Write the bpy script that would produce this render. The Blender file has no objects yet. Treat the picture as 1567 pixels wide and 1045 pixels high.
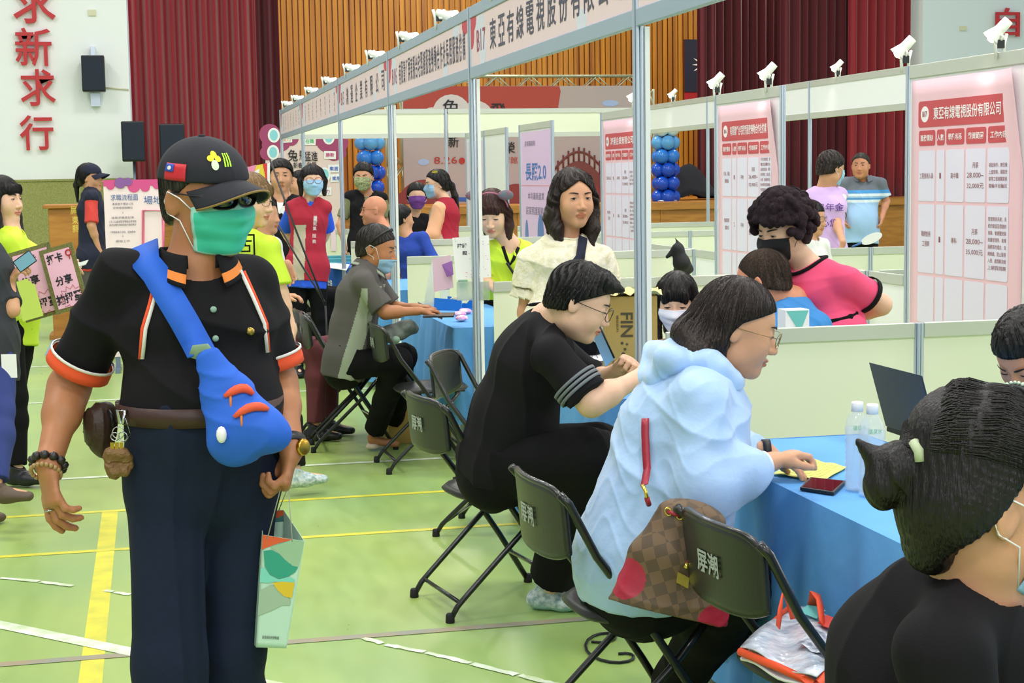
import bpy, math, random
import numpy as np
from mathutils import Vector, Matrix
SC = bpy.context.scene
COL = SC.collection
R = math.radians
# ---------------------------------------------------------------- camera
F_PX, PITCH, ROLL, YAW = 2456.5, .103, -.016, .22
CAM = np.array([-1.748, -5.648, 1.586])
_F = np.array([math.sin(YAW)*math.cos(PITCH), math.cos(YAW)*math.cos(PITCH), -math.sin(PITCH)])
_R = np.array([math.cos(YAW), -math.sin(YAW), 0.0]); _U = np.cross(_R, _F)
_R2 = _R*math.cos(ROLL)+_U*math.sin(ROLL); _U2 = -_R*math.sin(ROLL)+_U*math.cos(ROLL)
cd = bpy.data.cameras.new('camera'); cam = bpy.data.objects.new('camera', cd); COL.objects.link(cam)
cd.sensor_width = 36; cd.lens = 36*F_PX/1567; cd.clip_start = .05; cd.clip_end = 200
M = Matrix(((_R2[0], _U2[0], -_F[0], CAM[0]), (_R2[1], _U2[1], -_F[1], CAM[1]), (_R2[2], _U2[2], -_F[2], CAM[2]), (0, 0, 0, 1)))
cam.matrix_world = M; SC.camera = cam
def at(px, py, d=None, X=None, Y=None, Z=None):
    "a point of the place seen in direction (px, py): at a distance d, or on the plane X=, Y= or Z="
    v = _F+_R2*(px-783.5)/F_PX-_U2*(py-522.5)/F_PX
    if d is not None: t = d
    elif X is not None: t = (X-CAM[0])/v[0]
    elif Y is not None: t = (Y-CAM[1])/v[1]
    else: t = (Z-CAM[2])/v[2]
    return Vector(CAM+v*t)
# ---------------------------------------------------------------- light
SC.view_settings.view_transform = 'Standard'; SC.view_settings.look = 'None'
SC.view_settings.gamma = 1; SC.view_settings.use_curve_mapping = False
SC.view_settings.exposure = 0.32
w = bpy.data.worlds.new('hall_daylight'); SC.world = w; w.use_nodes = True
w.node_tree.nodes['Background'].inputs[0].default_value = (.93, .97, 1, 1)
w.node_tree.nodes['Background'].inputs[1].default_value = .42
def area(name, loc, size, energy, color=(1, 1, 1), rot=(0, 0, 0), size_y=None):
    l = bpy.data.lights.new(name, 'AREA'); l.energy = energy; l.color = color; l.size = size
    if size_y: l.shape = 'RECTANGLE'; l.size_y = size_y
    o = bpy.data.objects.new(name, l); o.location = loc; o.rotation_euler = rot; COL.objects.link(o); return o
for ix, x in enumerate((-6, 0, 6)):
    for iy, y in enumerate((-8, -1, 6, 13)):
        area('ceiling_lamp', (x, y, 8.6), 1.6, 190, (1, .98, .94))
for x in (-2, 4, 10):
    area('stage_lamp', (x, 22.5, 7.5), 1.2, 240, (1, .93, .8))
# unseen cool area lights to the right and behind the camera
area('side_area_light', (15, 2, 5), 12, 420, (.92, .97, 1), (R(90), 0, R(90)), 4)
area('rear_area_light', (-2, -14, 5.5), 12, 330, (.95, .98, 1), (R(75), 0, 0), 4)
# ---------------------------------------------------------------- materials
def lin(c):
    if isinstance(c, str):
        c = tuple(int(c[i:i+2], 16)/255 for i in (0, 2, 4))
    return tuple((x/12.92 if x <= .04045 else ((x+.055)/1.055)**2.4) for x in c)+(1,)
_M = {}
def mat(name, c, rough=.6, metal=0, bump=0, bscale=60, var=0, vscale=4, spec=None, alpha=None, trans=0, emit=0, sheen=0, c2=None, stretch=(1, 1, 1), sss=0, coat=0):
    if name in _M: return _M[name]
    m = bpy.data.materials.new(name); m.use_nodes = True; _M[name] = m
    nt = m.node_tree; b = nt.nodes['Principled BSDF']; c = lin(c)
    b.inputs['Base Color'].default_value = c; b.inputs['Roughness'].default_value = rough; b.inputs['Metallic'].default_value = metal
    if spec is not None: b.inputs['Specular IOR Level'].default_value = spec
    if alpha is not None: b.inputs['Alpha'].default_value = alpha
    if trans: b.inputs['Transmission Weight'].default_value = trans
    if sheen: b.inputs['Sheen Weight'].default_value = sheen
    if coat: b.inputs['Coat Weight'].default_value = coat
    if sss:
        b.inputs['Subsurface Weight'].default_value = sss; b.inputs['Subsurface Radius'].default_value = (.012, .005, .003)
    if emit: b.inputs['Emission Color'].default_value = c; b.inputs['Emission Strength'].default_value = emit
    if bump or var:
        tc = nt.nodes.new('ShaderNodeTexCoord'); mp = nt.nodes.new('ShaderNodeMapping'); mp.inputs['Scale'].default_value = stretch
        nt.links.new(tc.outputs['Object'], mp.inputs[0])
    if var:
        n = nt.nodes.new('ShaderNodeTexNoise'); n.inputs['Scale'].default_value = vscale; n.inputs['Detail'].default_value = 5
        nt.links.new(mp.outputs[0], n.inputs['Vector'])
        cr = nt.nodes.new('ShaderNodeValToRGB'); e = cr.color_ramp.elements
        a = lin(c2) if c2 else tuple(x*(1-var) for x in c[:3])+(1,)
        e[0].position = .35; e[0].color = a; e[1].position = .65; e[1].color = c
        nt.links.new(n.outputs['Fac'], cr.inputs[0]); nt.links.new(cr.outputs[0], b.inputs['Base Color'])
    if bump:
        n = nt.nodes.new('ShaderNodeTexNoise'); n.inputs['Scale'].default_value = bscale; n.inputs['Detail'].default_value = 4
        nt.links.new(mp.outputs[0], n.inputs['Vector'])
        bp = nt.nodes.new('ShaderNodeBump'); bp.inputs['Strength'].default_value = bump; bp.inputs['Distance'].default_value = .01
        nt.links.new(n.outputs['Fac'], bp.inputs['Height']); nt.links.new(bp.outputs[0], b.inputs['Normal'])
    return m
# ---------------------------------------------------------------- objects
def V(*a): return Vector(a)
def tag(o, label=None, cat=None, group=None, kind=None):
    if label: o['label'] = label
    if cat: o['category'] = cat
    if group: o['group'] = group
    if kind: o['kind'] = kind
    return o
def thing(name, label, cat, loc=(0, 0, 0), rz=0, group=None):
    o = bpy.data.objects.new(name, None); o.location = loc; o.rotation_euler[2] = rz; o.empty_display_size = .1
    COL.objects.link(o); o['wo'] = list(loc) if rz == 0 else [0, 0, 0]
    return tag(o, label, cat, group)
def linkmesh(name, me, parent=None, origin=None):
    "vertices given in place coordinates; stored relative to the parent's base point"
    o = bpy.data.objects.new(name, me); COL.objects.link(o)
    if parent is not None:
        w_ = Vector(parent.get('wo', (0, 0, 0))); o.parent = parent; o['wo'] = list(w_)
        if w_.length: me.transform(Matrix.Translation(-w_))
    else:
        if origin is None:
            n = len(me.vertices); a = np.empty(n*3, np.float32); me.vertices.foreach_get('co', a); a = a.reshape(-1, 3)
            lo, hi = a.min(0), a.max(0); origin = ((lo[0]+hi[0])/2, (lo[1]+hi[1])/2, lo[2])
        origin = Vector([float(q) for q in origin]); me.transform(Matrix.Translation(-origin)); o.location = origin; o['wo'] = list(origin)
    return o
class MB:
    def __init__(s): s.v = []; s.f = []; s.mi = []; s.sm = []
    def add(s, vs, fs, m=0, smooth=False):
        o = len(s.v); s.v += [tuple(x) for x in vs]; s.f += [tuple(i+o for i in f) for f in fs]
        s.mi += [m]*len(fs); s.sm += [smooth]*len(fs); return s
    def box(s, a, b, m=0):
        x0, y0, z0 = a; x1, y1, z1 = b
        return s.add([(x0, y0, z0), (x1, y0, z0), (x1, y1, z0), (x0, y1, z0), (x0, y0, z1), (x1, y0, z1), (x1, y1, z1), (x0, y1, z1)],
                     [(0, 3, 2, 1), (4, 5, 6, 7), (0, 1, 5, 4), (1, 2, 6, 5), (2, 3, 7, 6), (3, 0, 4, 7)], m)
    def obox(s, c, ax, ay, az, m=0):
        "box by centre and half-axis vectors"
        c, ax, ay, az = map(Vector, (c, ax, ay, az))
        P = [c+ax*i+ay*j+az*k for k in (-1, 1) for (i, j) in ((-1, -1), (1, -1), (1, 1), (-1, 1))]
        return s.add(P, [(0, 3, 2, 1), (4, 5, 6, 7), (0, 1, 5, 4), (1, 2, 6, 5), (2, 3, 7, 6), (3, 0, 4, 7)], m)
    def sweep(s, pts, rad, n=8, m=0, closed=False, caps=True, flat=None):
        "round tube through points; rad a number or list; flat=(normal, ratio) squashes the section"
        pts = [Vector(p) for p in pts]; k = len(pts)
        rad = rad if isinstance(rad, (list, tuple)) else [rad]*k
        up = None; vs = []
        for i, p in enumerate(pts):
            if closed: t = pts[(i+1) % k]-pts[i-1]
            else: t = pts[min(i+1, k-1)]-pts[max(i-1, 0)]
            if t.length < 1e-9: t = Vector((0, 0, 1))
            t.normalize()
            if flat is not None: a = Vector(flat[0]); a = (a-t*a.dot(t)).normalized(); fr = flat[1]
            else:
                fr = 1
                if up is None:
                    a = t.orthogonal().normalized()
                else:
                    a = up-t*up.dot(t); a = a.normalized() if a.length > 1e-6 else t.orthogonal().normalized()
            up = a; b = t.cross(a)
            for j in range(n):
                th = 2*math.pi*j/n; vs.append(p+(a*math.cos(th)*fr+b*math.sin(th))*rad[i])
        fs = []
        for i in range(k if closed else k-1):
            i2 = (i+1) % k
            for j in range(n):
                j2 = (j+1) % n; fs.append((i*n+j, i*n+j2, i2*n+j2, i2*n+j))
        if caps and not closed:
            fs.append(tuple(reversed(range(n)))); fs.append(tuple(range((k-1)*n, k*n)))
        return s.add(vs, fs, m, True)
    def cyl(s, a, b, r, r2=None, n=16, m=0): return s.sweep([a, b], [r, r if r2 is None else r2], n, m)
    def lathe(s, prof, c=(0, 0, 0), axis=(0, 0, 1), n=20, m=0, caps=True):
        c = Vector(c); t = Vector(axis).normalized(); a = t.orthogonal().normalized(); b = t.cross(a); vs = []; fs = []
        for r_, z in prof:
            for j in range(n):
                th = 2*math.pi*j/n; vs.append(c+t*z+(a*math.cos(th)+b*math.sin(th))*r_)
        for i in range(len(prof)-1):
            for j in range(n):
                j2 = (j+1) % n; fs.append((i*n+j, i*n+j2, (i+1)*n+j2, (i+1)*n+j))
        if caps: fs.append(tuple(reversed(range(n)))); fs.append(tuple(range((len(prof)-1)*n, len(prof)*n)))
        return s.add(vs, fs, m, True)
    def ball(s, c, r, n=12, m=0, sc=(1, 1, 1), ax=None):
        c = Vector(c); vs = []; fs = []; k = max(4, n//2)
        ax = ax or (V(1, 0, 0), V(0, 1, 0), V(0, 0, 1))
        for i in range(k+1):
            ph = math.pi*i/k
            for j in range(n):
                th = 2*math.pi*j/n
                vs.append(c+ax[0]*(r*sc[0]*math.sin(ph)*math.cos(th))+ax[1]*(r*sc[1]*math.sin(ph)*math.sin(th))+ax[2]*(r*sc[2]*math.cos(ph)))
        for i in range(k):
            for j in range(n):
                j2 = (j+1) % n; fs.append((i*n+j, (i+1)*n+j, (i+1)*n+j2, i*n+j2))
        return s.add(vs, fs, m, True)
    def poly(s, pts, n, th, m=0):
        "flat outline extruded by th along -n"
        pts = [Vector(p) for p in pts]; n = Vector(n).normalized(); k = len(pts)
        vs = pts+[p-n*th for p in pts]
        fs = [tuple(range(k)), tuple(reversed(range(k, 2*k)))]+[(i, i+k, (i+1) % k+k, (i+1) % k) for i in range(k)]
        return s.add(vs, fs, m)
    def grid(s, fn, nu, nv, m=0, smooth=True, mfn=None, wrap=False):
        o = len(s.v)
        for i in range(nu+1):
            for j in range(nv+1): s.v.append(tuple(fn(i/nu, j/nv)))
        for i in range(nu):
            for j in range(nv):
                s.f.append((o+i*(nv+1)+j, o+(i+1)*(nv+1)+j, o+(i+1)*(nv+1)+j+1, o+i*(nv+1)+j+1))
                s.mi.append(mfn(i/nu, j/nv) if mfn else m); s.sm.append(smooth)
        return s
    def mesh(s, name, mats):
        me = bpy.data.meshes.new(name); me.from_pydata(s.v, [], s.f)
        for q in (mats if isinstance(mats, (list, tuple)) else [mats]): me.materials.append(q)
        me.polygons.foreach_set('material_index', s.mi); me.polygons.foreach_set('use_smooth', s.sm); me.update()
        return me
    def build(s, name, mats, parent=None, solid=0, bevel=0, origin=None, recalc=True, sub=0):
        me = s.mesh(name, mats)
        if recalc:
            import bmesh
            bm = bmesh.new(); bm.from_mesh(me); bmesh.ops.recalc_face_normals(bm, faces=bm.faces); bm.to_mesh(me); bm.free()
        o = linkmesh(name, me, parent, origin)
        if solid: q = o.modifiers.new('s', 'SOLIDIFY'); q.thickness = solid; q.offset = 0
        if bevel: q = o.modifiers.new('b', 'BEVEL'); q.width = bevel; q.segments = 2; q.limit_method = 'ANGLE'
        if sub: q = o.modifiers.new('u', 'SUBSURF'); q.levels = sub; q.render_levels = sub
        return o
_TC = {}
def text_mesh(body, bold=0.0, ext=0.0):
    key = (body, bold, ext)
    if key in _TC: return _TC[key]
    c = bpy.data.curves.new('t', 'FONT'); c.body = body; c.offset = bold; c.extrude = ext; c.resolution_u = 2
    o = bpy.data.objects.new('t', c); COL.objects.link(o); dg = bpy.context.evaluated_depsgraph_get()
    me = bpy.data.meshes.new_from_object(o.evaluated_get(dg)); bpy.data.objects.remove(o); bpy.data.curves.remove(c)
    n = len(me.vertices); a = np.zeros(n*3, np.float32); me.vertices.foreach_get('co', a); a = a.reshape(-1, 3).copy()
    lo, hi = a.min(0), a.max(0); a -= (lo+hi)/2
    fs = [tuple(p.vertices) for p in me.polygons]; bpy.data.meshes.remove(me)
    _TC[key] = (a, fs, hi-lo); return _TC[key]
def put_text(mb, body, c, right, up, w_=None, h_=None, m=0, bold=0.01, ext=0.0, aspect=None):
    "letters centred at c; fitted to width w_ and/or height h_"
    a, fs, sz = text_mesh(body, bold, ext)
    sx = w_/sz[0] if w_ else None; sy = h_/max(sz[1], 1e-6) if h_ else None
    if sx is None: sx = sy
    if sy is None: sy = sx
    c, right, up = Vector(c), Vector(right).normalized(), Vector(up).normalized(); n = right.cross(up)
    A = np.outer(a[:, 0]*sx, right)+np.outer(a[:, 1]*sy, up)+np.outer(a[:, 2]*min(sx, sy), n)+np.array(c)
    mb.add(A.tolist(), fs, m)
def writing(name, items, mats, parent=None, **k):
    mb = MB()
    for it in items: put_text(mb, **it)
    return mb.build(name, mats, parent, recalc=False, **k)
def copy_tree(o, parent=None):
    c = o.copy(); COL.objects.link(c)
    if parent is not None: c.parent = parent
    for ch in KIDS(o): copy_tree(ch, c)
    return c
def KIDS(o): return [x for x in COL.objects if x.parent == o]
def rrect(c, right, up, w_, h_, r, n=4):
    c, right, up = Vector(c), Vector(right), Vector(up); out = []
    for qx, qy, a0 in ((1, 1, 0), (-1, 1, 90), (-1, -1, 180), (1, -1, 270)):
        for i in range(n+1):
            a = R(a0+90*i/n); out.append(c+right*(qx*(w_/2-r)+r*math.cos(a))+up*(qy*(h_/2-r)+r*math.sin(a)))
    return out
# ================================================================ the hall
white = mat('white_paint', 'F1F5F4', .7, bump=.05, bscale=20)
alu = mat('aluminium', 'C6D2E0', .34, .55, bump=.02, bscale=200)
alu_d = mat('aluminium_groove', '7E8FA4', .4, .7)
pvc = mat('pvc_board', 'E6EBD2', .45, bump=.02, bscale=8)
pvcw = mat('pvc_board_white', 'F3F6F5', .45)
black = mat('black_plastic', '15161A', .45)
blackm = mat('black_metal', '1C1F1D', .33, .2, coat=.3)
def floor_mat():
    m = mat('sports_floor', '8FB35F', .3); nt = m.node_tree; b = nt.nodes['Principled BSDF']
    tc = nt.nodes.new('ShaderNodeTexCoord')
    def noise(sc, st, det=4):
        mp = nt.nodes.new('ShaderNodeMapping'); mp.inputs['Scale'].default_value = st; nt.links.new(tc.outputs['Object'], mp.inputs[0])
        n = nt.nodes.new('ShaderNodeTexNoise'); n.inputs['Scale'].default_value = sc; n.inputs['Detail'].default_value = det
        nt.links.new(mp.outputs[0], n.inputs['Vector']); return n
    n1 = noise(1.3, (1, .5, 1)); n2 = noise(14, (1, .25, 1)); n3 = noise(120, (1, 1, 1), 2)
    r1 = nt.nodes.new('ShaderNodeValToRGB'); r1.color_ramp.elements[0].color = lin('93B46C'); r1.color_ramp.elements[1].color = lin('A9C062')
    r1.color_ramp.elements[0].position = .35; r1.color_ramp.elements[1].position = .7
    nt.links.new(n1.outputs['Fac'], r1.inputs[0])
    mx = nt.nodes.new('ShaderNodeMixRGB'); mx.blend_type = 'MULTIPLY'; mx.inputs[0].default_value = .25
    nt.links.new(r1.outputs[0], mx.inputs[1])
    r2 = nt.nodes.new('ShaderNodeValToRGB'); r2.color_ramp.elements[0].position = .3; r2.color_ramp.elements[0].color = (.75, .8, .7, 1); r2.color_ramp.elements[1].position = .6
    nt.links.new(n2.outputs['Fac'], r2.inputs[0]); nt.links.new(r2.outputs[0], mx.inputs[2]); nt.links.new(mx.outputs[0], b.inputs['Base Color'])
    bp = nt.nodes.new('ShaderNodeBump'); bp.inputs['Strength'].default_value = .08; bp.inputs['Distance'].default_value = .004
    nt.links.new(n3.outputs['Fac'], bp.inputs['Height']); nt.links.new(bp.outputs[0], b.inputs['Normal'])
    mr = nt.nodes.new('ShaderNodeMapRange'); mr.inputs[3].default_value = .22; mr.inputs[4].default_value = .42
    nt.links.new(n2.outputs['Fac'], mr.inputs[0]); nt.links.new(mr.outputs[0], b.inputs['Roughness'])
    return m
tag(MB().box((-14, -16, -.1), (16, 20, 0)).build('floor', floor_mat(), origin=(0, 0, 0)), kind='structure')
def line(pts, wd, m, name='trim_line', lab=None):
    mb = MB()
    for (a, b) in zip(pts[:-1], pts[1:]):
        a = Vector((*a, 0)); b = Vector((*b, 0)); t = (b-a).normalized(); s = V(-t.y, t.x, 0)*wd/2
        mb.add([a-s, b-s, b+s, a+s], [(0, 1, 2, 3)])
    zl = .0006+.0003*int(name.split('_')[1])
    for i, v in enumerate(mb.v): mb.v[i] = (v[0], v[1], zl)
    o = mb.build(name, m, recalc=False); tag(o, kind='structure'); return o
ly = mat('yellow_line', 'E6DC38', .4, var=.25, vscale=9, c2='C9C840'); lw = mat('white_line', 'E9F1E2', .4, var=.2, vscale=12, c2='BFD3A0')
lg = mat('grey_line', '8E9384', .45, var=.4, vscale=6, c2='A09070'); lb = mat('blue_line', '6E9CC0', .4)
line([(-1.99, -9), (-1.99, 2.27)], .075, ly, 'trim_1')
line([(-14, 2.25), (6, 2.25)], .045, ly, 'trim_2'); line([(-14, 1.40), (-1.99, 1.40)], .045, ly, 'trim_3'); line([(-1.99, 1.40), (6, 1.40)], .045, ly, 'trim_3')
line([(-14, 3.2), (6, 3.2)], .05, lw, 'trim_4'); line([(-14, 6.36), (4, 6.36)], .05, lw, 'trim_4'); line([(-14, 8.8), (4, 8.75)], .05, lw, 'trim_4')
line([(-14, -.215), (6, -.215)], .05, lg, 'trim_5')
line([tuple(at(-60, 944, Z=0))[:2], tuple(at(215, 1001, Z=0))[:2]], .07, lw, 'trim_6')
line([tuple(at(380, 1042, Z=0))[:2], tuple(at(560, 1078, Z=0))[:2]], .07, lw, 'trim_6')
mbd = MB(); random.seed(4)
for seg in (((0, 884), (60, 889)), ((62, 890), (112, 896)), ((160, 903), (174, 905)), ((175, 906), (200, 909)), ((556, 976), (585, 984)), ((590, 986), (650, 997)), ((652, 998), (720, 1014)), ((722, 1015), (790, 1032)), ((795, 1033), (860, 1049))):
    a, b = at(*seg[0], Z=.003), at(*seg[1], Z=.003); n = 9
    t = (b-a); s = V(-t.y, t.x, 0).normalized()
    L = [a+t*i/n+s*(.010+random.random()*.008) for i in range(n+1)]; Rr = [a+t*i/n-s*(.010+random.random()*.008) for i in range(n+1)]
    mbd.add(L+Rr, [(i, i+1, n+2+i, n+1+i) for i in range(n)])
tag(mbd.build('trim_7', lw, recalc=False), kind='structure')
line([(-2.7, 9.7), (-2.76, 15)], .09, lb, 'trim_8')
# back wall of the hall either side of the stage opening (stage front at Y = 20)
YB = 20.0
xl = at(199, 150, Y=YB).x; xr = at(1412, 60, Y=YB).x; xr2 = at(1431, 60, Y=YB).x
zw = at(90, 277, Y=YB).z
tag(MB().box((-14, YB, 0), (xl, YB+.3, 9)).build('wall_left', white), kind='structure')
wains = mat('green_wainscot', 'A6A765', .8, bump=.5, bscale=90, var=.3, vscale=70, c2='8C8F50')
tag(MB().box((-14, YB-.03, 0), (xl-.0, YB, zw)).box((-14, YB-.05, zw), (xl, YB, zw+.03)).build('trim_9', wains), kind='structure')
tag(MB().box((xr2, YB, 0), (16, YB+.3, 9)).box((xr, YB+.0, 0), (xr2, YB+.6, 9)).build('wall_right', mat('white_paint_right', 'DCE9EC', .7)), kind='structure')
def wood_slats():
    m = mat('wood_slats', 'B07A22', .45); nt = m.node_tree; b = nt.nodes['Principled BSDF']
    tc = nt.nodes.new('ShaderNodeTexCoord'); mp = nt.nodes.new('ShaderNodeMapping'); mp.inputs['Scale'].default_value = (1, 0, .03)
    nt.links.new(tc.outputs['Object'], mp.inputs[0])
    n = nt.nodes.new('ShaderNodeTexNoise'); n.inputs['Scale'].default_value = 7; n.inputs['Detail'].default_value = 6; nt.links.new(mp.outputs[0], n.inputs['Vector'])
    r = nt.nodes.new('ShaderNodeValToRGB'); r.color_ramp.elements[0].position = .32; r.color_ramp.elements[0].color = lin('8A5214'); r.color_ramp.elements[1].position = .68; r.color_ramp.elements[1].color = lin('BC8420')
    nt.links.new(n.outputs['Fac'], r.inputs[0]); nt.links.new(r.outputs[0], b.inputs['Base Color']); return m
ws = wood_slats(); YW = 26.0
xa, xb = at(300, 100, Y=YW).x, at(1130, 100, Y=YW).x
mb = MB().box((xa, YW+.03, 0), (xb+6, YW+.1, 9))
x = xa
while x < xb: mb.box((x, YW-.02, 1.1), (x+.085, YW+.03, 9)); x += .11
tag(mb.build('wall_stage_back', ws), kind='structure')
tag(MB().box((-6, YW+.1, 9), (16, YB, 9.1)).build('ceiling_stage', white), kind='structure')
zs = 1.10
wood = mat('stage_wood', 'BF8436', .45, bump=.03, var=.3, vscale=3, c2='A86E28', stretch=(1, 1, 6))
mb = MB().box((xl, YB+.02, 0), (xr2+1, YW, zs-.06)); mb.box((xl, YB-.06, zs-.12), (xr2, YW, zs))
x = xl
while x < xr: mb.box((x, YB+.0, 0), (x+.03, YB+.02, zs-.12)); x += 1.22
tag(mb.build('wall_stage_front', wood), kind='structure')
# curtains: pleated cloth
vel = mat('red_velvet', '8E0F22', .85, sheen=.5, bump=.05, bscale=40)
vel_shade = mat('shaded_red_velvet', '5A0A1C', .9, sheen=.3)  # same red velvet, with the shade of the deeper curtains put into its colour
def curtain(x0, x1, y, z0, z1, m, lab, name='stage_curtain', seed=1, pitch=.17):
    rnd = random.Random(seed); L = x1-x0; n = int(L/.018); ph = 0; pts = []
    for i in range(n+1):
        ph += .018/pitch*2*math.pi*(.7+.6*rnd.random()); pts.append((x0+L*i/n, y+.07*math.sin(ph)+.03*math.sin(ph*.37)))
    nv = 10
    def fn(u, v):
        i = min(n, int(round(u*n))); xx, yy = pts[i]; return (xx, y+(yy-y)*(.65+.5*(1-v)), z0+(z1-z0)*v)
    o = MB().grid(fn, n, nv).build(name, m, solid=.008, recalc=False); tag(o, lab, 'curtain'); return o
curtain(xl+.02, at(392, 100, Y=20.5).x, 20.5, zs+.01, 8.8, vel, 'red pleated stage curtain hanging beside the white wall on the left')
curtain(at(385, 100, Y=21.4).x, at(428, 100, Y=21.4).x, 21.4, zs+.01, 8.8, vel_shade, 'shade-darkened red curtain at the left edge of the wooden stage wall', seed=2)
curtain(at(1068, 50, Y=22.5).x, at(1200, 100, Y=22.5).x, 22.5, zs+.01, 8.8, vel_shade, 'shade-darkened red stage curtain right of the flag', seed=3)
curtain(at(1195, 100, Y=20.9).x, at(1330, 50, Y=20.9).x, 20.9, zs+.01, 8.8, vel_shade, 'shade-darkened red stage curtain in the middle of the right side', seed=4)
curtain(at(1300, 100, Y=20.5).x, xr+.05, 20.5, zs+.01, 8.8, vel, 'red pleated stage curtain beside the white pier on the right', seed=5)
# big red characters standing off the wall
redp = mat('red_foam_letters', 'C22A30', .5)
for ch, px, py, h, lab in (('求', 52, 2, 62, 'red wall character 求 at the top of the column, cut by the picture edge'), ('新', 51, 72, 54, 'red wall character 新, second in the column on the left wall'),
                           ('求', 58, 134, 52, 'red wall character 求, third in the column above 行'), ('行', 56, 203, 50, 'red wall character 行, lowest of the column on the left wall'),
                           ('自', 1542, 34, 46, 'red wall character 自 on the white wall at the right')):
    c = at(px, py, Y=YB-.06); s = F_PX/25.6
    o = writing('wall_character', [dict(body=ch, c=c, right=(1, 0, 0), up=(0, 0, 1), w_=h/s*.95, h_=h/s*1.02, bold=.012, ext=.035)], redp); tag(o, lab, 'character')
# wall loudspeaker
c = at(143, 113, Y=YB-.25)
t = thing('wall_speaker', 'black loudspeaker bracketed to the white wall beside the red characters', 'speaker', c)
MB().box(c-V(.17, .13, .27), c+V(.17, .13, .27)).build('cabinet', black, t, bevel=.015)
MB().box(c-V(.15, .145, .25), c+V(.15, -.128, .25)).build('grille', mat('speaker_grille', '1B2638', .7, bump=.6, bscale=300), t)
MB().box(c+V(-.03, .12, .27), c+V(.03, .25, .42)).box(c+V(-.06, .13, -.48), c+V(.08, .25, -.27)).build('bracket', alu, t)
MB().sweep([at(160, 134, Y=YB-.02), at(197, 137, Y=YB-.02)], .012, 6).build('cable', mat('cream_trunking', 'D9D6BC', .6), t)
MB().box(at(135, 21, Y=YB)-V(0, .03, .03), at(147, 15, Y=YB)).build('wall_sensor', mat('cream_plastic', 'D8D8B8', .5)); tag(bpy.data.objects['wall_sensor'], 'small cream box high on the left white wall', 'sensor')
o = MB().box(at(1468, 45, Y=YB)-V(0, .03, .02), at(1478, 40, Y=YB)).build('wall_sensor', _M['cream_plastic']); tag(o, 'small cream box on the white wall left of the red character 自', 'sensor')
for (x0, y0, x1, y1, Y, lab) in ((185, 186, 223, 247, 19.2, 'black loudspeaker on a stand in front of the white wall edge'), (243, 190, 284, 250, 19.25, 'black loudspeaker on a stand behind the man in the cap')):
    a = at(x0, y0, Y=Y); b = at(x1, y1, Y=Y); cx = (a.x+b.x)/2
    t = thing('stand_speaker', lab, 'speaker', (cx, Y, 0))
    MB().box((a.x, Y-.18, b.z), (b.x, Y+.18, a.z)).build('cabinet', black, t, bevel=.02)
    MB().box((a.x+.02, Y-.195, b.z+.03), (b.x-.02, Y-.17, a.z-.03)).build('grille', _M['speaker_grille'], t)
    MB().cyl((cx, Y, .5), (cx, Y, b.z), .02).cyl((cx, Y, 0.45), (cx, Y, 1.0), .027).build('pole', alu_d, t)
    for k in range(3):
        an = R(90+120*k); MB().sweep([(cx, Y, .75), (cx+.5*math.cos(an), Y+.5*math.sin(an), .02)], .012, 8).build('leg', black, t)
# flag on the stage wall
c0 = at(1048, 60, Y=YW-.1); c1 = at(1075, 142, Y=YW-.1); hgt = c0.z-c1.z; wdt = hgt*.95
fx = c0.x; t = thing('hanging_flag', 'red flag with a navy corner and white sun hanging on the wooden stage wall', 'flag', (fx+wdt/2, YW-.1, c1.z))
MB().box((fx, YW-.05, c1.z-.35), (fx+1.6, YW-.022, c0.z)).build('red_field', mat('flag_red', 'A3161F', .7), t)
MB().box((fx, YW-.065, c1.z+.02), (fx+.9, YW-.05, c0.z)).build('navy_corner', mat('flag_navy', '121A33', .7), t)
mb = MB(); cc = V(fx+.42, YW-.07, (c0.z+c1.z)/2+.03)
for k in range(12):
    a = R(30*k); mb.add([cc+V(.1*math.cos(a-.26), 0, .1*math.sin(a-.26)), cc+V(.1*math.cos(a+.26), 0, .1*math.sin(a+.26)), cc+V(.26*math.cos(a), 0, .26*math.sin(a))], [(0, 1, 2)])
mb.poly([cc+V(.1*math.cos(R(i*20)), -.001, .1*math.sin(R(i*20))) for i in range(18)], (0, -1, 0), .004); mb.build('white_sun', mat('white_cloth', 'ECECEC', .7), t)
# covered hump on the stage behind the balloons
c = at(1052, 306, Y=21.9)
mb = MB(); mb.grid(lambda u, v: (c.x+(u-.5)*1.1, 21.9+(v-.5)*.8, zs+.01+max(0, .62*math.cos((u-.5)*3.0)*math.cos((v-.5)*2.9)+.02*math.sin(u*17+v*9))), 20, 14)
tag(mb.build('covered_equipment', mat('dark_cloth', '22252C', .9), solid=.01), 'dark cloth covered hump on the stage beside the right balloon column', 'cover')
# balloon columns
bl = [mat('balloon_white', 'CFE6E6', .25), mat('balloon_sky', '5CA6E4', .22), mat('balloon_mid', '2F7FDA', .22), mat('balloon_blue', '1450C8', .2)]
def balloons(px, ytop, ybot, Y, lab, scheme):
    c = at(px, ybot, Y=Y); z1 = at(px, ytop, Y=Y).z; z0 = zs
    t = thing('balloon_column', lab, 'balloons', (c.x, Y, z0)); r = .125; n = int((z1-z0)/.19)
    MB().cyl((c.x, Y, z0), (c.x, Y, z1), .02).lathe([(.2, 0), (.2, .02), (.02, .03)], (c.x, Y, z0)).build('pole', alu, t)
    proto = None
    me = [MB().ball((0, 0, 0), r, 14).mesh('balloon', b) for b in bl]
    for i in range(n):
        f = i/(n-1); k = scheme(f)
        for q in range(4):
            a = R(90*q+45*(i % 2)); o = bpy.data.objects.new('balloon', me[k]); COL.objects.link(o); o.parent = t
            o.location = (.135*math.cos(a), .135*math.sin(a), (z1-z0)*(f*.94+.03)+.04)
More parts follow.
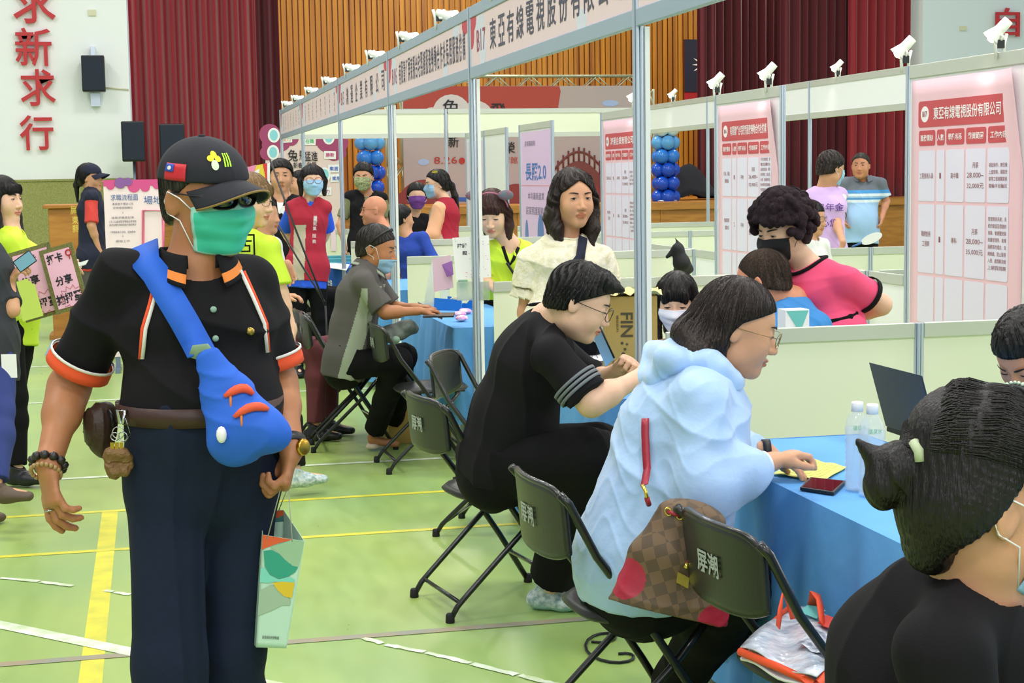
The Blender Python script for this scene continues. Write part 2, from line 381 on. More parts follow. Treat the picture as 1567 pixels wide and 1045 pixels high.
balloons(568, 196, 306, 21.0, 'column of light and dark blue balloons left of the stage banner', lambda f: 3 if f < .55 else (2 if f < .75 else (1 if f < .93 else 0)))
balloons(1019, 198, 306, 21.0, 'column of blue balloons with white top on the right of the stage', lambda f: 3 if f < .55 else (2 if f < .72 else (1 if f < .86 else 0)))
# ---------------------------------------------------------------- banner on a truss, on the stage
YT = 21.8
A_ = lambda px, py, dy=0: at(px, py, Y=YT+dy)
xl_, xr_ = A_(606, 200).x, A_(990, 200).x; zt = A_(780, 119).z
t = thing('banner_truss', 'aluminium lattice truss frame carrying the event banner on the stage', 'truss', ((xl_+xr_)/2, YT+.1, zs+.01))
def truss(mb, a, b, s=.26, u=None, w2=None):
    a, b = Vector(a), Vector(b); L = (b-a).length; d = (b-a).normalized(); u = Vector(u); v = d.cross(u)
    cs = [(u*i+v*j)*s/2 for i in (-1, 1) for j in (-1, 1)]
    for c in cs: mb.sweep([a+c, b+c], .022, 6)
    n = max(2, int(L/s/1.1))
    for i in range(n):
        p, q = a+d*L*i/n, a+d*L*(i+1)/n
        for (c1, c2) in ((cs[0], cs[1]), (cs[2], cs[3]), (cs[0], cs[2]), (cs[1], cs[3])):
            mb.sweep([p+(c1 if i % 2 else c2), q+(c2 if i % 2 else c1)], .011, 5)
trm = mat('truss_metal', 'B9C3A8', .4, .5)
mb = MB(); truss(mb, (xl_, YT+.15, zt-.1), (xr_, YT+.15, zt-.1), u=(0, 0, 1)); mb.build('top_beam', trm, t)
for xx in (xl_, xr_):
    mb = MB(); truss(mb, (xx, YT+.15, zs+.02), (xx, YT+.15, zt-.2), u=(1, 0, 0)); mb.build('upright', trm, t)
bx0, bx1, bz0, bz1 = A_(616, 200).x, A_(985, 200).x, zs+.02, A_(780, 132).z
t = thing('stage_banner', 'grey event banner with red clouds, date 8.26 and a bridge, on the stage truss', 'banner', ((bx0+bx1)/2, YT-.05, bz0))
MB().box((bx0, YT-.06, bz0), (bx1, YT-.04, bz1)).build('sheet', mat('banner_grey', 'B9ABA9', .6), t)
def flat(name, polys, m, par, n=(0, -1, 0), th=.004):
    mb = MB()
    nn_ = Vector(n)
    for i_, p in enumerate(polys): mb.poly([Vector(q)+nn_*.00004*i_ for q in p], n, th)
    return mb.build(name, m, par)
def disc(c, rx, ry, right=(1, 0, 0), up=(0, 0, 1), n=20, a0=0, a1=360):
    c, right, up = Vector(c), Vector(right), Vector(up)
    return [c+right*rx*math.cos(R(a0+(a1-a0)*i/n))+up*ry*math.sin(R(a0+(a1-a0)*i/n)) for i in range(n if a1-a0 == 360 else n+1)]
S = lambda px, py, k=0: A_(px, py, -.062-.003*k)
red_b = mat('print_brick_red', 'B4463A', .6); br_b = mat('print_brown', '7A3E38', .6); pale_b = mat('print_pale', 'D9D3D3', .6); ink = mat('print_ink', '22242C', .6); ora = mat('print_orange', 'D9A24A', .6); bluep = mat('print_pale_blue', 'A9BFE6', .6)
px2 = lambda n: n/(F_PX/(26.9))
flat('red_cloud', [[S(617, 132, 1), S(856, 132, 1), S(858, 140, 1), S(854, 165, 1), S(780, 166, 1), S(617, 166, 1)]], red_b, t)
flat('pale_cloud', [disc(S(691+dx, 172+dy, 2), px2(w1), px2(h1)) for dx, dy, w1, h1 in ((0, 0, 30, 28), (-30, 6, 16, 14), (38, 4, 26, 22), (64, 8, 20, 14))], pale_b, t)
flat('mountain', [disc(S(650, 312, 2), px2(42), px2(38), a0=0, a1=180), disc(S(625, 312, 3), px2(26), px2(20), a0=0, a1=180), disc(S(790, 312, 3), px2(30), px2(32), a0=0, a1=180), disc(S(905, 314, 2), px2(40), px2(45), a0=0, a1=180)], mat('print_mountain', '8E3A36', .6), t)
arc = [S(848+(x_), 270-24*math.sin(math.pi*x_/72)-2, 4) for x_ in range(0, 73, 6)]; arc2 = [S(848+x_, 300-36*math.sin(math.pi*x_/72), 4) for x_ in range(72, -1, -6)]
mbx = MB(); pa = [S(846+i*8, 276-30*math.sin(math.pi*(i*8)/80), 4) for i in range(11)]; pb = [S(846+i*8, 300-36*math.sin(math.pi*(i*8)/80), 4) for i in range(11)]
for i in range(10): mbx.add([pa[i], pa[i+1], pb[i+1], pb[i]], [(0, 1, 2, 3)])
pc = [S(846+i*8, 262-30*math.sin(math.pi*(i*8)/80), 4) for i in range(11)]
mbx.sweep(pc, .02, 6)
for i in range(11): mbx.sweep([pc[i]+V(0, 0, .08), pa[i]], .016, 6)
mbx.build('bridge', br_b, t)
flat('blue_cloud', [disc(S(934, 158, 2), px2(14), px2(5)), disc(S(648, 248, 2), px2(9), px2(5))], bluep, t)
flat('blue_strip', [[S(868, 303, 5), S(905, 303, 5), S(905, 310, 5), S(868, 310, 5)], [S(676, 301, 5), S(760, 303, 5), S(760, 309, 5), S(676, 307, 5)]], mat('print_blue', '3C66B8', .6), t)
writing('lettering', [dict(body='兔', c=S(690, 164, 6), right=(1, 0, 0), up=(0, 0, 1), w_=px2(26), h_=px2(24)), dict(body='飛', c=S(762, 168, 6), right=(1, 0, 0), up=(0, 0, 1), w_=px2(24), h_=px2(20)),
                      dict(body='新', c=S(694, 217, 6), right=(1, 0, 0), up=(0, 0, 1), w_=px2(17), h_=px2(18)), dict(body='春向榮', c=S(760, 226, 6), right=(1, 0, 0), up=(0, 0, 1), w_=px2(60), h_=px2(18))], ink, t)
writing('date_lettering', [dict(body='8.26', c=S(682, 245, 6), right=(1, 0, 0), up=(0, 0, 1), w_=px2(37), h_=px2(11), bold=.0), dict(body='體育館', c=S(775, 245, 6), right=(1, 0, 0), up=(0, 0, 1), w_=px2(36), h_=px2(11), bold=.0)], mat('print_red', 'B8342E', .6), t)
flat('date_dot', [disc(S(707, 246, 6), px2(5), px2(5))], _M['print_red'], t)
# ---------------------------------------------------------------- photo wall at the stage edge
YP = 19.6
P_ = lambda px, py, k=0: at(px, py, Y=YP-.003*k)
pk = mat('board_pink', 'E6CFCB', .6); plum = mat('board_plum', 'A2406C', .6); cy = mat('board_cyan', '8FD3DF', .6); wht = mat('print_white', 'F2F2F2', .6)
q2 = lambda n: n/(F_PX/25.3)
t = thing('photo_wall', 'pink photo wall with plum blossom edges and calligraphy before the stage', 'display board', (P_(463, 300).x, YP, 0))
z1_ = P_(460, 200).z
MB().box((P_(408, 300).x, YP+.003, 0), (P_(521, 300).x, YP+.05, z1_)).build('board', pk, t)
flat('plum_blossom', [disc(P_(413+dx, 206+dy, 1), q2(r_), q2(r_)) for dx, dy, r_ in ((0, 0, 16), (4, 16, 16), (-4, 28, 11), (18, 12, 13), (32, 5, 12), (88, 10, 17), (104, 12, 16), (98, 26, 14), (74, 5, 12), (60, 0, 10), (108, 28, 9))], plum, t)
flat('round_badge', [disc(P_(x_, y_, 3), q2(9), q2(11)) for x_, y_ in ((419, 207), (418, 233), (503, 210), (497, 267))], wht, t)
flat('badge_centre', [disc(P_(x_, y_, 4), q2(6), q2(8)) for x_, y_ in ((419, 207), (418, 233), (503, 210), (497, 267))], cy, t)
tg = [(438, 213, '活力', 'E48A2E', 14), (474, 216, '在職', '56C07A', 0), (505, 237, '勝新', 'C8347A', -4), (511, 258, '樂居', '2F5FC8', 6), (515, 273, '樂居', '2F5FC8', 18), (498, 293, '活力', 'B0509A', 6)]
flat('tag_card', [[P_(x_-9, y_-6, 4), P_(x_+9, y_-6-a_*.1, 4), P_(x_+9, y_+6-a_*.1, 4), P_(x_-9, y_+6, 4)] for x_, y_, b_, c_, a_ in tg], wht, t)
for i, (x_, y_, b_, c_, a_) in enumerate(tg): writing('tag_lettering', [dict(body=b_, c=P_(x_, y_, 6), right=(1, 0, 0), up=(0, 0, 1), w_=q2(13), h_=q2(6.5))], mat('tag_'+c_, c_, .6), t)
rr, uu = (1, 0, 0), (0, 0, 1)
writing('lettering', [dict(body='兔', c=P_(448, 238, 5), right=rr, up=uu, w_=q2(15), h_=q2(18)), dict(body='飛', c=P_(462, 238, 5), right=rr, up=uu, w_=q2(8), h_=q2(15)), dict(body='猛進', c=P_(476, 239, 5), right=rr, up=uu, w_=q2(20), h_=q2(15)),
                      dict(body='新春', c=P_(456, 253, 5), right=rr, up=uu, w_=q2(14), h_=q2(9)), dict(body='向榮', c=P_(477, 252, 5), right=rr, up=uu, w_=q2(14), h_=q2(9))], ink, t)
# ================================================================ booths: aluminium shell scheme
HP, HF, HFB, HL, DB = 2.147, 2.5, 2.114, 1.0, 2.34
YN = [0, 3.07, 6.14, 9.3, 13.0, 16.0]
rail_m = mat('rail_aluminium', 'CDD2C8', .38, .35, bump=.02, bscale=200)
def post_mesh(h, name='aluminium_post'):
    prof = []
    for k in range(8):
        a = R(45*k)
        for da, r_ in ((-15, .0205), (-5, .0205), (-3, .015), (3, .015), (5, .0205), (15, .0205)): prof.append((r_*math.cos(a+R(da)), r_*math.sin(a+R(da))))
    mb = MB(); n = len(prof); vs = [(x, y, 0) for x, y in prof]+[(x, y, h) for x, y in prof]
    mb.v = vs; 
    for i in range(n):
        mb.f.append((i, (i+1) % n, n+(i+1) % n, n+i)); mb.mi.append(1 if i % 6 == 2 else 0); mb.sm.append(False)
    mb.f.append(tuple(range(n, 2*n))); mb.mi.append(0); mb.sm.append(False)
    mb.f.append(tuple(reversed(range(n)))); mb.mi.append(0); mb.sm.append(False)
    return mb.mesh(name, [alu, alu_d])
_pm = {}
def post(x, y, h, lab, group=None, sub=None):
    if h not in _pm: _pm[h] = post_mesh(h)
    o = bpy.data.objects.new('aluminium_post', _pm[h]); COL.objects.link(o); o.location = (x, y, 0); o['wo'] = [x, y, 0]
    return tag(o, lab, 'post', group)
names_ = ['B17 and the nearest booth', 'B16 and B17', 'B15 and B16', 'B14 and B15', 'the two farthest fascia boards', 'the fascia end']
for i, y in enumerate(YN):
    post(0, y, HF, 'tall aluminium front post between %s' % names_[i] if i < 5 else 'tall aluminium corner post at the far end of the fascia row', 'front posts')
    if i < 3:
        o = MB().box((.024, y-.010, 0), (.042, y+.010, HFB)).build('edge_strip', pvcw); tag(o, 'white edge strip behind the front post between %s' % names_[i], 'strip', 'edge strips')
pinkf = mat('fascia_pink', 'F8DDE4', .55); plumt = mat('fascia_code', 'A8446A', .5); greyt = mat('fascia_ink', '4C4C66', .5)
pinkb = mat('fascia_petal', 'D84A5E', .55); bluf = mat('fascia_flake', 'E4E6F8', .55)
frail = mat('fascia_rail_shaded', 'A8BBD0', .4, .3)  # blue-grey of the shadow side painted into the aluminium colour
def fascia(y0, y1, code, body, X=0.0, z0=HFB, z1=HF, lab='', back=False):
    t = thing('fascia_board', lab, 'sign', (X, (y0+y1)/2, z0)); r_ = .062
    e = .022
    MB().box((X-.014, y0+e, z1-r_), (X+.014, y1-e, z1)).build('top_rail', frail if not back else rail_m, t, bevel=.003)
    MB().box((X-.014, y0+e, z0), (X+.014, y1-e, z0+r_)).build('bottom_rail', frail if not back else rail_m, t, bevel=.003)
    MB().box((X-.004, y0+e, z0+r_), (X+.004, y1-e, z1-r_), 0).build('panel', pvcw, t)
    if back: return t
    MB().box((X-.0065, y0+e+.02, z0+r_+.002), (X-.0045, y1-e-.01, z1-r_-.002)).build('printed_sheet', pinkf, t)
    zc = (z0+z1)/2; H = z1-z0-2*r_; XX = X-.0075; rt, up = (0, -1, 0), (0, 0, 1); L = y1-y0
    pet = []
    for (yy, zz, rx, rz) in ((y1-.06, zc+H*.42, .12, .06), (y1-.05, zc+H*.2, .07, .09), (y0+.12, zc+H*.42, .1, .05)):
        pet.append([V(XX, min(max(p.y, y0+e+.02), y1-e-.01), min(max(p.z, zc-H/2), zc+H/2)) for p in disc((XX, yy, zz), rx, rz, rt, up)])
    flat('petal', pet, pinkb, t, (-1, 0, 0), .0008)
    fl = []
    for (yy, zz, rx, rz) in ((y1-.28, zc+H*.3, .12, .05), (y1-.34, zc-H*.2, .09, .09), (y0+.75, zc-H*.38, .08, .05), (y0+.4, zc+H*.38, .1, .04)):
        fl.append([V(XX+.0003, min(max(p.y, y0+e+.02), y1-e-.01), min(max(p.z, zc-H/2), zc+H/2)) for p in disc((XX, yy, zz), rx, rz, rt, up)])
    flat('blossom', fl, bluf, t, (-1, 0, 0), .0008)
    if code: writing('booth_number', [dict(body=code, c=(XX-.001, y1-.30, zc-.005), right=rt, up=up, w_=.22, h_=.115, bold=0)], plumt, t)
    if isinstance(body, str):
        n = len(body); w0 = (L-.62); 
        writing('lettering', [dict(body=ch, c=(XX-.001, y1-.5-w0*(i+.5)/n, zc), right=rt, up=up, w_=min(.15, w0/n*.78), h_=.155, bold=.008) for i, ch in enumerate(body)], greyt, t)
    else:
        its = []
        for i, colm in enumerate(body):
            yy = y1-.25-(L-.4)*(i+.5)/len(body)
            for j, ch in enumerate(colm): its.append(dict(body=ch, c=(XX-.001, yy, zc+.095-.19*(j+.5)/len(colm)), right=rt, up=up, w_=.05, h_=.19/len(colm)*.8, bold=.01))
        writing('lettering', its, greyt, t)
    return t
fascia(-3.07, 0, '', '', lab='booth fascia board nearest the camera, cut by the top of the picture')
fascia(0, 3.07, 'B17', '東亞有線電視股份有限公司', lab='booth fascia board lettered B17 東亞有線電視股份有限公司')
fascia(3.07, 6.14, 'B16', '有限責任屏東縣台宅照顧服務勞動合作社長照服務機構', lab='booth fascia board B16 with tightly spaced long name')
fascia(6.14, 9.3, 'B15', '鴻運企業有限公司', lab='booth fascia board left of B16 with widely spaced characters')
fascia(9.3, 13.0, '', ['屏東縣政府', '勞動暨青年', '發展處就業', '服務中心', '職業訓練', '就業促進', '求職登記', '勞工權益'], lab='booth fascia board with vertical columns of small characters')
fascia(13.0, 16.0, '', ['勞動部勞工保險', '國民年金', '屏東辦事處服務', '屏東縣政府', '社會福利諮詢', '就業服務站', '徵才專區'], lab='farthest booth fascia board at the left end of the row')
def rail_wall(a, b, h, lab, seams=(), name='low_partition', board=pvc, th=.022, endposts=(1, 1), group=None):
    "a low partition: top and bottom rails, boards, its short posts"
    a, b = Vector((*a, 0)), Vector((*b, 0)); d = (b-a).normalized(); L = (b-a).length; n = V(-d.y, d.x, 0); up = V(0, 0, 1)
    t = thing(name, lab, 'partition', (a+b)/2, group=group)
    def bx(s0, s1, z0, z1, w_):
        c = a+d*(s0+s1)/2+up*(z0+z1)/2; return (c, d*(s1-s0)/2, n*w_/2, up*(z1-z0)/2)
    cuts = [0]+list(seams)+[L]
    for s0, s1 in zip(cuts[:-1], cuts[1:]):
        g = .02
        MB().obox(*bx(s0+g, s1-g, h-.058, h, th)).build('top_rail', rail_m, t, bevel=.003)
        MB().obox(*bx(s0+g, s1-g, .0, .05, th)).build('bottom_rail', rail_m, t, bevel=.003)
        MB().obox(*bx(s0+g, s1-g, .05, h-.058, .006)).build('board', board, t)
    me_h = h-.002
    for i, s in enumerate(cuts):
        if (i == 0 and not endposts[0]) or (i == len(cuts)-1 and not endposts[1]): continue
        if me_h not in _pm: _pm[me_h] = post_mesh(me_h)
        o = bpy.data.objects.new('short_post', _pm[me_h]); COL.objects.link(o); o.parent = t; o.location = a+d*s-(a+b)/2
    return t
sx = at(1405, 560, Y=0).x
rail_wall((.08, 0), (DB, 0), HL, 'low cream partition behind the table of the woman in the pale blue jacket', (sx-.08,), endposts=(0, 1))
rail_wall((.08, 3.07), (DB, 3.07), HL, 'low cream partition behind the white-bloused woman', (1.1,), endposts=(0, 1))
rail_wall((.08, 6.14), (DB, 6.14), HL, 'low cream partition with bottles in front, behind the seated man in grey', (1.1,), endposts=(0, 1))
rail_wall((.05, 9.3), (DB, 9.3), HL, 'low cream partition under the woman in the peach sleeves', (1.1,), endposts=(0, 1))
rail_wall((.05, 13.0), (DB, 13.0), HL, 'low cream partition at the far end behind the red vest woman', (1.1,), endposts=(0, 1))
# the back line of the booths: each has one tall poster panel and low walls
red = mat('poster_red', 'CC5058', .5); ppk = mat('poster_pink', 'F3C9D4', .5); plil = mat('poster_lilac', 'E9E4F8', .5); pink_l = mat('poster_line', 'F3C0BE', .5); whl = mat('poster_white', 'FBF3F6', .5); brn = mat('poster_brown', '8E4A4C', .5)
def panel(y1, wd, lab, X=DB, h=HP, board=pvcw):
    t = thing('poster_panel', lab, 'panel', (X, y1-wd/2, 0)); g = .02
    MB().box((X-.012, y1-wd+g, h-.07), (X+.012, y1-g, h)).build('top_rail', rail_m, t, bevel=.003)
    MB().box((X-.012, y1-wd+g, 0), (X+.012, y1-g, .06)).build('bottom_rail', rail_m, t, bevel=.003)
    MB().box((X-.003, y1-wd+g, .06), (X+.003, y1-g, h-.07)).build('board', board, t)
    if h not in _pm: _pm[h] = post_mesh(h)
    for yy in (y1, y1-wd):
        o = bpy.data.objects.new('upright', _pm[h]); COL.objects.link(o); o.parent = t; o.location = (0, yy-(y1-wd/2), 0)
    return t
def job_poster(y1, wd, head, code, lab, X=DB, h=HP, rows=(), z0=.52):
    "printed sheet on the panel; u to the right (-Y), v up"
    XX = X-.0065; W_ = wd-.1; ztop = h-.085; H = ztop-z0; rt, up = V(0, -1, 0), V(0, 0, 1); yl = y1-.045
    t = thing('job_poster', lab, 'poster', (XX, y1-wd/2, z0))
    P = lambda u, v, k=0: V(XX-.0012-.0008*k, yl-u*W_, ztop-v*H)
    mb = MB()
    def fn(u, v):
        bul = .0
        if u > .8 and v < .3: bul = .05*((u-.8)/.2)**2*(1-v/.3)
        return (XX-bul, yl-u*W_+bul*.8, ztop-v*H)
    mb.grid(fn, 20, 20).build('sheet', ppk, t, solid=.0012, recalc=False)
    rc = lambda u0, v0, u1, v1, r_, k: rrect(P((u0+u1)/2, (v0+v1)/2, k), rt, up, (u1-u0)*W_, (v1-v0)*H, r_)
    flat('header_bar', [rc(.07, .07, .90, .155, .02, 1)], red, t, (-1, 0, 0), .0006)
    cols = [.07, .245, .335, .515, .705, .90]
    flat('column_header', [rc(a+.008, .165, b-.008, .215, .015, 1) for a, b in zip(cols[:-1], cols[1:])], red, t, (-1, 0, 0), .0006)
    flat('number_disc', [disc(P(.135, .1125, 2), .045, .045*.95, rt, up)], whl, t, (-1, 0, 0), .0006)
    writing('header_lettering', [dict(body=head, c=P(.52, .112, 3), right=rt, up=up, w_=.60*W_, h_=.068, bold=.012)]+
            [dict(body=b, c=P((cols[i]+cols[i+1])/2, .19, 3), right=rt, up=up, w_=(cols[i+1]-cols[i])*W_*.7, h_=.035, bold=.012) for i, b in enumerate(('職務需缺', '人數', '學歷/科系', '薪資範圍', '工作內容'))], whl, t)
    writing('booth_number', [dict(body=code, c=P(.135, .112, 4), right=rt, up=up, w_=.05, h_=.03, bold=.02)], brn, t)
    vs_ = [.225, .40, .635, .80]
    cells = []
    for i in range(5):
        for j in range(3): cells.append(rc(cols[i]+.008, vs_[j]+.005, cols[i+1]-.008, vs_[j+1]-.005, .012, 1))
    flat('table_cell', cells, plil, t, (-1, 0, 0), .0006)
    its = []
    for j, row in enumerate(rows):
        for i, cell in enumerate(row):
            n = len(cell)
            for q, ln in enumerate(cell):
                pitch_ = .032 if i < 4 else .021
                vc = (vs_[j]+vs_[j+1])/2+(q-(n-1)/2)*pitch_
                its.append(dict(body=ln, c=P((cols[i]+cols[i+1])/2, vc, 3), right=rt, up=up, w_=(cols[i+1]-cols[i])*W_*min(.78, .12*len(ln)+.04 if i != 4 else .8), h_=.022 if i == 4 else .03, bold=.0))
    if its: writing('table_lettering', its, brn, t)
    writing('note', [dict(body='職缺均以現場為主，謝謝～', c=P(.28, .825, 2), right=rt, up=up, w_=.42*W_, h_=.026, bold=.0)], brn, t)
    # the printed landscape: pagodas, bridge, leaping rabbit
    G = 1.0
    bv = .985; mb = MB()
    def pp(l, k=2): mb.poly([P(u, v, k) for u, v in l], (-1, 0, 0), .0006)
    pp([(.02, bv), (.05, .955), (.10, .935), (.15, .955), (.17, bv)])
    for cxp in (.3, .79):
        pp([(cxp-.07, bv), (cxp-.055, .95), (cxp-.09, .945), (cxp-.05, .93), (cxp-.045, .905), (cxp-.085, .885), (cxp-.03, .865), (cxp, .82), (cxp+.03, .865), (cxp+.085, .885), (cxp+.045, .905), (cxp+.05, .93), (cxp+.09, .945), (cxp+.055, .95), (cxp+.07, bv)])
    na = 12
    top = [(.36+.38*i/na, bv-.115*math.sin(math.pi*i/na)) for i in range(na+1)]; bot = [(.36+.38*i/na, bv-max(0, .055*math.sin(math.pi*(i-3)/(na-6))) if 3 <= i <= na-3 else bv) for i in range(na+1)]
    for i in range(na):
        pp([top[i], top[i+1], bot[i+1], bot[i]])
        a, b = top[i], top[i+1]; pp([(a[0], a[1]-.028), (b[0], b[1]-.028), (b[0], b[1]-.022), (a[0], a[1]-.022)]); pp([(a[0]-.004, a[1]-.036), (a[0]+.004, a[1]-.036), (a[0]+.004, a[1]), (a[0]-.004, a[1])])
    pp([(.80, .80), (.83, .775), (.875, .77), (.87, .78), (.90, .79), (.905, .805), (.885, .815), (.85, .805), (.85, .825), (.88, .835), (.925, .85), (.945, .838), (.955, .85), (.945, .87), (.955, .895), (.975, .925), (.985, .955), (.975, .958), (.955, .925), (.93, .90), (.93, .955), (.92, .955), (.915, .905), (.88, .882), (.835, .873), (.80, .868), (.785, .895), (.775, .89), (.79, .86), (.765, .86), (.77, .85), (.81, .845), (.81, .815)])
    mb.build('landscape_print', brn, t)
    flat('orange_leaf', [[P(.105, bv-.002, 4), P(.09, .965, 4), P(.105, .945, 4), P(.12, .965, 4)]], ora, t, (-1, 0, 0), .0006)
    return t
WP, PER, Y1 = 1.26, 3.07, 2.55
rowsA = [[['工程技術人員'], ['1'], ['高中職'], ['月薪', '28,000~', '32,000元'], ['裝配操作、數位機', '上盒安裝、網路安', '裝等工程相關業務', '需輪平班輪班']],
         [['職網技術', '工程師'], ['1'], ['專科'], ['月薪', '28,000~', '35,000元'], ['管理資訊系統，系', '統的架設及問題的', '排除、軟硬體安裝', '維護管理等，能維', '護網頁的穩定、及', '網頻處、防止駭客', '入侵、處理解決線', '上網頁問題']]]
rowsB = [[['行政、櫃台', '服務員'], ['1'], ['不拘'], ['月薪', '26,400~', '32,000元'], ['行政文書處理、接', '電話櫃台', '協助個案活動、帶領', '安排排班、家訪及', '表單、核銷帳冊及', '紙本資料建檔歸檔', '長照業務相關工作', '及其他主管交辦事']],
         [['照顧服務', '員數名'], ['2'], ['不拘'], ['月薪', '30,000~', '38,000元'], ['照顧個案生活起居', '身體清潔、備餐及', '陪同就醫、代購物']]]
specs = [(0, 'B17', '東亞有線電視股份有限公司', rowsA, 'tall panel carrying the B17 job poster, beside the table with the bottles', 'pink B17 job poster headed 東亞有線電視股份有限公司'),
         (1, 'B16', '有限責任台宅照顧服務勞動合作社機構', rowsB, 'tall panel behind the curly-haired woman', 'pink B16 job poster left of the curly-haired woman'),
         (2, 'B15', '鴻運企業有限公司', rowsA, 'tall panel behind the front post next to the white-bloused woman', 'pink B15 job poster directly right of the white-bloused woman')]
for k, code, head, rows, l1, l2 in specs:
    y1 = Y1+PER*k; panel(y1, WP, l1); job_poster(y1, WP, head, code, l2, rows=rows, z0=.42)
    ye = YN[k]; 
    rail_wall((DB, y1-WP-.02), (DB, ye+.02), HL, ('low back partition at the right of the %s poster' % code), endposts=(0, 0))
    rail_wall((DB, YN[k+1]-.03), (DB, y1+.02), HL, ('short low back partition left of the %s poster' % code), endposts=(0, 0), board=pvcw)
# lilac poster (fourth booth) and the plain panels beyond
y1 = Y1+PER*3; a = at(795, 190, X=DB)
PY = [at(q_[0], q_[1], X=DB).y for q_ in ((845, 185), (796, 190), (775, 193), (742, 197), (714, 203))]
panel(PY[1], PY[1]-PY[0], 'tall panel carrying the lilac poster between the two women')
t = thing('lilac_poster', 'lilac poster with large blue lettering behind the white-bloused woman', 'poster', (DB-.007, y1, .5)); lil = mat('poster_lilac_deep', 'E6C8EE', .5)
XX = DB-.006; yl, yr_ = y1+.6-.05, y1-.25-WP+.25+.0
MB().box((XX-.0012, PY[0]+.05, .42), (XX, PY[1]-.05, HP-.09)).build('sheet', lil, t)
yc = (PY[0]+PY[1])/2; rt, up = (0, -1, 0), (0, 0, 1)
writing('title', [dict(body='長照2.0', c=(XX-.003, yc, 1.62), right=rt, up=up, w_=.95, h_=.19, bold=.02)], mat('title_blue', '4A7CC8', .5), t)
writing('subtitle', [dict(body='本司最新產業', c=(XX-.003, yc, 1.36), right=rt, up=up, w_=.75, h_=.08, bold=0), dict(body='居家照護服務員', c=(XX-.003, yc, 1.2), right=rt, up=up, w_=.95, h_=.09, bold=0), dict(body='屏東縣政府', c=(XX-.003, yc+.25, 1.93), right=rt, up=up, w_=.5, h_=.06, bold=0)], mat('ink_mauve', '8A7C9C', .5), t)
flat('rule', [[V(XX-.003, yc+.7, 1.47), V(XX-.003, yc-.7, 1.47), V(XX-.003, yc-.7, 1.478), V(XX-.003, yc+.7, 1.478)]], mat('rule_pink', 'F0A0A8', .5), t, (-1, 0, 0), .0006)
flat('figure_print', [disc((XX-.003, yc+.45, .8), .09, .3, rt, up), disc((XX-.003, yc-.2, .95), .14, .22, rt, up), disc((XX-.003, yc+.1, .6), .2, .15, rt, up)], mat('figure_blue', '5C7FC0', .5), t, (-1, 0, 0), .0006)
panel(PY[3], PY[3]-PY[2], 'plain white tall panel left of the lilac poster'); panel(PY[4], PY[4]-PY[3]-.05, 'narrow tall poster panel behind the front post B16')
t = thing('small_poster', 'narrow pale poster with red lettering near the front post between B16 and B17', 'poster', (DB-.007, 13.3, .5))
MB().box((DB-.0075, PY[3]+.1, .5), (DB-.006, PY[4]-.05, 2.03)).build('sheet', mat('poster_pale_lilac', 'EADDF4', .5), t)
writing('title', [dict(body='就業', c=(DB-.009, (PY[3]+PY[4])/2, 1.85), right=rt, up=up, w_=.4, h_=.16, bold=.02)], _M['title_blue'], t)
writing('subtitle', [dict(body='徵才', c=(DB-.009, (PY[3]+PY[4])/2, 1.62), right=rt, up=up, w_=.5, h_=.25, bold=.03)], mat('title_red', 'C23A6A', .5), t)
rail_wall((DB, 9.32), (DB, PY[0]-.03), HL, 'low back partition far behind the white-bloused woman', endposts=(0, 0))
# fascia of the other aisle seen from behind, and the end fascia
X2 = 4.9
for i, (y0, y1_) in enumerate(((3.7, 6.77), (6.77, 9.9), (9.9, 13.0), (13.0, 16.0))):
    fascia(y0, y1_, '', '', X=X2, lab='white back of a fascia board over the far aisle, %s' % ('nearest, hidden behind the B17 poster', 'between the B16 and B17 posters', 'left of the B16 poster', 'farthest, near the corner')[i], back=True)
for y in (3.7, 6.77, 9.9, 13.0): post(X2, y, HF, {3.7: 'aluminium post of the far aisle behind the B17 poster', 6.77: 'aluminium post of the far aisle beside the B17 poster', 9.9: 'aluminium post of the far aisle between the B16 and B17 posters', 13.0: 'aluminium post of the far aisle left of the B16 poster'}[y], 'far aisle posts')
for y, lab in ((3.07, 'low partition of the far aisle behind the B17 poster'), (5.7, 'low partition of the far aisle below the man in the lilac vest'), (9.9, 'low partition of the far aisle, farther one left of the B16 poster'), (12.6, 'low partition of the far aisle, farthest one below the right balloon column')):
    rail_wall((DB+.06, y), (X2-.05, y), HL, lab, (1.2,), endposts=(0, 1))
YE = 16.05
def fascia_b(x0, x1, lab):
    t = thing('fascia_board', lab, 'sign', ((x0+x1)/2, YE, HFB)); r_ = .062
    MB().box((x0, YE-.014, HF-r_), (x1, YE+.014, HF)).build('top_rail', rail_m, t)
    MB().box((x0, YE-.014, HFB), (x1, YE+.014, HFB+r_)).build('bottom_rail', rail_m, t)
    MB().box((x0, YE-.004, HFB+r_), (x1, YE+.004, HF-r_)).build('panel', pvc, t)
fascia_b(.03, 2.2, 'cream end fascia board of the booth block, left length'); fascia_b(2.26, X2, 'cream end fascia board of the booth block, right length')
post(2.23, YE, HF, 'aluminium post under the cream end fascia, left of the ponytailed woman', 'end posts')
post(X2, YE, HF, 'aluminium corner post at the far right of the end fascia', 'end posts')
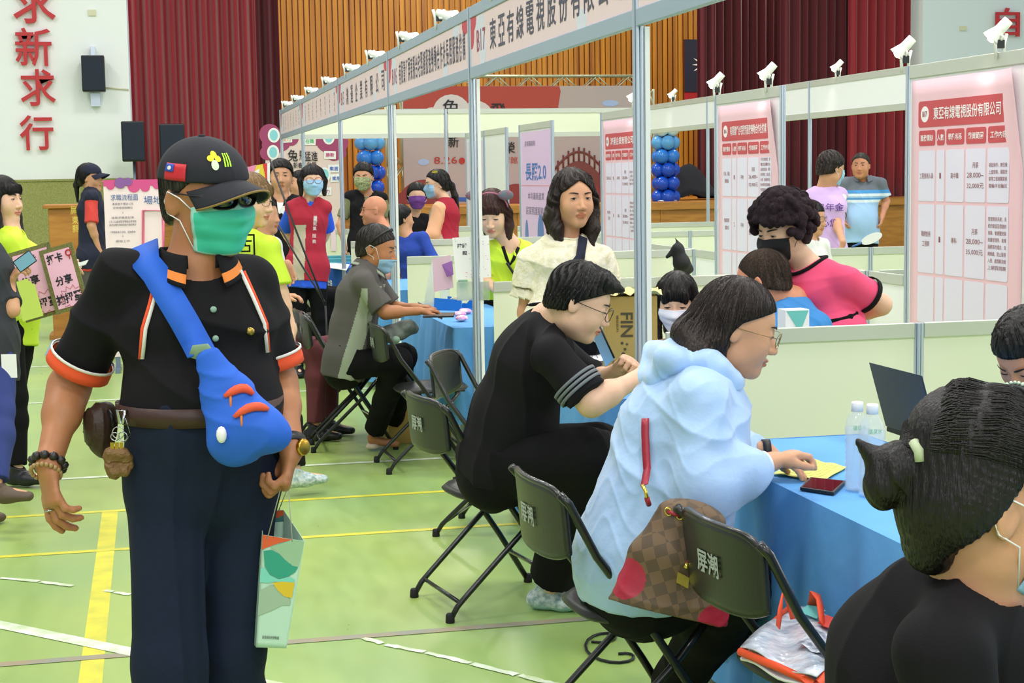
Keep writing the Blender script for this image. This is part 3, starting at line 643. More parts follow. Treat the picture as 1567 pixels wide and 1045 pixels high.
# ---------------------------------------------------------------- clip-on spot lamps
lampw = mat('lamp_shell', 'F2F3EC', .4); bulb = mat('lamp_glow', 'FFF1D0', .5, emit=9); clampb = mat('clamp_dark', '2A2C2E', .5)
def spot(x, y, z, dirv, lab, group, on=True, energy=14, low=0):
    t = thing('clip_spot_lamp', lab, 'lamp', (x, y, z)); d = Vector(dirv).normalized(); side = V(0, 1, 0) if abs(d.y) < .5 else V(1, 0, 0)
    c0 = V(x, y, z)
    MB().sweep([c0+V(-.02, 0, -.03), c0+V(-.022, 0, .04), c0+V(-.035, 0, .09)], .009, 6).sweep([c0+V(.02, 0, -.03), c0+V(.022, 0, .04), c0+V(.035, 0, .09)], .009, 6).build('clamp', lampw, t)
    MB().box(c0+V(-.018, -.014, .02), c0+V(.018, .014, .06)).build('clamp_spring', clampb, t)
    h = c0+V(0, -.03, .075-low); e = h+side*(.045)+V(0, 0, .02-low*.4)
    MB().sweep([c0+V(0, 0, .05), h, e], .007, 6).build('arm', lampw, t)
    b = e+V(0, 0, .01); MB().lathe([(.018, -.07), (.026, -.068), (.028, -.01), (.03, .0), (.048, .05), (.05, .055), (.047, .053), (.02, .012)], b, d, 18, caps=False).lathe([(.026, -.069), (.001, -.07)], b, d, 18, caps=False).build('lamp_head', lampw, t)
    MB().ball(b+d*.036, .03 if on else .028, 12).build('bulb', bulb if on else pvcw, t)
    if on and energy:
        l = bpy.data.lights.new('spot_lamp_light', 'SPOT'); l.energy = energy; l.color = (1, .93, .8); l.spot_size = R(110); l.spot_blend = .6; l.shadow_soft_size = .04
        o = bpy.data.objects.new('spot_lamp_light', l); COL.objects.link(o); o.location = b+d*.08; o.rotation_euler = d.to_track_quat('-Z', 'Y').to_euler()
i = 0
for (y0, y1_) in ((0, 3.07), (3.07, 6.14), (6.14, 9.3), (9.3, 13.0), (13.0, 16.0)):
    for f in (.32, .8):
        spot(0, y0+(y1_-y0)*f, HF+.0, (.75, -.55, -.28), 'white clip-on spot lamp on the front fascia, %s' % (['left half of B17', 'far left end of B17', 'right half of B16', 'left half of B16', 'right half of the third board', 'left half of the third board', 'right half of the fourth board', 'left half of the fourth board', 'right half of the farthest board', 'far end of the row'][i]), 'fascia spot lamps', energy=0, low=.04); i += 1
for (px, py, X, lab) in ((1530, 80, DB, 'glowing clip-on spot lamp at the right end of the B17 poster panel'), (1385, 98, DB, 'glowing clip-on spot lamp at the left end of the B17 poster panel'), (1282, 115, X2, 'clip-on spot lamp between the B16 and B17 posters'), (1176, 130, DB, 'clip-on spot lamp on the right end of the B16 poster panel'), (1097, 143, DB, 'clip-on spot lamp on the left end of the B16 poster panel'), (1030, 152, X2, 'clip-on spot lamp over the right balloon column'), (972, 165, DB, 'clip-on spot lamp above the B15 poster by the front post')):
    p = at(px, py, X=X); z = HP if X == DB else HF
    spot(X, p.y, z, (-.75, .35, -.9) if X == DB else (-.75, .35, -.9), lab, 'poster spot lamps', energy=10)
# ================================================================ bodies: smooth solids meshed as one surface
def nrm(v): v = np.asarray(v, float); return v/max(1e-9, np.linalg.norm(v))
def ar(v): return np.array([float(x) for x in v])
class Prim: pass
class Field:
    def __init__(s): s.p = []; s.disp = None; s.k = .02
    def _add(s, q, op, k): q.op = op; q.k = s.k if k is None else k; s.p.append(q); return s
    def ell(s, c, r, F=None, op='u', k=None):
        q = Prim(); q.t = 'e'; q.c = ar(c); q.r = np.array(r, float) if np.ndim(r) else np.full(3, float(r)); q.F = np.eye(3) if F is None else np.array(F)
        m = q.r.max(); q.lo = q.c-m; q.hi = q.c+m; return s._add(q, op, k)
    def seg(s, a, b, ra, rb, lat=None, op='u', k=None, flat=False, flata=False):
        q = Prim(); q.t = 's'; q.a = ar(a); q.b = ar(b); ax = q.b-q.a; q.L = max(1e-5, np.linalg.norm(ax)); ax = ax/q.L
        l = np.array(lat, float) if lat is not None else (np.array([1., 0, 0]) if abs(ax[0]) < .8 else np.array([0, 1., 0]))
        l = nrm(l-ax*l.dot(ax)); q.F = np.array([l, np.cross(ax, l), ax])
        q.ra = np.array(ra if np.ndim(ra) else (ra, ra), float); q.rb = np.array(rb if np.ndim(rb) else (rb, rb), float)
        m = max(q.ra.max(), q.rb.max()); q.lo = np.minimum(q.a, q.b)-m; q.hi = np.maximum(q.a, q.b)+m; q.flat = flat; q.flata = flata
        return s._add(q, op, k)
    def chain(s, pts, rs, **k):
        for i in range(len(pts)-1): s.seg(pts[i], pts[i+1], rs[i], rs[i+1], **k)
        return s
    def fn(s, f, c, F, lo, hi, op='s', k=.003):
        "f(local points) -> distance; box lo..hi in place coordinates"
        q = Prim(); q.t = 'f'; q.f = f; q.c = ar(c); q.F = np.array(F); q.lo = ar(lo); q.hi = ar(hi); return s._add(q, op, k)
    @staticmethod
    def ev(q, P):
        if q.t == 'e':
            p = (P-q.c)@q.F.T; k0 = np.sqrt(((p/q.r)**2).sum(1)); k1 = np.sqrt(((p/q.r**2)**2).sum(1)); return k0*(k0-1)/np.maximum(k1, 1e-6)
        if q.t == 's':
            p = (P-q.a)@q.F.T; al = p[:, 2]; t = np.clip(al/q.L, 0, 1); z = al-t*q.L
            rx = q.ra[0]+(q.rb[0]-q.ra[0])*t; ry = q.ra[1]+(q.rb[1]-q.ra[1])*t; rz = np.minimum(rx, ry)
            X, Y, Z = p[:, 0]/rx, p[:, 1]/ry, z/rz
            k0 = np.sqrt(X*X+Y*Y+Z*Z); k1 = np.sqrt((X/rx)**2+(Y/ry)**2+(Z/rz)**2)
            d = k0*(k0-1)/np.maximum(k1, 1e-6)
            if q.flat: d = np.maximum(d, al-q.L)
            if q.flata: d = np.maximum(d, -al)
            return d
        return q.f((P-q.c)@q.F.T)
    def eval(s, P, band=1e9):
        d = np.full(len(P), .5)
        for q in s.p:
            if band < 1e8:
                pad = q.k+band; ix = np.nonzero(((P >= q.lo-pad) & (P <= q.hi+pad)).all(1))[0]
                if not len(ix): continue
            else: ix = slice(None)
            e = Field.ev(q, P[ix]); o = d[ix]; k = max(q.k, 1e-6)
            if q.op == 'u':
                h = np.clip(.5+.5*(o-e)/k, 0, 1); r = o*(1-h)+e*h-k*h*(1-h)
            elif q.op == 's':
                e = -e; h = np.clip(.5-.5*(o-e)/k, 0, 1); r = o*(1-h)+e*h+k*h*(1-h)
            else:
                h = np.clip(.5-.5*(o-e)/k, 0, 1); r = o*(1-h)+e*h+k*h*(1-h)
            d[ix] = r
        return d
    def mesh(s, res, name, mats, mfn=None, pad=.03):
        us = [q for q in s.p if q.op == 'u']
        lo = np.min([q.lo for q in us], 0)-pad; hi = np.max([q.hi for q in us], 0)+pad
        lo = np.floor(lo/res)*res
        B = 6; nb = np.ceil((hi-lo)/(res*B)).astype(int)+1; n = nb*B
        g = np.stack(np.meshgrid(*[np.arange(k) for k in nb], indexing='ij'), -1).reshape(-1, 3)
        cen = lo+(g+.5)*B*res-res*.5
        dc = s.eval(cen); lim = B*res*.9+.02
        act = np.abs(dc) < lim
        D = np.where(dc < 0, -1, 1).astype(np.float32).reshape(nb).repeat(B, 0).repeat(B, 1).repeat(B, 2)
        gi = g[act]*B
        off = np.stack(np.meshgrid(*[np.arange(B)]*3, indexing='ij'), -1).reshape(-1, 3)
        I = (gi[:, None, :]+off[None]).reshape(-1, 3)
        for c0 in range(0, len(I), 400000):
            Ic = I[c0:c0+400000]; P = lo+Ic*res
            d = s.eval(P, .02)
            if s.disp is not None:
                m = np.abs(d) < .04; d[m] += s.disp(P[m])
            D[Ic[:, 0], Ic[:, 1], Ic[:, 2]] = d
        # surface nets
        S = D < 0
        c = sum(S[a:n[0]-1+a, b:n[1]-1+b, e:n[2]-1+e].astype(np.int8) for a in (0, 1) for b in (0, 1) for e in (0, 1))
        cells = np.argwhere((c > 0) & (c < 8))
        idx = np.full(n, -1, np.int32); idx[cells[:, 0], cells[:, 1], cells[:, 2]] = np.arange(len(cells))
        acc = np.zeros((len(cells), 3)); cnt = np.zeros(len(cells))
        cor = {(a, b, e): D[cells[:, 0]+a, cells[:, 1]+b, cells[:, 2]+e].astype(float) for a in (0, 1) for b in (0, 1) for e in (0, 1)}
        for ax in range(3):
            for u in (0, 1):
                for v in (0, 1):
                    k0 = [0, 0, 0]; o1, o2 = [q for q in range(3) if q != ax]; k0[o1] = u; k0[o2] = v; k1 = list(k0); k1[ax] = 1
                    d0, d1 = cor[tuple(k0)], cor[tuple(k1)]; m = (d0 < 0) != (d1 < 0)
                    t = d0[m]/(d0[m]-d1[m]); p = np.tile(np.array(k0, float), (m.sum(), 1)); p[:, ax] = t
                    acc[m] += p; cnt[m] += 1
        Vt = lo+(cells+acc/cnt[:, None])*res
        Q = []
        for ax in range(3):
            o1, o2 = (ax+1) % 3, (ax+2) % 3
            sl0 = [slice(1, None)]*3; sl1 = [slice(1, None)]*3; sl0[ax] = slice(0, -1); sl1[ax] = slice(1, None)
            A0, A1 = S[tuple(sl0)], S[tuple(sl1)]
            e = np.argwhere(A0 != A1); ins = A0[e[:, 0], e[:, 1], e[:, 2]]
            base = e.copy()
            for q in range(3):
                if q != ax: base[:, q] += 1
            def at_(da, db):
                r = base.copy(); r[:, o1] -= da; r[:, o2] -= db; return idx[r[:, 0], r[:, 1], r[:, 2]]
            q4 = np.stack([at_(0, 0), at_(1, 0), at_(1, 1), at_(0, 1)], 1)
            q4[~ins] = q4[~ins][:, ::-1]; Q.append(q4)
        Q = np.concatenate(Q); Q = Q[(Q >= 0).all(1)]
        me = bpy.data.meshes.new(name); me.vertices.add(len(Vt)); me.vertices.foreach_set('co', Vt.astype(np.float32).ravel())
        me.loops.add(len(Q)*4); me.loops.foreach_set('vertex_index', Q.ravel().astype(np.int32))
        me.polygons.add(len(Q)); me.polygons.foreach_set('loop_start', np.arange(0, len(Q)*4, 4, dtype=np.int32))
        for q in (mats if isinstance(mats, (list, tuple)) else [mats]): me.materials.append(q)
        me.polygons.foreach_set('use_smooth', np.ones(len(Q), bool))
        if mfn is not None:
            fc = Vt[Q].mean(1); me.polygons.foreach_set('material_index', mfn(fc).astype(np.int32))
        me.update(calc_edges=True); me.validate()
        return me
def folds(amp, freq=22, seed=0, stretch=(1, 1, 1)):
    rs = np.random.RandomState(seed); A = rs.randn(4, 3); A = A/np.linalg.norm(A, axis=1)[:, None]*freq*np.array(stretch)
    def f(P):
        a = P@A[0]; b = P@A[1]*1.3; c = P@A[2]*1.7; e = P@A[3]*.6
        n = np.sin(a+1.8*np.sin(b*.6+e)); m = np.sin(c+1.5*np.sin(a*.5))
        return amp*(.62-1.25*(1-np.abs(n))**2.2+.4*m*np.sin(e*1.9+n))
    return f
# ---------------------------------------------------------------- people
skin_tones = {'t': ('D9A27C', 'B9714F'), 'l': ('EBBF9F', 'C97F68'), 'd': ('B67A50', '93583C'), 'r': ('D48F6C', 'B06A50')}
def skinmat(k): return mat('skin_'+k, skin_tones[k][0], .5, sss=.12, bump=.04, bscale=90, var=.1, vscale=14, c2=None)
def lipmat(k): return mat('lips_'+k, skin_tones[k][1], .4)
eyew = mat('eye_white', 'E9E4DE', .25); iris = mat('eye_iris', '1E1410', .15); lash = mat('lash', '1A1412', .6)
def hairmat(name, c, c2):
    return mat('hair_'+name, c, .36, bump=.4, bscale=55, var=.5, vscale=40, c2=c2, stretch=(6, 6, .6), spec=.4)
H_BLK = hairmat('black', '1A1613', '0B0908'); H_BRN = hairmat('brown', '4A2C1C', '2A170E'); H_GRY = hairmat('grey', '4A463E', '24211D'); H_LBR = hairmat('light_brown', '9A7A4C', '6B4F30'); H_AFR = mat('hair_curly', '2C1420', .9, bump=1, bscale=260, var=.4, vscale=120); H_DBR = hairmat('dark_brown', '2E1F16', '170F0B')
def frame(fwd, up):
    f = nrm(fwd); u = np.array(up, float); r = nrm(np.cross(f, u)); u = np.cross(r, f); return np.array([r, f, u])
def head_prims(F, c, Fr, s, neck, chinr=1.0, res=.005, nr=.052):
    W = lambda p: c+(np.array(p)*s)@Fr
    E = lambda p, r, op='u', k=.02: F.ell(W(p), np.array(r)*s, Fr, op, k*s)
    E((0, -.012, .03), (.076, .096, .087)); E((0, .022, -.018), (.066, .068, .088), k=.03)
    E((0, .032, -.078), (.049*chinr, .05, .042), k=.03); E((0, .070, -.100), (.021, .016, .015), k=.025)
    for x in (-1, 1):
        E((x*.047*chinr, .004, -.062), (.02, .028, .026), k=.03); E((x*.037, .058, -.034), (.026, .024, .028), k=.03)
    F.seg(W((0, .086, .006)), W((0, .103, -.030)), .0075*s, .0105*s, k=.012*s); E((0, .107, -.034), (.0105, .009, .009), k=.006)
    for x in (-1, 1): E((x*.0125, .097, -.037), (.0085, .010, .008), k=.006)
    for x in (-1, 1): E((x*.032, .098, .004), (.021, .014, .011), 's', .014)
    for x in (-1, 1): E((x*.031, .0735, .003), (.0155, .0140, .0130), k=.006)
    E((0, .0905, -.0615), (.021, .010, .0060), k=.006); E((0, .0885, -.0725), (.017, .010, .0068), k=.006)
    F.seg(W((-.023, .094, -.0665)), W((.023, .094, -.0665)), .0022*s, .0022*s, op='s', k=.003*s)
    for x in (-1, 1):
        Fe = Fr.copy(); a = R(18*x); Fe = np.array([Fr[0]*math.cos(a)+Fr[1]*math.sin(a), -Fr[0]*math.sin(a)+Fr[1]*math.cos(a), Fr[2]])
        F.ell(W((x*.079, -.012, -.006)), np.array((.0065, .019, .031))*s, Fe, 'u', .006*s); F.ell(W((x*.087, -.008, -.002)), np.array((.0055, .011, .018))*s, Fe, 's', .004*s)
    nb = ar(neck); n0 = W((0, -.022, -.055)); F.seg(n0, nb, (nr*s*.95, nr*s), (nr*1.12*s, nr*1.1*s), lat=Fr[0], k=.03*s)
def eyes_part(t, c, Fr, s, open_=.5, gaze=0, brow='3', browc=None, down=0, eye_w=1.0):
    W = lambda p: c+(np.array(p)*s)@Fr
    for x in (-1, 1):
        cc = np.array((x*.031, .0735, .003)); rr = np.array((.0161, .0146, .0136))
        def pt(az, el, k=1.0): 
            return W(cc+rr*k*np.array((math.sin(az)*math.cos(el), math.cos(az)*math.cos(el), math.sin(el))))
        up_ = lambda u: R(4)-R(down)+R(26*open_)*math.cos(u*1.45); lo_ = lambda u: R(-3)-R(down)-R(12*open_)*math.cos(u*1.5)
        mb = MB(); AZ = R(50)*eye_w
        def mf(u, v):
            az = (u*2-1+1/14)*AZ; el = lo_(u*2-1)+(up_(u*2-1)-lo_(u*2-1))*v
            return 1 if (az-gaze*x*0-gaze)**2+(el-R(2)+R(down))**2*.8 < .155 else 0
        mb.grid(lambda u, v: pt((u*2-1)*AZ, lo_(u*2-1)+(up_(u*2-1)-lo_(u*2-1))*v, 1.0), 14, 6, mfn=mf)
        o = mb.build('eye', [eyew, iris], t, recalc=False)
        mb = MB(); mb.sweep([pt((u/5-1)*AZ*1.12, up_(u/5-1), 1.04) for u in range(11)], [.0012*s*(1+.5*math.sin(u/10*math.pi)) for u in range(11)], 5)
        if open_ > .2: mb.sweep([pt((u/5-1)*AZ, lo_(u/5-1), 1.02) for u in range(11)], .0005*s, 4)
        mb.build('eyelash', lash, t)
        if browc is not None:
            mb = MB(); mb.sweep([W((x*(.014+.036*u/7), .0955-.019*(u/7)**2-.002, .0235+.006*math.sin(u/7*2.2)-.002*u/7)) for u in range(8)], [s*q for q in (.0025, .0034, .0036, .0034, .003, .0026, .002, .001)], 6, flat=(Fr[1], .5))
            mb.build('eyebrow', browc, t)
def face_front(F, c, Fr, s, n=(13, 12), zr=(-.112, .012), azm=68, off=.004, smooth=True):
    "points on the face surface seen from the head centre: used to lay a mask on it"
    G = np.zeros((n[0]+1, n[1]+1)); pts = []
    for i in range(n[0]+1):
        az = R(-azm+2*azm*i/n[0])
        for j in range(n[1]+1):
            z = zr[0]+(zr[1]-zr[0])*j/n[1]; pts.append((az, z))
    A = np.array(pts); dirs = np.stack([np.sin(A[:, 0]), np.cos(A[:, 0]), 0*A[:, 0]], 1); org = np.stack([0*A[:, 0], 0*A[:, 0]+.01, A[:, 1]], 1)
    rr = np.full(len(A), .15)
    for it in range(40):
        P = c+((org+dirs*rr[:, None])*s)@Fr; d = F.eval(P)/s; rr = np.maximum(.02, rr-np.clip(d, -.02, .02)*.8)
    rr = rr.reshape(n[0]+1, n[1]+1)
    if smooth:
        for it in range(4):
            q = rr.copy(); q[1:-1] = np.maximum(rr[1:-1], (rr[:-2]+rr[2:])/2+0*rr[1:-1]); q[:, 1:-1] = np.maximum(q[:, 1:-1], (q[:, :-2]+q[:, 2:])/2); rr = q
    return A.reshape(n[0]+1, n[1]+1, 2), rr+off
def mask_part(t, F, c, Fr, s, m, m2=None, pleats=True, loops=True, zr=(-.108, .010), azm=64, chin=False, name='face_mask', loopm=None, peak=0):
    if chin: zr = (zr[0]-.045, zr[1]-.045)
    n = (22, 24); A, rr = face_front(F, c, Fr, s, n, zr, azm)
    def P(i, j, extra=0):
        az, z = A[i, j]; r_ = rr[i, j]+extra
        # the upper and lower edges are straight across: pull side corners in
        sq = abs(az/R(azm)); zz = z-(z-(zr[0]+zr[1])/2)*.18*sq**3; 
        r_ += peak*(1-sq**1.5)*max(0, math.sin(math.pi*j/n[1]))
        return c+(np.array((math.sin(az)*r_, .01+math.cos(az)*r_, zz))*s)@Fr
    pl = lambda j: (.0022*abs(math.sin((j/n[1])*math.pi*3.2)) if pleats else 0)
    vs = [P(i, j, pl(j)) for i in range(n[0]+1) for j in range(n[1]+1)]
    mb = MB(); fs = []; mi = []
    for i in range(n[0]):
        for j in range(n[1]):
            a = i*(n[1]+1)+j; mb.f.append((a, a+n[1]+1, a+n[1]+2, a+1)); mb.mi.append(1 if (m2 and (j >= n[1]-3 or j < 1 or i < 1 or i >= n[0]-1)) else 0); mb.sm.append(True)
    mb.v = [tuple(v) for v in vs]
    o = mb.build(name, [m, m2 or m], t, solid=.0016*s, recalc=False)
    if loops:
        lm = loopm or wht
        for x, i in ((1, n[0]), (-1, 0)):
            ear_t = c+(np.array((x*.085, -.018, .018))*s)@Fr; ear_b = c+(np.array((x*.084, -.022, -.028))*s)@Fr; back = c+(np.array((x*.081, -.036, -.004))*s)@Fr
            tp, bt = P(i, n[1]-1), P(i, 1)
            mid1 = c+(np.array((x*.083, .02, .008))*s)@Fr; mid2 = c+(np.array((x*.078, .012, -.04))*s)@Fr
            MB().sweep([tp, mid1, ear_t, back, ear_b, mid2, bt], .0013*s, 6).build('ear_loop', lm, t)
    return o
def glasses_part(t, c, Fr, s, m, lens=None, r=(.023, .019), y=.103, z=.004, thick=.0013, name='glasses', temple=True, square=.6, sunglass=False):
    W = lambda p: c+(np.array(p)*s)@Fr
    mb = MB(); lm = MB()
    for x in (-1, 1):
        P = []
        for k in range(20):
            a = 2*math.pi*k/20; ca, sa = math.cos(a), math.sin(a); q = (abs(ca)**(2/square*.8)+abs(sa)**(2/square*.8))**(-square/1.6) if square < 1 else 1
            P.append(W((x*(.031)+r[0]*ca*q, y-abs(x*.031+r[0]*ca*q)**2*5.5, z+r[1]*sa*q)))
        mb.sweep(P, thick*s, 6, closed=True)
        if lens is not None: lm.add([W((x*.031, y-.0045, z))]+P, [(0, 1+k, 1+(k+1) % 20) for k in range(20)], 0, True)
        if temple: mb.sweep([W((x*(.031+r[0]), y-.016, z+.006)), W((x*.077, .06, z+.006)), W((x*.082, -.012, z+.006)), W((x*.081, -.035, z-.012))], thick*s, 6)
    mb.sweep([W((-.031+r[0]*.9, y-.002, z+.003)), W((0, y+.001, z+.006)), W((.031-r[0]*.9, y-.002, z+.003))], thick*s, 6)
    o = mb.build(name, m, t)
    if lens is not None: lm.build('lens', lens, o if o.parent else t, solid=.0008)
    return o
def rot_about(v, ax, a):
    v = np.array(v, float); ax = nrm(ax); return v*math.cos(a)+np.cross(ax, v)*math.sin(a)+ax*ax.dot(v)*(1-math.cos(a))
def hand_prims(F, wr, d, pn, side, s=1.0, curl=(20, 30, 25), thumb=(.55, .5, .3), spread=.06, curls=None, k=.008, fat=1.0):
    "wr wrist, d pointing direction of the hand, pn palm normal (out of the palm), side +1 right hand, -1 left"
    wr = ar(wr); d = nrm(d); pn = nrm(ar(pn)-d*ar(pn).dot(d)); lat = np.cross(pn, d)*side   # toward the thumb side
    s = s*1.0
    F.seg(wr-d*.015*s, wr+d*.02*s, (.026*s, .019*s), (.031*s, .016*s), lat=lat, k=.015)
    F.seg(wr+d*.02*s, wr+d*.078*s, (.032*s*fat, .0150*s*fat), (.039*s*fat, .0125*s*fat), lat=lat, k=.012)
    F.ell(wr+d*.035*s+lat*.022*s+pn*.008*s, (.016*s, .016*s, .022*s), k=.012)
    offs = (.031, .0105, -.0105, -.030); lens = (.070, .079, .073, .057); rad = (.0090, .0092, .0088, .0078)
    tips = []
    for i in range(4):
        c_ = curls[i] if curls else curl
        b = wr+d*(.080-.004*abs(i-1.2))*s+lat*offs[i]*s*fat; dd = nrm(d+lat*spread*(1.5-i)); L = lens[i]*s; p = b-dd*.012*s; ax = np.cross(dd, pn); r_ = rad[i]*s*fat
        pts = [p]; 
        for j, f in enumerate((.46, .30, .24)):
            dd = rot_about(dd, ax, R(c_[j])); p = (pts[-1] if j else b)+dd*L*f; pts.append(p)
        F.chain([pts[0], pts[1], pts[2], pts[3]], [r_*1.08, r_, r_*.93, r_*.82], k=.0035*s); tips.append(pts[-1])
    td = nrm(d*thumb[0]+lat*thumb[1]+pn*thumb[2]); b = wr+d*.028*s+lat*.024*s+pn*.004*s
    p1 = b+td*.030*s; td2 = nrm(td+d*.45+pn*.1); p2 = p1+td2*.030*s; p3 = p2+nrm(td2+d*.15)*.022*s
    F.chain([b, p1, p2, p3], [.0135*s, .0115*s, .0105*s, .0088*s], k=.007*s); tips.append(p3)
    return tips
def ik(a, b, l1, l2, hint):
    a, b = ar(a), ar(b); v = b-a; L = np.linalg.norm(v); L2 = min(L, (l1+l2)*.999); u = v/max(L, 1e-6); b = a+u*L2
    x = (l1*l1-l2*l2+L2*L2)/(2*L2); h = math.sqrt(max(0, l1*l1-x*x)); n = ar(hint); n = nrm(n-u*n.dot(u)); return a+u*x+n*h, b
class Person:
    """joints in place coordinates; facing f (horizontal), h body height"""
    def __init__(s, name, label, foot, f, h=1.66, female=False, group=None, lean=0, sit=None, wide=1.0, tone='t', res=.006, twist=0, cat='person'):
        s.h = h; s.female = female; s.tone = tone; s.res = res; s.w = wide; s.f = nrm((f[0], f[1], 0)); s.r = np.array([s.f[1], -s.f[0], 0])
        x, y = foot[0], foot[1]; k = h/1.70; s.s = k
        hipz = .90*k if sit is None else sit+.085
        s.P = np.array([x, y, hipz]); la = R(lean); s.up = nrm(s.f*math.sin(la)+np.array([0, 0, 1])*math.cos(la))
        rt = s.r if not twist else rot_about(s.r, (0, 0, 1), R(twist)); s.rs = rt
        s.N = s.P+s.up*.515*k; s.fb = nrm(np.cross(s.up, rt))  # body forward of the chest
        hw = (.145 if female else .168)*k*wide**.5
        s.sh = {q: s.N-s.up*.045*k+rt*hw*q for q in (1, -1)}
        s.hp = {q: s.P+s.r*.082*k*q for q in (1, -1)}
        s.hc = s.N+nrm(s.up*.8+s.f*.25+np.array([0, 0, .3]))*.165*k; s.hf = s.f.copy(); s.hu = np.array([0, 0, 1.]); s.hs = k*(.97 if female else 1.0)
        if sit is None:
            s.an = {q: np.array([x, y, .08])+s.r*.09*q for q in (1, -1)}; s.kn = {q: (s.hp[q]+s.an[q])/2+s.f*.02 for q in (1, -1)}; s.toe = {q: s.f for q in (1, -1)}
        else:
            s.kn = {q: s.P+s.r*.11*q+s.f*.42*k+np.array([0, 0, .02]) for q in (1, -1)}; s.an = {q: np.array([*(s.kn[q]-s.f*.02)[:2], .08]) for q in (1, -1)}; s.toe = {q: s.f for q in (1, -1)}
        s.el = {}; s.wr = {}; s.hd = {}; s.pn = {}; s.curl = {1: (22, 30, 22), -1: (22, 30, 22)}; s.curls = {1: None, -1: None}; s.thumb = {1: (.6, .45, .3), -1: (.6, .45, .3)}
        for q in (1, -1): s.arm(q, s.sh[q]-np.array([0, 0, .50*k])+s.r*.05*q+s.f*.04, -s.f*.5+s.r*.5*q)
        s.name, s.label, s.cat, s.group = name, label, cat, group
        s.armr = (.047, .037, .034, .025); s.legr = (.082, .056, .052, .036); s.hw, s.hd_, s.ww, s.wd, s.cw, s.cd = (.165, .115, .135, .098, .155, .108) if not female else (.165, .115, .120, .090, .138, .102)
        s.bust = .0; s.belly = 0.0; s.nr = .045 if female else .053; s.chinr = .9 if female else 1.0; s.handk = .92 if female else 1.0
    def arm(s, q, wr, hint, hd=None, pn=None):
        k = s.s; s.el[q], s.wr[q] = ik(s.sh[q], wr, .29*k, .245*k, hint)
        s.hd[q] = nrm(s.wr[q]-s.el[q]) if hd is None else nrm(hd); s.pn[q] = nrm(-s.r*q) if pn is None else nrm(pn); return s
    def leg(s, q, an, hint=None, toe=None):
        k = s.s; s.kn[q], s.an[q] = ik(s.hp[q], an, .42*k, .41*k, s.f if hint is None else hint)
        if toe is not None: s.toe[q] = nrm(toe)
        return s
    def torso(s, F, t=0.0, k=.05, low=.10, top=True, shoulders=True):
        K = s.s; w = s.w; P, N, up, f = s.P, s.N, s.up, s.fb
        mid = (P+N)/2; wa = P+(N-P)*.36; ch = P+(N-P)*.72
        lat = s.r+s.rs
        F.seg(P-up*low*K*.3, P+up*.03*K, (s.hw*K*w+t, s.hd_*K*w+t), (s.hw*K*w+t, s.hd_*K*w+t), lat=s.r, k=k)
        F.seg(P+up*.03*K, wa, (s.hw*K*w+t, s.hd_*K*w+t), (s.ww*K*w+t, s.wd*K*w+t), lat=lat, k=k)
        F.seg(wa, ch, (s.ww*K*w+t, s.wd*K*w+t), (s.cw*K*w**.7+t, s.cd*K*w**.8+t), lat=lat, k=k)
        if top: F.seg(ch, N-up*.06*K, (s.cw*K*w**.7+t, s.cd*K*w**.8+t), (s.cw*K*w**.5*.80+t, s.cd*K*.72+t), lat=s.rs, k=k)
        if s.belly: F.ell(P+up*.12*K+f*.05*K*w, np.array((.13, .10, .13))*K*w*(.8+s.belly)+t, np.array([s.r, s.f, [0, 0, 1]]), k=.06)
        if s.bust:
            for q in (1, -1): F.ell(P+(N-P)*.66+f*(s.cd*K*.72)+s.rs*.065*K*q, np.array((.062, .055, .06))*K*s.bust+t, k=.04)
        if shoulders:
            for q in (1, -1):
                F.seg(N+up*.0*K-up*.01*K, s.sh[q]-up*.0, (.045*K+t), (.050*K+t), k=.04)
    def arms(s, F, t=0, upto=1.0, q=None, r=None, flat=True, k=.02, loose=0.0):
        "sleeves or bare arms; upto: 1 = elbow, 2 = wrist"
        K = s.s; r = r or [x*K for x in s.armr]
        for q_ in ((1, -1) if q is None else (q,)):
            a, b, c = s.sh[q_], s.el[q_], s.wr[q_]
            if upto <= 1:
                e = a+(b-a)*upto; re = r[0]+(r[1]-r[0])*upto+t+loose; F.seg(a, e, r[0]+t, re, k=k, flat=flat)
            else:
                F.seg(a, b, r[0]+t, r[1]+t+loose*.5, k=k); u = upto-1; e = b+(c-b)*u; F.seg(b, e, r[2]+t+loose*.5, r[2]+(r[3]-r[2])*u+t+loose, k=k, flat=flat)
    def legs(s, F, t=0, upto=2.0, k=.03, loose=0, flat=True):
        K = s.s; r = [x*K*s.w**.5 for x in s.legr]
        for q in (1, -1):
            a, b, c = s.hp[q], s.kn[q], s.an[q]; F.seg(a, b, r[0]+t, r[1]+t+loose*.5, k=k); u = upto-1; e = b+(c-b)*u
            m_ = b+(e-b)*.35
            F.seg(b, m_, r[2]+t+loose*.5, r[2]*1.02+t+loose*.7, k=k); F.seg(m_, e, r[2]*1.02+t+loose*.7, r[2]+(r[3]-r[2])*u+t+loose, k=k, flat=flat)
    def start(s):
        loc = [float(s.P[0]), float(s.P[1]), 0.0]
        s.t = thing(s.name, s.label, s.cat, loc, group=s.group); return s
    def body(s, hands=(1, -1), legs=True, upper=True, res=None, fn=None, extra=None):
        K = s.s; F = Field(); F.k = .03*K
        s.torso(F, -.014, low=.1)
        r = [x*K for x in s.armr]
        for q in (1, -1):
            F.seg(s.sh[q], s.el[q], r[0]-.001, r[1], k=.025); F.seg(s.el[q], s.wr[q], r[2], r[3]*.9, k=.02); F.seg(s.el[q], s.el[q]+(s.wr[q]-s.el[q])*.35, r[2], r[2]*1.03, k=.02)
            if q in hands: hand_prims(F, s.wr[q], s.hd[q], s.pn[q], q, K*s.handk, s.curl[q], s.thumb[q], curls=s.curls[q])
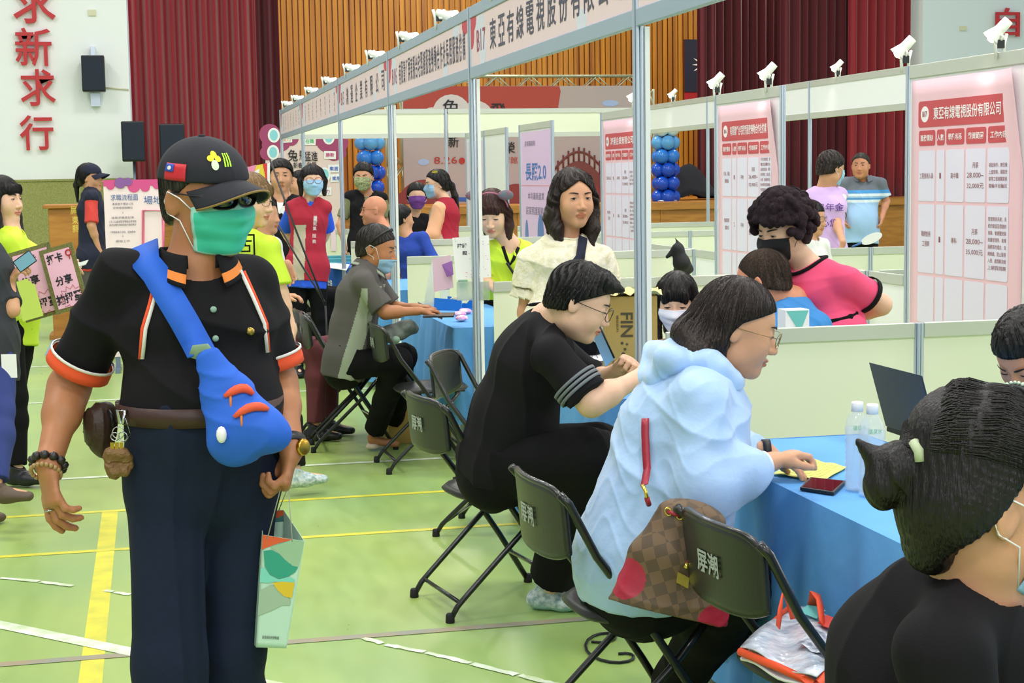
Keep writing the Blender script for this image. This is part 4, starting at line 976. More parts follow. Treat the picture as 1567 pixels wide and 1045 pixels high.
        if legs:
            s.legs(F, -.010, flat=False)
            for q in (1, -1): F.seg(s.an[q]-np.array([0, 0, .02]), s.an[q]+s.toe[q]*.14*K-np.array([0, 0, .045*K]), .028*K, .02*K, k=.02)
        s.Fr = frame(s.hf, s.hu); s.HF = Field(); head_prims(s.HF, s.hc, s.Fr, s.hs, s.N, s.chinr, nr=s.nr); head_prims(F, s.hc, s.Fr, s.hs, s.N, s.chinr, nr=s.nr)
        if extra: extra(F)
        hc, Fr, hs = s.hc, s.Fr, s.hs
        def mfn(P):
            p = ((P-hc)@Fr.T)/hs; m = ((p[:, 0]/.024)**2+((p[:, 2]+.0668)/.0115)**2 < 1) & (p[:, 1] > .075); return m.astype(int)
        me = F.mesh(res or s.res, 'body', [skinmat(s.tone), lipmat(s.tone)], mfn)
        o = linkmesh('body', me, s.t); s.bodyo = o; return s
    def part(s, name, F, m, res=None, mfn=None): return linkmesh(name, F.mesh(res or s.res, name, m, mfn), s.t)
    def shirt(s, m, upto=.75, t=.010, hem=.10, amp=.004, freq=24, seed=0, loose=.012, name='shirt', res=None, mfn=None, extra=None, neck=True, low=.35, k=.045, sleeves=True, vneck=0, fine=1):
        F = Field(); s.torso(F, t, k=k, low=low+hem*2); F.k = .03
        if sleeves: s.arms(F, t*.9, upto, loose=loose, k=.03)
        P, up = s.P, s.up; hz = P-up*hem*s.s
        Fr = np.array([s.r, np.cross(up, s.r), up]); big = 2
        F.fn(lambda p: p[:, 2], hz, Fr, P-big, P+big, 's', .004)     # cut below the hem
        if neck:
            N = s.N+s.up*.012*s.s; nr_ = s.nr*s.hs*1.12
            F.seg(N-s.up*.02+s.fb*.012*s.s, N+s.up*.2, (nr_*1.12, nr_*1.15), (nr_*1.7, nr_*1.7), lat=s.rs, op='s', k=.006)
        if vneck: F.seg(s.N+s.fb*.05*s.s+s.up*.02, s.N+s.fb*.16*s.s-s.up*vneck*s.s, .035*s.s, .004, op='s', k=.006)
        if extra: extra(F)
        fo = folds(amp, freq, seed); F.disp = (lambda P_: fo(P_)) if fine is 1 else fo
        return s.part(name, F, m, res, mfn)
    def trousers(s, m, t=.008, loose=.012, upto=1.93, amp=.004, freq=22, seed=3, name='trousers', res=None, waist=.10, k=.04, mfn=None):
        F = Field(); K = s.s; w = s.w
        F.seg(s.P-s.up*.03*K, s.P+s.up*waist*K, (s.hw*K*w+t, s.hd_*K*w+t), (s.hw*K*w*.97+t, s.hd_*K*w*.97+t), lat=s.r, k=k, flat=True)
        if s.belly:
            F.ell(s.P+s.up*.12*K+s.f*.05*K*w, np.array((.13, .10, .13))*K*w*(.8+s.belly)+t*.8, np.array([s.r, s.f, [0, 0, 1]]), k=.06)
            F.fn(lambda p: -p[:, 2], s.P+s.up*waist*K, np.array([s.r, np.cross(s.up, s.r), s.up]), s.P-2, s.P+2, 's', .003)
        s.legs(F, t, upto, loose=loose); F.disp = folds(amp, freq, seed); return s.part(name, F, m, res, mfn)
    def shoes(s, m, sole=None, name='shoe', res=None, k=1.0):
        K = s.s
        for q in (1, -1):
            F = Field(); a = s.an[q]; f = nrm((s.toe[q][0], s.toe[q][1], 0)); lat = np.array([f[1], -f[0], 0]); z = a[2]-.08
            g = lambda u, h: np.array([a[0]+f[0]*u*K, a[1]+f[1]*u*K, z+h])
            F.seg(g(-.05, .038), g(.05, .036), (.036*k, .034), (.044*k, .034), lat=lat, k=.02); F.seg(g(.05, .036), g(.155, .03), (.045*k, .033), (.036*k, .022), lat=lat, k=.03); F.seg(g(-.02, .04), a+np.array([0, 0, .02]), .036, .042, k=.02, flat=True)
            F.fn(lambda p, z_=z: p[:, 2]-z_, (0, 0, 0), np.eye(3), a-1, a+1, 's', .002)
            zz = z+.02
            me = F.mesh(max(.004, (res or s.res)), name, [m, sole or m], (lambda P_: (P_[:, 2] < zz).astype(int)) if sole else None); linkmesh(name, me, s.t)
    def hair(s, m, kind='short', res=None, amp=.0012, extra=None, vol=1.0, fn=None, k=.012, line=None, groove=55, name='hair', part=0, strands=None, flow='head', slen=.10, sw=.0011):
        if strands is None: strands = 900 if s.res < .0065 else 420
        if s.res >= .0065: sw = .0018
        c, Fr, S_ = s.hc, s.Fr, s.hs; F = Field(); W = lambda p: c+(np.array(p)*S_)@Fr
        v = .009*vol
        F.ell(W((0, -.016, .034)), (np.array((.078, .096, .087))+v)*S_, Fr, k=.001)
        if kind in ('short', 'crew', 'back'): F.ell(W((0, -.045, -.03)), (np.array((.066, .060, .060))+v*.6)*S_, Fr, k=.03*S_)
        if kind in ('bob', 'long', 'pony', 'bun'): F.ell(W((0, -.035, -.015)), (np.array((.074, .075, .07))+v)*S_, Fr, k=.03*S_)
        ln = line or {'short': (.070, .045, -.005, -.075), 'crew': (.074, .05, .0, -.06), 'back': (.074, .05, .0, -.07), 'bob': (.060, .03, -.05, -.09), 'long': (.066, .03, -.09, -.12), 'pony': (.078, .045, -.012, -.085), 'bun': (.078, .045, -.012, -.085), 'bang': (.030, .02, -.08, -.1)}[kind]
        ys = [.10, .075, .045, .0, -.03, -.10]; zs = [ln[0], ln[0]-.004, ln[1], ln[2], ln[2]-.035 if kind in ('short', 'crew', 'back', 'pony', 'bun') else ln[2], ln[3]]
        if kind in ('short', 'crew', 'back', 'pony', 'bun'): zs[3] = .012; zs[2] = ln[1]
        if len(ln) == 6: zs = list(ln)
        yy = np.array(ys[::-1]); zz = np.array(zs[::-1])
        def cut(p):
            p = p/S_; return ((p[:, 2]-np.interp(p[:, 1], yy, zz)-part*np.clip(1-np.abs(p[:, 0])/.055, 0, 1)*(p[:, 1] > .03))*.8)*S_
        F.fn(cut, c, Fr, c-1, c+1, 's', .006*S_)
        if fn: fn(F, W)
        F.k = k
        def disp(P_):
            p = ((P_-c)@Fr.T)/S_; th = np.arctan2(p[:, 0], p[:, 1]+.02+.0); q = th*groove+6*np.sin(p[:, 2]*30+th*3)
            return amp*(np.sin(q)+.6*np.sin(q*1.9+1.3*np.sin(p[:, 2]*70)))
        F.disp = disp
        if extra: extra(F, W)
        o = s.part(name, F, m, res)
        if strands: s.strands(F, W, m, strands, flow, slen, sw)
        return o
    def strands(s, F, W, m, n, flow, slen, sw):
        "loose hairs laid on the hair surface, running from the crown downwards"
        rs = np.random.RandomState(7); c, Fr, S_ = s.hc, s.Fr, s.hs; N_ = 11
        a = rs.uniform(-math.pi, math.pi, n); e = np.arcsin(rs.uniform(-.15, 1, n)); q = np.stack([.1*np.cos(e)*np.sin(a), .1*np.cos(e)*np.cos(a)-.016, .1*np.sin(e)+.034], 1)
        F2 = Field(); F2.p = F.p; P = c+(q*S_)@Fr
        def proj_(P, off):
            for _ in range(4):
                d = F2.eval(P); h = 1.5e-3; g = np.stack([(F2.eval(P+np.eye(3)[i]*h)-d)/h for i in range(3)], 1); L = np.maximum(.3, np.linalg.norm(g, axis=1)); g = g/L[:, None]; P = P-g*np.clip(d-off, -.012, .012)[:, None]
            return P, g
        off = rs.uniform(-.0006, .0018, n); P, g = proj_(P, off); pts = [P]; st = slen*S_/(N_-1)*rs.uniform(.5, 1.1, n)
        crown = c+(np.array((0, -.03, .13))*S_)@Fr
        for k_ in range(N_-1):
            rad = P-crown; fl = nrm(rad[0])*0+rad/np.maximum(1e-4, np.linalg.norm(rad, axis=1))[:, None]
            dn = -(Fr[2] if flow == 'head' else np.array([0, 0, 1.]))*1.0+(Fr[1]*.9 if flow == 'front' else 0)
            v = fl*.6+dn+rs.randn(n, 3)*.10; v = v-g*(v*g).sum(1)[:, None]; v /= np.maximum(1e-4, np.linalg.norm(v, axis=1))[:, None]
            Pn = P+v*st[:, None]; Pj, g2 = proj_(Pn, off); mv = np.linalg.norm(Pj-Pn, axis=1) > .02*S_; Pj[mv] = Pn[mv]; P = Pj; g = g2; pts.append(P)
        A3 = np.stack(pts, 1); w_ = sw*S_; V_ = []; Fc = []
        T = np.gradient(A3, axis=1); T /= np.maximum(1e-6, np.linalg.norm(T, axis=2))[:, :, None]; up = np.cross(T, (A3-c)); up /= np.maximum(1e-6, np.linalg.norm(up, axis=2))[:, :, None]; ot = np.cross(up, T)
        tap = w_*np.sin(np.linspace(.25, math.pi-.08, N_))[None, :, None]
        R3 = np.stack([A3+up*tap, A3+ot*tap*-1.0, A3-up*tap], 2)   # n,N,3,3
        Vv = R3.reshape(-1, 3); base = np.arange(n)[:, None]*N_*3+np.arange(N_-1)[None, :]*3; base = base.ravel()
        Q = np.concatenate([np.stack([base+j, base+(j+1) % 3, base+3+(j+1) % 3, base+3+j], 1) for j in range(3)])
        me = bpy.data.meshes.new('hair_strands'); me.vertices.add(len(Vv)); me.vertices.foreach_set('co', Vv.astype(np.float32).ravel()); me.loops.add(len(Q)*4); me.loops.foreach_set('vertex_index', Q.ravel().astype(np.int32)); me.polygons.add(len(Q)); me.polygons.foreach_set('loop_start', np.arange(0, len(Q)*4, 4, dtype=np.int32)); me.polygons.foreach_set('use_smooth', np.ones(len(Q), bool)); me.materials.append(m); me.update(calc_edges=True); o = linkmesh('hair_strands', me, s.t); o['kind'] = 'stuff'
# ================================================================ helpers for clothes and accessories
def A(px, py, d): return ar(at(px, py, d))
FW = nrm((_F[0], _F[1], 0)); RT = nrm((_R[0], _R[1], 0)); UP = np.array([0, 0, 1.])
def face_dir(a, down=0):
    "a degrees: 0 looks at the camera, 90 looks to the picture's right, 180 away; down tilts"
    v = -FW*math.cos(R(a))+RT*math.sin(R(a)); return v*math.cos(R(down))-UP*math.sin(R(down))
def setpose(p, P=None, N=None, lat=None):
    if P is not None: p.P = ar(P)
    if N is not None: p.N = ar(N)
    p.up = nrm(p.N-p.P)
    rt = p.r if lat is None else nrm(lat); rt = nrm(rt-p.up*rt.dot(p.up)); p.rs = rt; p.fb = nrm(np.cross(p.up, rt)); k = p.s
    hw = (.145 if p.female else .168)*k*p.w**.5
    p.sh = {q: p.N-p.up*.045*k+rt*hw*q for q in (1, -1)}; p.hp = {q: p.P+p.r*.082*k*q for q in (1, -1)}
def head(p, c=None, f=None, tilt=0, up=None, s=None):
    if c is not None: p.hc = ar(c)
    if f is not None:
        p.hf = nrm(f); u = UP if up is None else ar(up); r = nrm(np.cross(p.hf, u)); u = np.cross(r, p.hf)
        if tilt: u = rot_about(u, p.hf, R(tilt))
        p.hu = u
    if s: p.hs = s
def collar_ring(p, m, r=.006, name='collar', dn=.0, wide=1.0, t_=.012):
    TF_ = Field(); p.torso(TF_, t_); R1 = p.nr*p.hs*1.38*wide
    pts = snap(TF_, [p.N+p.rs*R1*math.cos(a)+p.fb*(R1*1.05*math.sin(a)+.012*p.s)-p.up*(.020*math.sin(a)-.01)*p.s for a in [2*math.pi*i/30 for i in range(30)]], .003)
    for _ in range(4): pts = (np.roll(pts, 1, 0)+pts*2+np.roll(pts, -1, 0))/4
    MB().sweep(pts, r*p.s, 8, closed=True).build(name, m, p.t); return
    Fr = np.array([p.rs, p.fb, p.up]); c = p.N+p.up*(.006-dn)*p.s+p.fb*.012*p.s; R0 = p.nr*p.hs*1.28*wide
    MB().sweep([c+Fr[0]*R0*math.cos(a)+Fr[1]*R0*1.05*math.sin(a)-Fr[2]*(.018*math.sin(a)+.0)*p.s for a in [2*math.pi*i/28 for i in range(28)]], r*p.s, 8, closed=True, flat=(p.up, 1.6)).build(name, m, p.t)
def polo_collar(p, m, trim=None, h=.045, name='collar', k=1.0, opening=24, trimm=None):
    Fr = np.array([p.rs, p.fb, p.up]); c = p.N+p.up*.012*p.s+p.fb*.012*p.s; R0 = p.nr*p.hs*1.32*k
    def fn(u, v):
        a = R(90+opening)+(R(360-2*opening))*u; front = max(0, math.sin(a))
        rr = R0*(1+.05*v) if v < .4 else R0*(1.02+.62*(v-.4)*(1+.25*front))
        z = (.030*(v/.4) if v < .4 else .030-(v-.4)/.6*h*(1+.55*front**2))*p.s
        return c+Fr[0]*rr*math.cos(a)+Fr[1]*rr*1.04*math.sin(a)+Fr[2]*(z-.022*front*p.s)
    mats = [m, trimm or m]
    MB().grid(fn, 40, 12, mfn=lambda u, v: 1 if (trimm and (.72 < v < .9)) else 0).build(name, mats, p.t, solid=.003, recalc=False)
def cuff(p, q, m, frac, r, w_=.02, name='sleeve_band', loose=.0, second=None):
    a, b = p.sh[q], p.el[q]; ax = nrm(b-a); c = a+(b-a)*frac
    MB().lathe([(r, -w_), (r+.002, -w_*.5), (r+.002, 0), (r-.003, .001), (r-.004, -w_)], c, ax, 26, caps=False).build(name, m, p.t)
    if second: MB().lathe([(r+.0005, -w_-.006), (r+.003, -w_-.005), (r+.003, -w_), (r-.002, -w_)], c, ax, 26, caps=False).build('sleeve_stripe', second, p.t)
def cap_part(p, m, mb_=None, brim=1.0, s=None, name='cap', tilt=-3, z0=.028):
    s = s or p.hs; c, Fr = p.hc, p.Fr; W = lambda q: c+(np.array(q)*s)@Fr
    F = Field(); F.ell(W((0, -.010, .040)), np.array((.087, .110, .088))*s, Fr, k=.001)
    F.fn(lambda q: q[:, 2]/s-z0+.12*q[:, 1]/s*0, c, Fr, c-1, c+1, 's', .003)
    F.ell(W((0, -.010, .030)), np.array((.083, .106, .083))*s, Fr, 's', .001)
    def dsp(P_):
        q = ((P_-c)@Fr.T)/s; th = np.arctan2(q[:, 0], q[:, 1]+.01); return -.0011*np.exp(-((np.mod(th+math.pi/6, math.pi/3)-math.pi/6)/.03)**2)
    F.disp = dsp
    o = p.part(name, F, m, .0032*s)
    def br(u, v):
        a = R(-64+128*u); r0 = (.086*math.sin(a), -.010+.109*math.cos(a)); L = (.072*math.cos(a*1.15)**.7 if math.cos(a*1.15) > 0 else 0)*brim+.002
        x = r0[0]*(1+.02*v); y = r0[1]+L*v; z = z0+.004-.018*(abs(x)/.086)**2*1.5-.012*v-.05*(x/.086)**2*v*.5
        return W((x, y, z))
    mb = MB(); mb.grid(br, 30, 8); mb.build('brim', m, o if False else p.t, solid=.0035*s, recalc=False)
    if mb_ is not None: MB().sweep([br(u/30, 1.0) for u in range(31)], .0026*s, 6).build('brim_edge', mb_, p.t)
    MB().ball(W((0, -.01, .128)), .008*s, 10, sc=(1, 1, .5)).build('cap_button', m, p.t)
    return o
def strap(p, pts, width, m, name='strap', th=.003, nrm_to=None, parent=None):
    "flat band through points; the band faces away from nrm_to"
    pts = [Vector(q) for q in pts]; vs = []; n = len(pts); mb = MB(); cen = Vector(nrm_to) if nrm_to is not None else Vector(p.P*.4+p.N*.6)
    for i, q in enumerate(pts):
        t = (pts[min(i+1, n-1)]-pts[max(i-1, 0)]).normalized(); out = (q-cen); out = (out-t*out.dot(t)).normalized(); s_ = t.cross(out)
        vs += [q-s_*width/2, q+s_*width/2]
    for i in range(n-1): mb.f.append((2*i, 2*i+1, 2*i+3, 2*i+2)); mb.mi.append(0); mb.sm.append(True)
    mb.v = [tuple(v) for v in vs]; return mb.build(name, m, p.t if parent is None else parent, solid=th, recalc=False)
def snap(Fd, pts, off=.004, iters=12):
    "move points onto the surface of a solid"
    P = np.array([ar(q) for q in pts])
    for _ in range(iters):
        d = Fd.eval(P); e = 1e-3; g = np.stack([(Fd.eval(P+np.eye(3)[i]*e)-d)/e for i in range(3)], 1); g /= np.maximum(.3, np.linalg.norm(g, axis=1))[:, None]
        P = P-g*np.clip(d-off, -.03, .03)[:, None]
    return P
cl = lambda n, c, **k: mat('cloth_'+n, c, k.pop('rough', .85), bump=k.pop('bump', .12), bscale=k.pop('bscale', 400), **k)
black_t = cl('black', '121114', spec=.25); jean = cl('denim', '131E34', spec=.3, var=.12, vscale=60); lime = cl('lime', 'D2F23A', rough=.7); navy = cl('navy', '161C33'); greyp = cl('grey', '55524E'); black_p = cl('black_trouser', '0D0D0F', spec=.2)
bluem = mat('mask_blue', '9CC7E6', .7); mintm = mat('mask_mint', '3FC9AC', .6); whm = mat('mask_white', 'E6E8F2', .7)
# ================================================================ the people
# ---- man in the cap, walking in the foreground
D0 = 3.65
c = A(308, 650, D0); p = Person('person', 'man in navy cap, sunglasses and mint green mask walking in front with a sling bag', c, face_dir(22), h=1.70, wide=1.0, tone='d', res=.0042)
p.belly = .28; p.armr = (.049, .043, .043, .031); p.ww, p.wd = .158, .118; p.hw = .170; p.cw = .165; p.handk = 1.06
setpose(p, (c[0], c[1], .93), A(298, 405, D0-.02)); p.sh[1] = A(184, 425, D0-.06); p.sh[-1] = A(384, 430, D0+.06); p.hp = {q: p.P+p.r*.088*q for q in (1, -1)}
p.arm(1, A(76, 712, D0-.10), -p.f*.6+p.r*.8, hd=A(84, 800, D0-.12)-A(76, 712, D0-.1), pn=p.f*-.3-p.r*.9+UP*.1); p.arm(-1, A(450, 690, D0+.02), -p.f*.5-p.r*.6, hd=A(440, 745, D0)-A(450, 690, D0+.02), pn=p.r*.9-p.f*.2)
p.el[1] = A(106, 592, D0+.02); p.wr[1] = A(74, 712, D0-.12); p.el[-1] = A(424, 586, D0+.12); p.wr[-1] = A(446, 688, D0-.02)
p.curls[1] = [(12, 22, 16), (22, 30, 20), (30, 36, 24), (34, 40, 26)]; p.thumb[1] = (.85, .25, .45); p.curls[-1] = [(55, 70, 45)]*4; p.thumb[-1] = (.7, .3, .7)
p.leg(1, A(262, 1330, D0-.12)*np.array([1, 1, 0])+[0, 0, .08]); p.leg(-1, A(338, 1290, D0+.12)*np.array([1, 1, 0])+[0, 0, .08])
head(p, A(316, 302, D0-.03), face_dir(47, 6), tilt=4, s=1.07)
p.start().body(); t = p.t
orange = cl('orange', 'F0582E'); whs = cl('white_stripe', 'E8E4DC'); oran2 = cl('orange_trim', 'EE8A3C')
p.shirt(black_t, upto=.80, t=.012, hem=-.125, amp=.009, freq=13, seed=2, loose=.017, res=.0045, low=.3)
for q in (1, -1): cuff(p, q, orange, .835, .0735, .030, 'orange_sleeve_band', second=whs)
polo_collar(p, black_t, h=.05, trimm=oran2)
SH = Field(); p.torso(SH, .012); SH.k = .03; p.arms(SH, .0108, .8, loose=.017, k=.03)
for q in (1, -1):
    pts = snap(SH, [p.N+p.rs*q*.085+p.fb*.06-p.up*.02, p.N+p.rs*q*.115+p.fb*.10-p.up*.07, p.N+p.rs*q*.145+p.fb*.12-p.up*.13, p.N+p.rs*q*.162+p.fb*.11-p.up*.20], .003)
    MB().sweep(pts, .0045, 6, flat=(p.fb, .5)).build('shoulder_piping', whs, t)
    MB().sweep(snap(SH, [q_+p.rs*q*.010 for q_ in pts], .002), .0045, 6, flat=(p.fb, .5)).build('orange_shoulder_piping', orange, t)
bt = snap(SH, [p.N+p.fb*.12-p.up*.16+p.rs*-.012, p.N+p.fb*.12-p.up*.10+p.rs*-.012], .004)
for b_ in bt: MB().lathe([(0.007, 0), (.007, .003), (.002, .004)], b_, p.fb, 12).build('button', mat('button_green', '8FAF9A', .4), t)
MB().lathe([(0.009, 0), (.009, .003), (.003, .005)], snap(SH, [p.N+p.fb*.12-p.up*.15-p.rs*.095], .004)[0], p.fb, 14).build('badge', mat('brass', 'B49A4A', .3, .8), t)
p.trousers(jean, t=.010, loose=.034, waist=.165, amp=.009, freq=14, res=.005, upto=1.95)
for q in (1, -1): p.shoes(black, res=.006) if q == 1 else None
# belt
belt = mat('belt_brown', '3A2018', .5, bump=.1); BF = Field(); BF.seg(p.P-p.up*.1, p.P+p.up*.2, (p.hw*p.w+.014, p.hd_*p.w+.014), (p.hw*p.w*.99+.014, p.hd_*p.w+.014), lat=p.r)
if p.belly: BF.ell(p.P+p.up*.12+p.f*.05*p.w, np.array((.13, .10, .13))*p.w*(.8+p.belly)+.006, np.array([p.r, p.f, [0, 0, 1]]), k=.06)
bp_ = p.P+p.up*.145
ring = snap(BF, [bp_+p.r*.2*math.cos(a)+p.f*.2*math.sin(a) for a in [2*math.pi*i/48 for i in range(49)]], .004)
strap(p, ring, .042, belt, 'belt', .005, nrm_to=bp_)
bk = snap(BF, [bp_+p.f*.2-p.r*.01], .010)[0]; MB().sweep([bk+p.r*x_+p.up*z_ for x_, z_ in ((-.024, -.025), (.024, -.025), (.024, .025), (-.024, .025))], .004, 6, closed=True).build('belt_buckle', mat('bronze', '6E5038', .4, .8), t)
mask_part(t, p.HF, p.hc, p.Fr, p.hs, mintm, mat('mask_mint_edge', 'A6E0D0', .6), zr=(-.112, .000), peak=.006)
sg = mat('sunglass_lens', '0A0A0C', .08, coat=1); glasses_part(t, p.hc, p.Fr, p.hs, black, sg, r=(.031, .021), y=.110, z=.010, thick=.0016, name='sunglasses')
p.hair(H_GRY, 'short', vol=.5, res=.004); capm = cl('cap_navy', '1A1C24', rough=.8)
cap_part(p, capm, mat('brim_gold', '8A7038', .6), brim=1.12, z0=.040)
W = lambda q: p.hc+(np.array(q)*p.hs)@p.Fr
def cap_patch(u, v, a0, a1, z0_, z1_, off):
    a = R(a0+(a1-a0)*u); z = z0_+(z1_-z0_)*v; k = math.sqrt(max(.02, 1-((z-.040)/.088)**2)); return W(((.087*k+off)*math.sin(a), -.010+(.110*k+off)*math.cos(a), z))
MB().grid(lambda u, v: cap_patch(u, v, 64, 96, .044, .078, .003), 8, 4).build('flag_patch', mat('patch_red', 'C8202C', .6), t, solid=.001, recalc=False)
MB().grid(lambda u, v: cap_patch(u, v, 81, 95, .061, .077, .0045), 6, 4).build('flag_patch_canton', mat('patch_blue', '2A4AB0', .6), t, solid=.0008, recalc=False)
MB().grid(lambda u, v: cap_patch(.5+(.42*v)*math.cos(u*6.283), .5+(.42*v)*math.sin(u*6.283), 84, 91.5, .064, .074, .0055), 12, 2).build('flag_patch_sun', whs, t, recalc=False)
yel = mat('logo_yellow', 'E8D820', .6); lgn = mat('logo_green', 'B8F028', .6)
for cx_, cz_, ra_, rz_, m_ in ((25, .098, 5, .007, yel), (31, .091, 5, .006, yel), (20, .090, 4.5, .006, yel), (26, .078, 5, .010, mat('logo_pale', 'D8F0C8', .6))):
    MB().grid(lambda u, v: cap_patch(0, 0, cx_+ra_*v*math.cos(u*6.283), 0, cz_+rz_*v*math.sin(u*6.283), 0, .003), 14, 2).build('logo_petal', m_, t, recalc=False)
for k_ in range(3):
    MB().grid(lambda u, v: cap_patch(0, 0, 11+4.2*k_*-1+2.2*u-3*v, 0, .074+.026*v, 0, .003), 2, 5).build('logo_bar', lgn, t, recalc=False)
# wrist things
gold = mat('gold', 'C8A040', .3, 1); steel = mat('steel', 'B8BCC0', .25, 1)
wa = p.wr[1]-p.hd[1]*.004; ax_ = nrm(p.wr[1]-p.el[1]); n1 = nrm(np.cross(ax_, p.r)); n2 = np.cross(ax_, n1); mb = MB()
for i in range(11):
    a = 2*math.pi*i/11; mb.ball(wa+(n1*math.cos(a)+n2*math.sin(a))*.034, .0115, 8, sc=(1, 1, .9))
mb.build('bead_bracelet', mat('dark_beads', '2A2422', .3), t); wb = wa+ax_*.024; mb = MB()
for i in range(20):
    a = 2*math.pi*i/20; mb.ball(wb+(n1*math.cos(a)+n2*math.sin(a))*.032, .0055, 6)
mb.build('light_bracelet', mat('tan_beads', 'A88858', .5), t)
rg = p.wr[1]+p.hd[1]*.098; MB().sweep([rg+nrm(np.cross(p.hd[1], p.pn[1]))*-.012+(p.pn[1]*math.cos(a)+np.cross(p.hd[1], p.pn[1])*math.sin(a))*.011 for a in [2*math.pi*i/12 for i in range(12)]], .002, 6, closed=True).build('ring', steel, t)
wc = p.wr[-1]-nrm(p.wr[-1]-p.el[-1])*.012; ax2 = nrm(p.wr[-1]-p.el[-1]); m1 = nrm(np.cross(ax2, p.f)); m2 = np.cross(ax2, m1)
strap(p, [wc+(m1*math.cos(a)+m2*math.sin(a))*.036 for a in [2*math.pi*i/24 for i in range(25)]], .024, black, 'watch_strap', .003, nrm_to=wc)
MB().lathe([(.019, 0), (.019, .009), (.015, .011)], wc-(m2)*.036*0+nrm(-RT*0+RT*.8-FW*.6)*.034, nrm(RT*.8-FW*.6), 18).build('watch_case', gold, t)
# sling bag in front of the hip with its wide strap
bagb = cl('bag_blue', '1F62D0', rough=.7); bago = cl('bag_orange', 'E85A38', rough=.7); CAPMAN = p
DB_ = D0-.20; B = lambda px, py, dd=0: A(px, py, DB_+dd)
bt = thing('sling_bag', 'blue nylon sling bag with orange zip flaps worn by the man in the cap', 'bag', B(370, 640))
F = Field(); F.k = .03; latb = nrm(B(430, 630)-B(330, 670))
F.seg(B(318, 545), B(345, 600), (.030, .018), (.050, .030), lat=latb, k=.03); F.seg(B(345, 600), B(372, 655), (.055, .034), (.075, .048), lat=latb, k=.03); F.ell(B(385, 655, -.01), np.array((.078, .05, .060)), np.array([latb, nrm(np.cross(UP, latb)), UP]), k=.03); F.ell(B(358, 680), np.array((.055, .04, .05)), k=.03)
F.disp = folds(.003, 40, 5); linkmesh('pouch', F.mesh(.0045, 'pouch', bagb), bt)
BFd = F
for (x0, y0, x1, y1) in ((342, 606, 402, 588), (360, 640, 418, 616)):
    pts = snap(F, [B(x0+(x1-x0)*i/6, y0+(y1-y0)*i/6-7*math.sin(i/6*3.14), -.05) for i in range(7)], .003)
    MB().sweep(pts, [.004, .008, .010, .010, .010, .008, .004], 8).build('orange_zip_flap', bago, bt)
    MB().sweep([pts[1], pts[1]+np.array([0, -.006, -.03])], .0028, 6).build('zip_puller', oran2, bt)
MB().ball(snap(F, [B(343, 664, -.05)], .006)[0], .014, 12, sc=(.8, .8, 1.3)).build('white_toggle', wht, bt)
gt = mat('webbing_green', '7E9A7A', .8); pts = [B(296, 548), B(300, 535, -.004), B(314, 533, -.004), B(330, 552, -.008)]
MB().sweep(pts, [.012]*4, 8, flat=(-FW, .25)).build('webbing_loop', gt, bt)
sp = [A(206, 352, D0+.05), A(222, 378, D0-.05)]+[A(222+(312-222)*i/6, 390+(545-390)*i/6, D0-.14) for i in range(7)]
sp2 = snap(SH, sp, .008); sp2 = list(sp2[:-1])+[B(308, 540)]
strap(p, sp2, .062, bagb, 'shoulder_strap', .004, nrm_to=(p.P+p.N)/2, parent=bt)
MB().grid(lambda u, v: A(196+44*u, 345+22*v-14*math.sin(u*3.14), D0-.02+.05*(1-v)), 8, 5).build('strap_pad', bagb, bt, solid=.012, recalc=False) if False else None
# brown pouch, key ring with charms
pt_ = thing('belt_pouch', 'brown leather pouch hanging at the right hip of the man in the cap', 'pouch', A(152, 655, D0-.02)); F = Field(); F.k = .02
F.ell(A(153, 652, D0-.0), (.036, .04, .055), k=.01); F.seg(A(140, 640, D0), A(150, 682, D0), .018, .02); F.seg(A(165, 625, D0), A(160, 690, D0), .016, .014); F.disp = folds(.004, 60, 3); linkmesh('leather_body', F.mesh(.004, 'leather_body', mat('leather_brown', '3C2A20', .5, bump=.3, bscale=60)), pt_)
MB().sweep([A(166, 628, D0-.02), A(172, 640, D0-.03), A(170, 652, D0-.02)], .004, 6).build('tie', black, pt_)
kt = thing('key_ring', 'bunch of keys with knobbly brown charms clipped to the belt', 'keys', A(183, 670, D0-.1)); KD = D0-.13
MB().sweep([A(180, 628, KD), A(192, 628, KD), A(188, 648, KD), A(184, 648, KD)], .0045, 6, closed=True).build('clip', steel, kt)
for (x_, y_, r_) in ((181, 662, .013), (188, 668, .010), (176, 668, .009)):
    MB().sweep([A(x_, y_, KD)+RT*r_*math.cos(a)+UP*r_*math.sin(a) for a in [2*math.pi*i/16 for i in range(16)]], .0014, 5, closed=True).build('split_ring', steel, kt)
F = Field(); F.k = .008; rnd = random.Random(5)
for i in range(13): F.ell(A(167+rnd.random()*32, 690+rnd.random()*34, KD+rnd.random()*.01), (.011+rnd.random()*.005,)*3)
F.disp = folds(.002, 150, 8); linkmesh('charm', F.mesh(.003, 'charm', mat('charm_brown', '7A5A30', .5, bump=.6, bscale=120)), kt)
for i in range(3): MB().obox(A(172+7*i, 688, KD-.006), RT*.004, FW*.001, UP*.016).build('key', gold, kt)
MB().sweep([A(192, 640, KD), A(200, 665, KD+.02), A(192, 676, KD+.03)], .001, 4).build('chain', steel, kt)
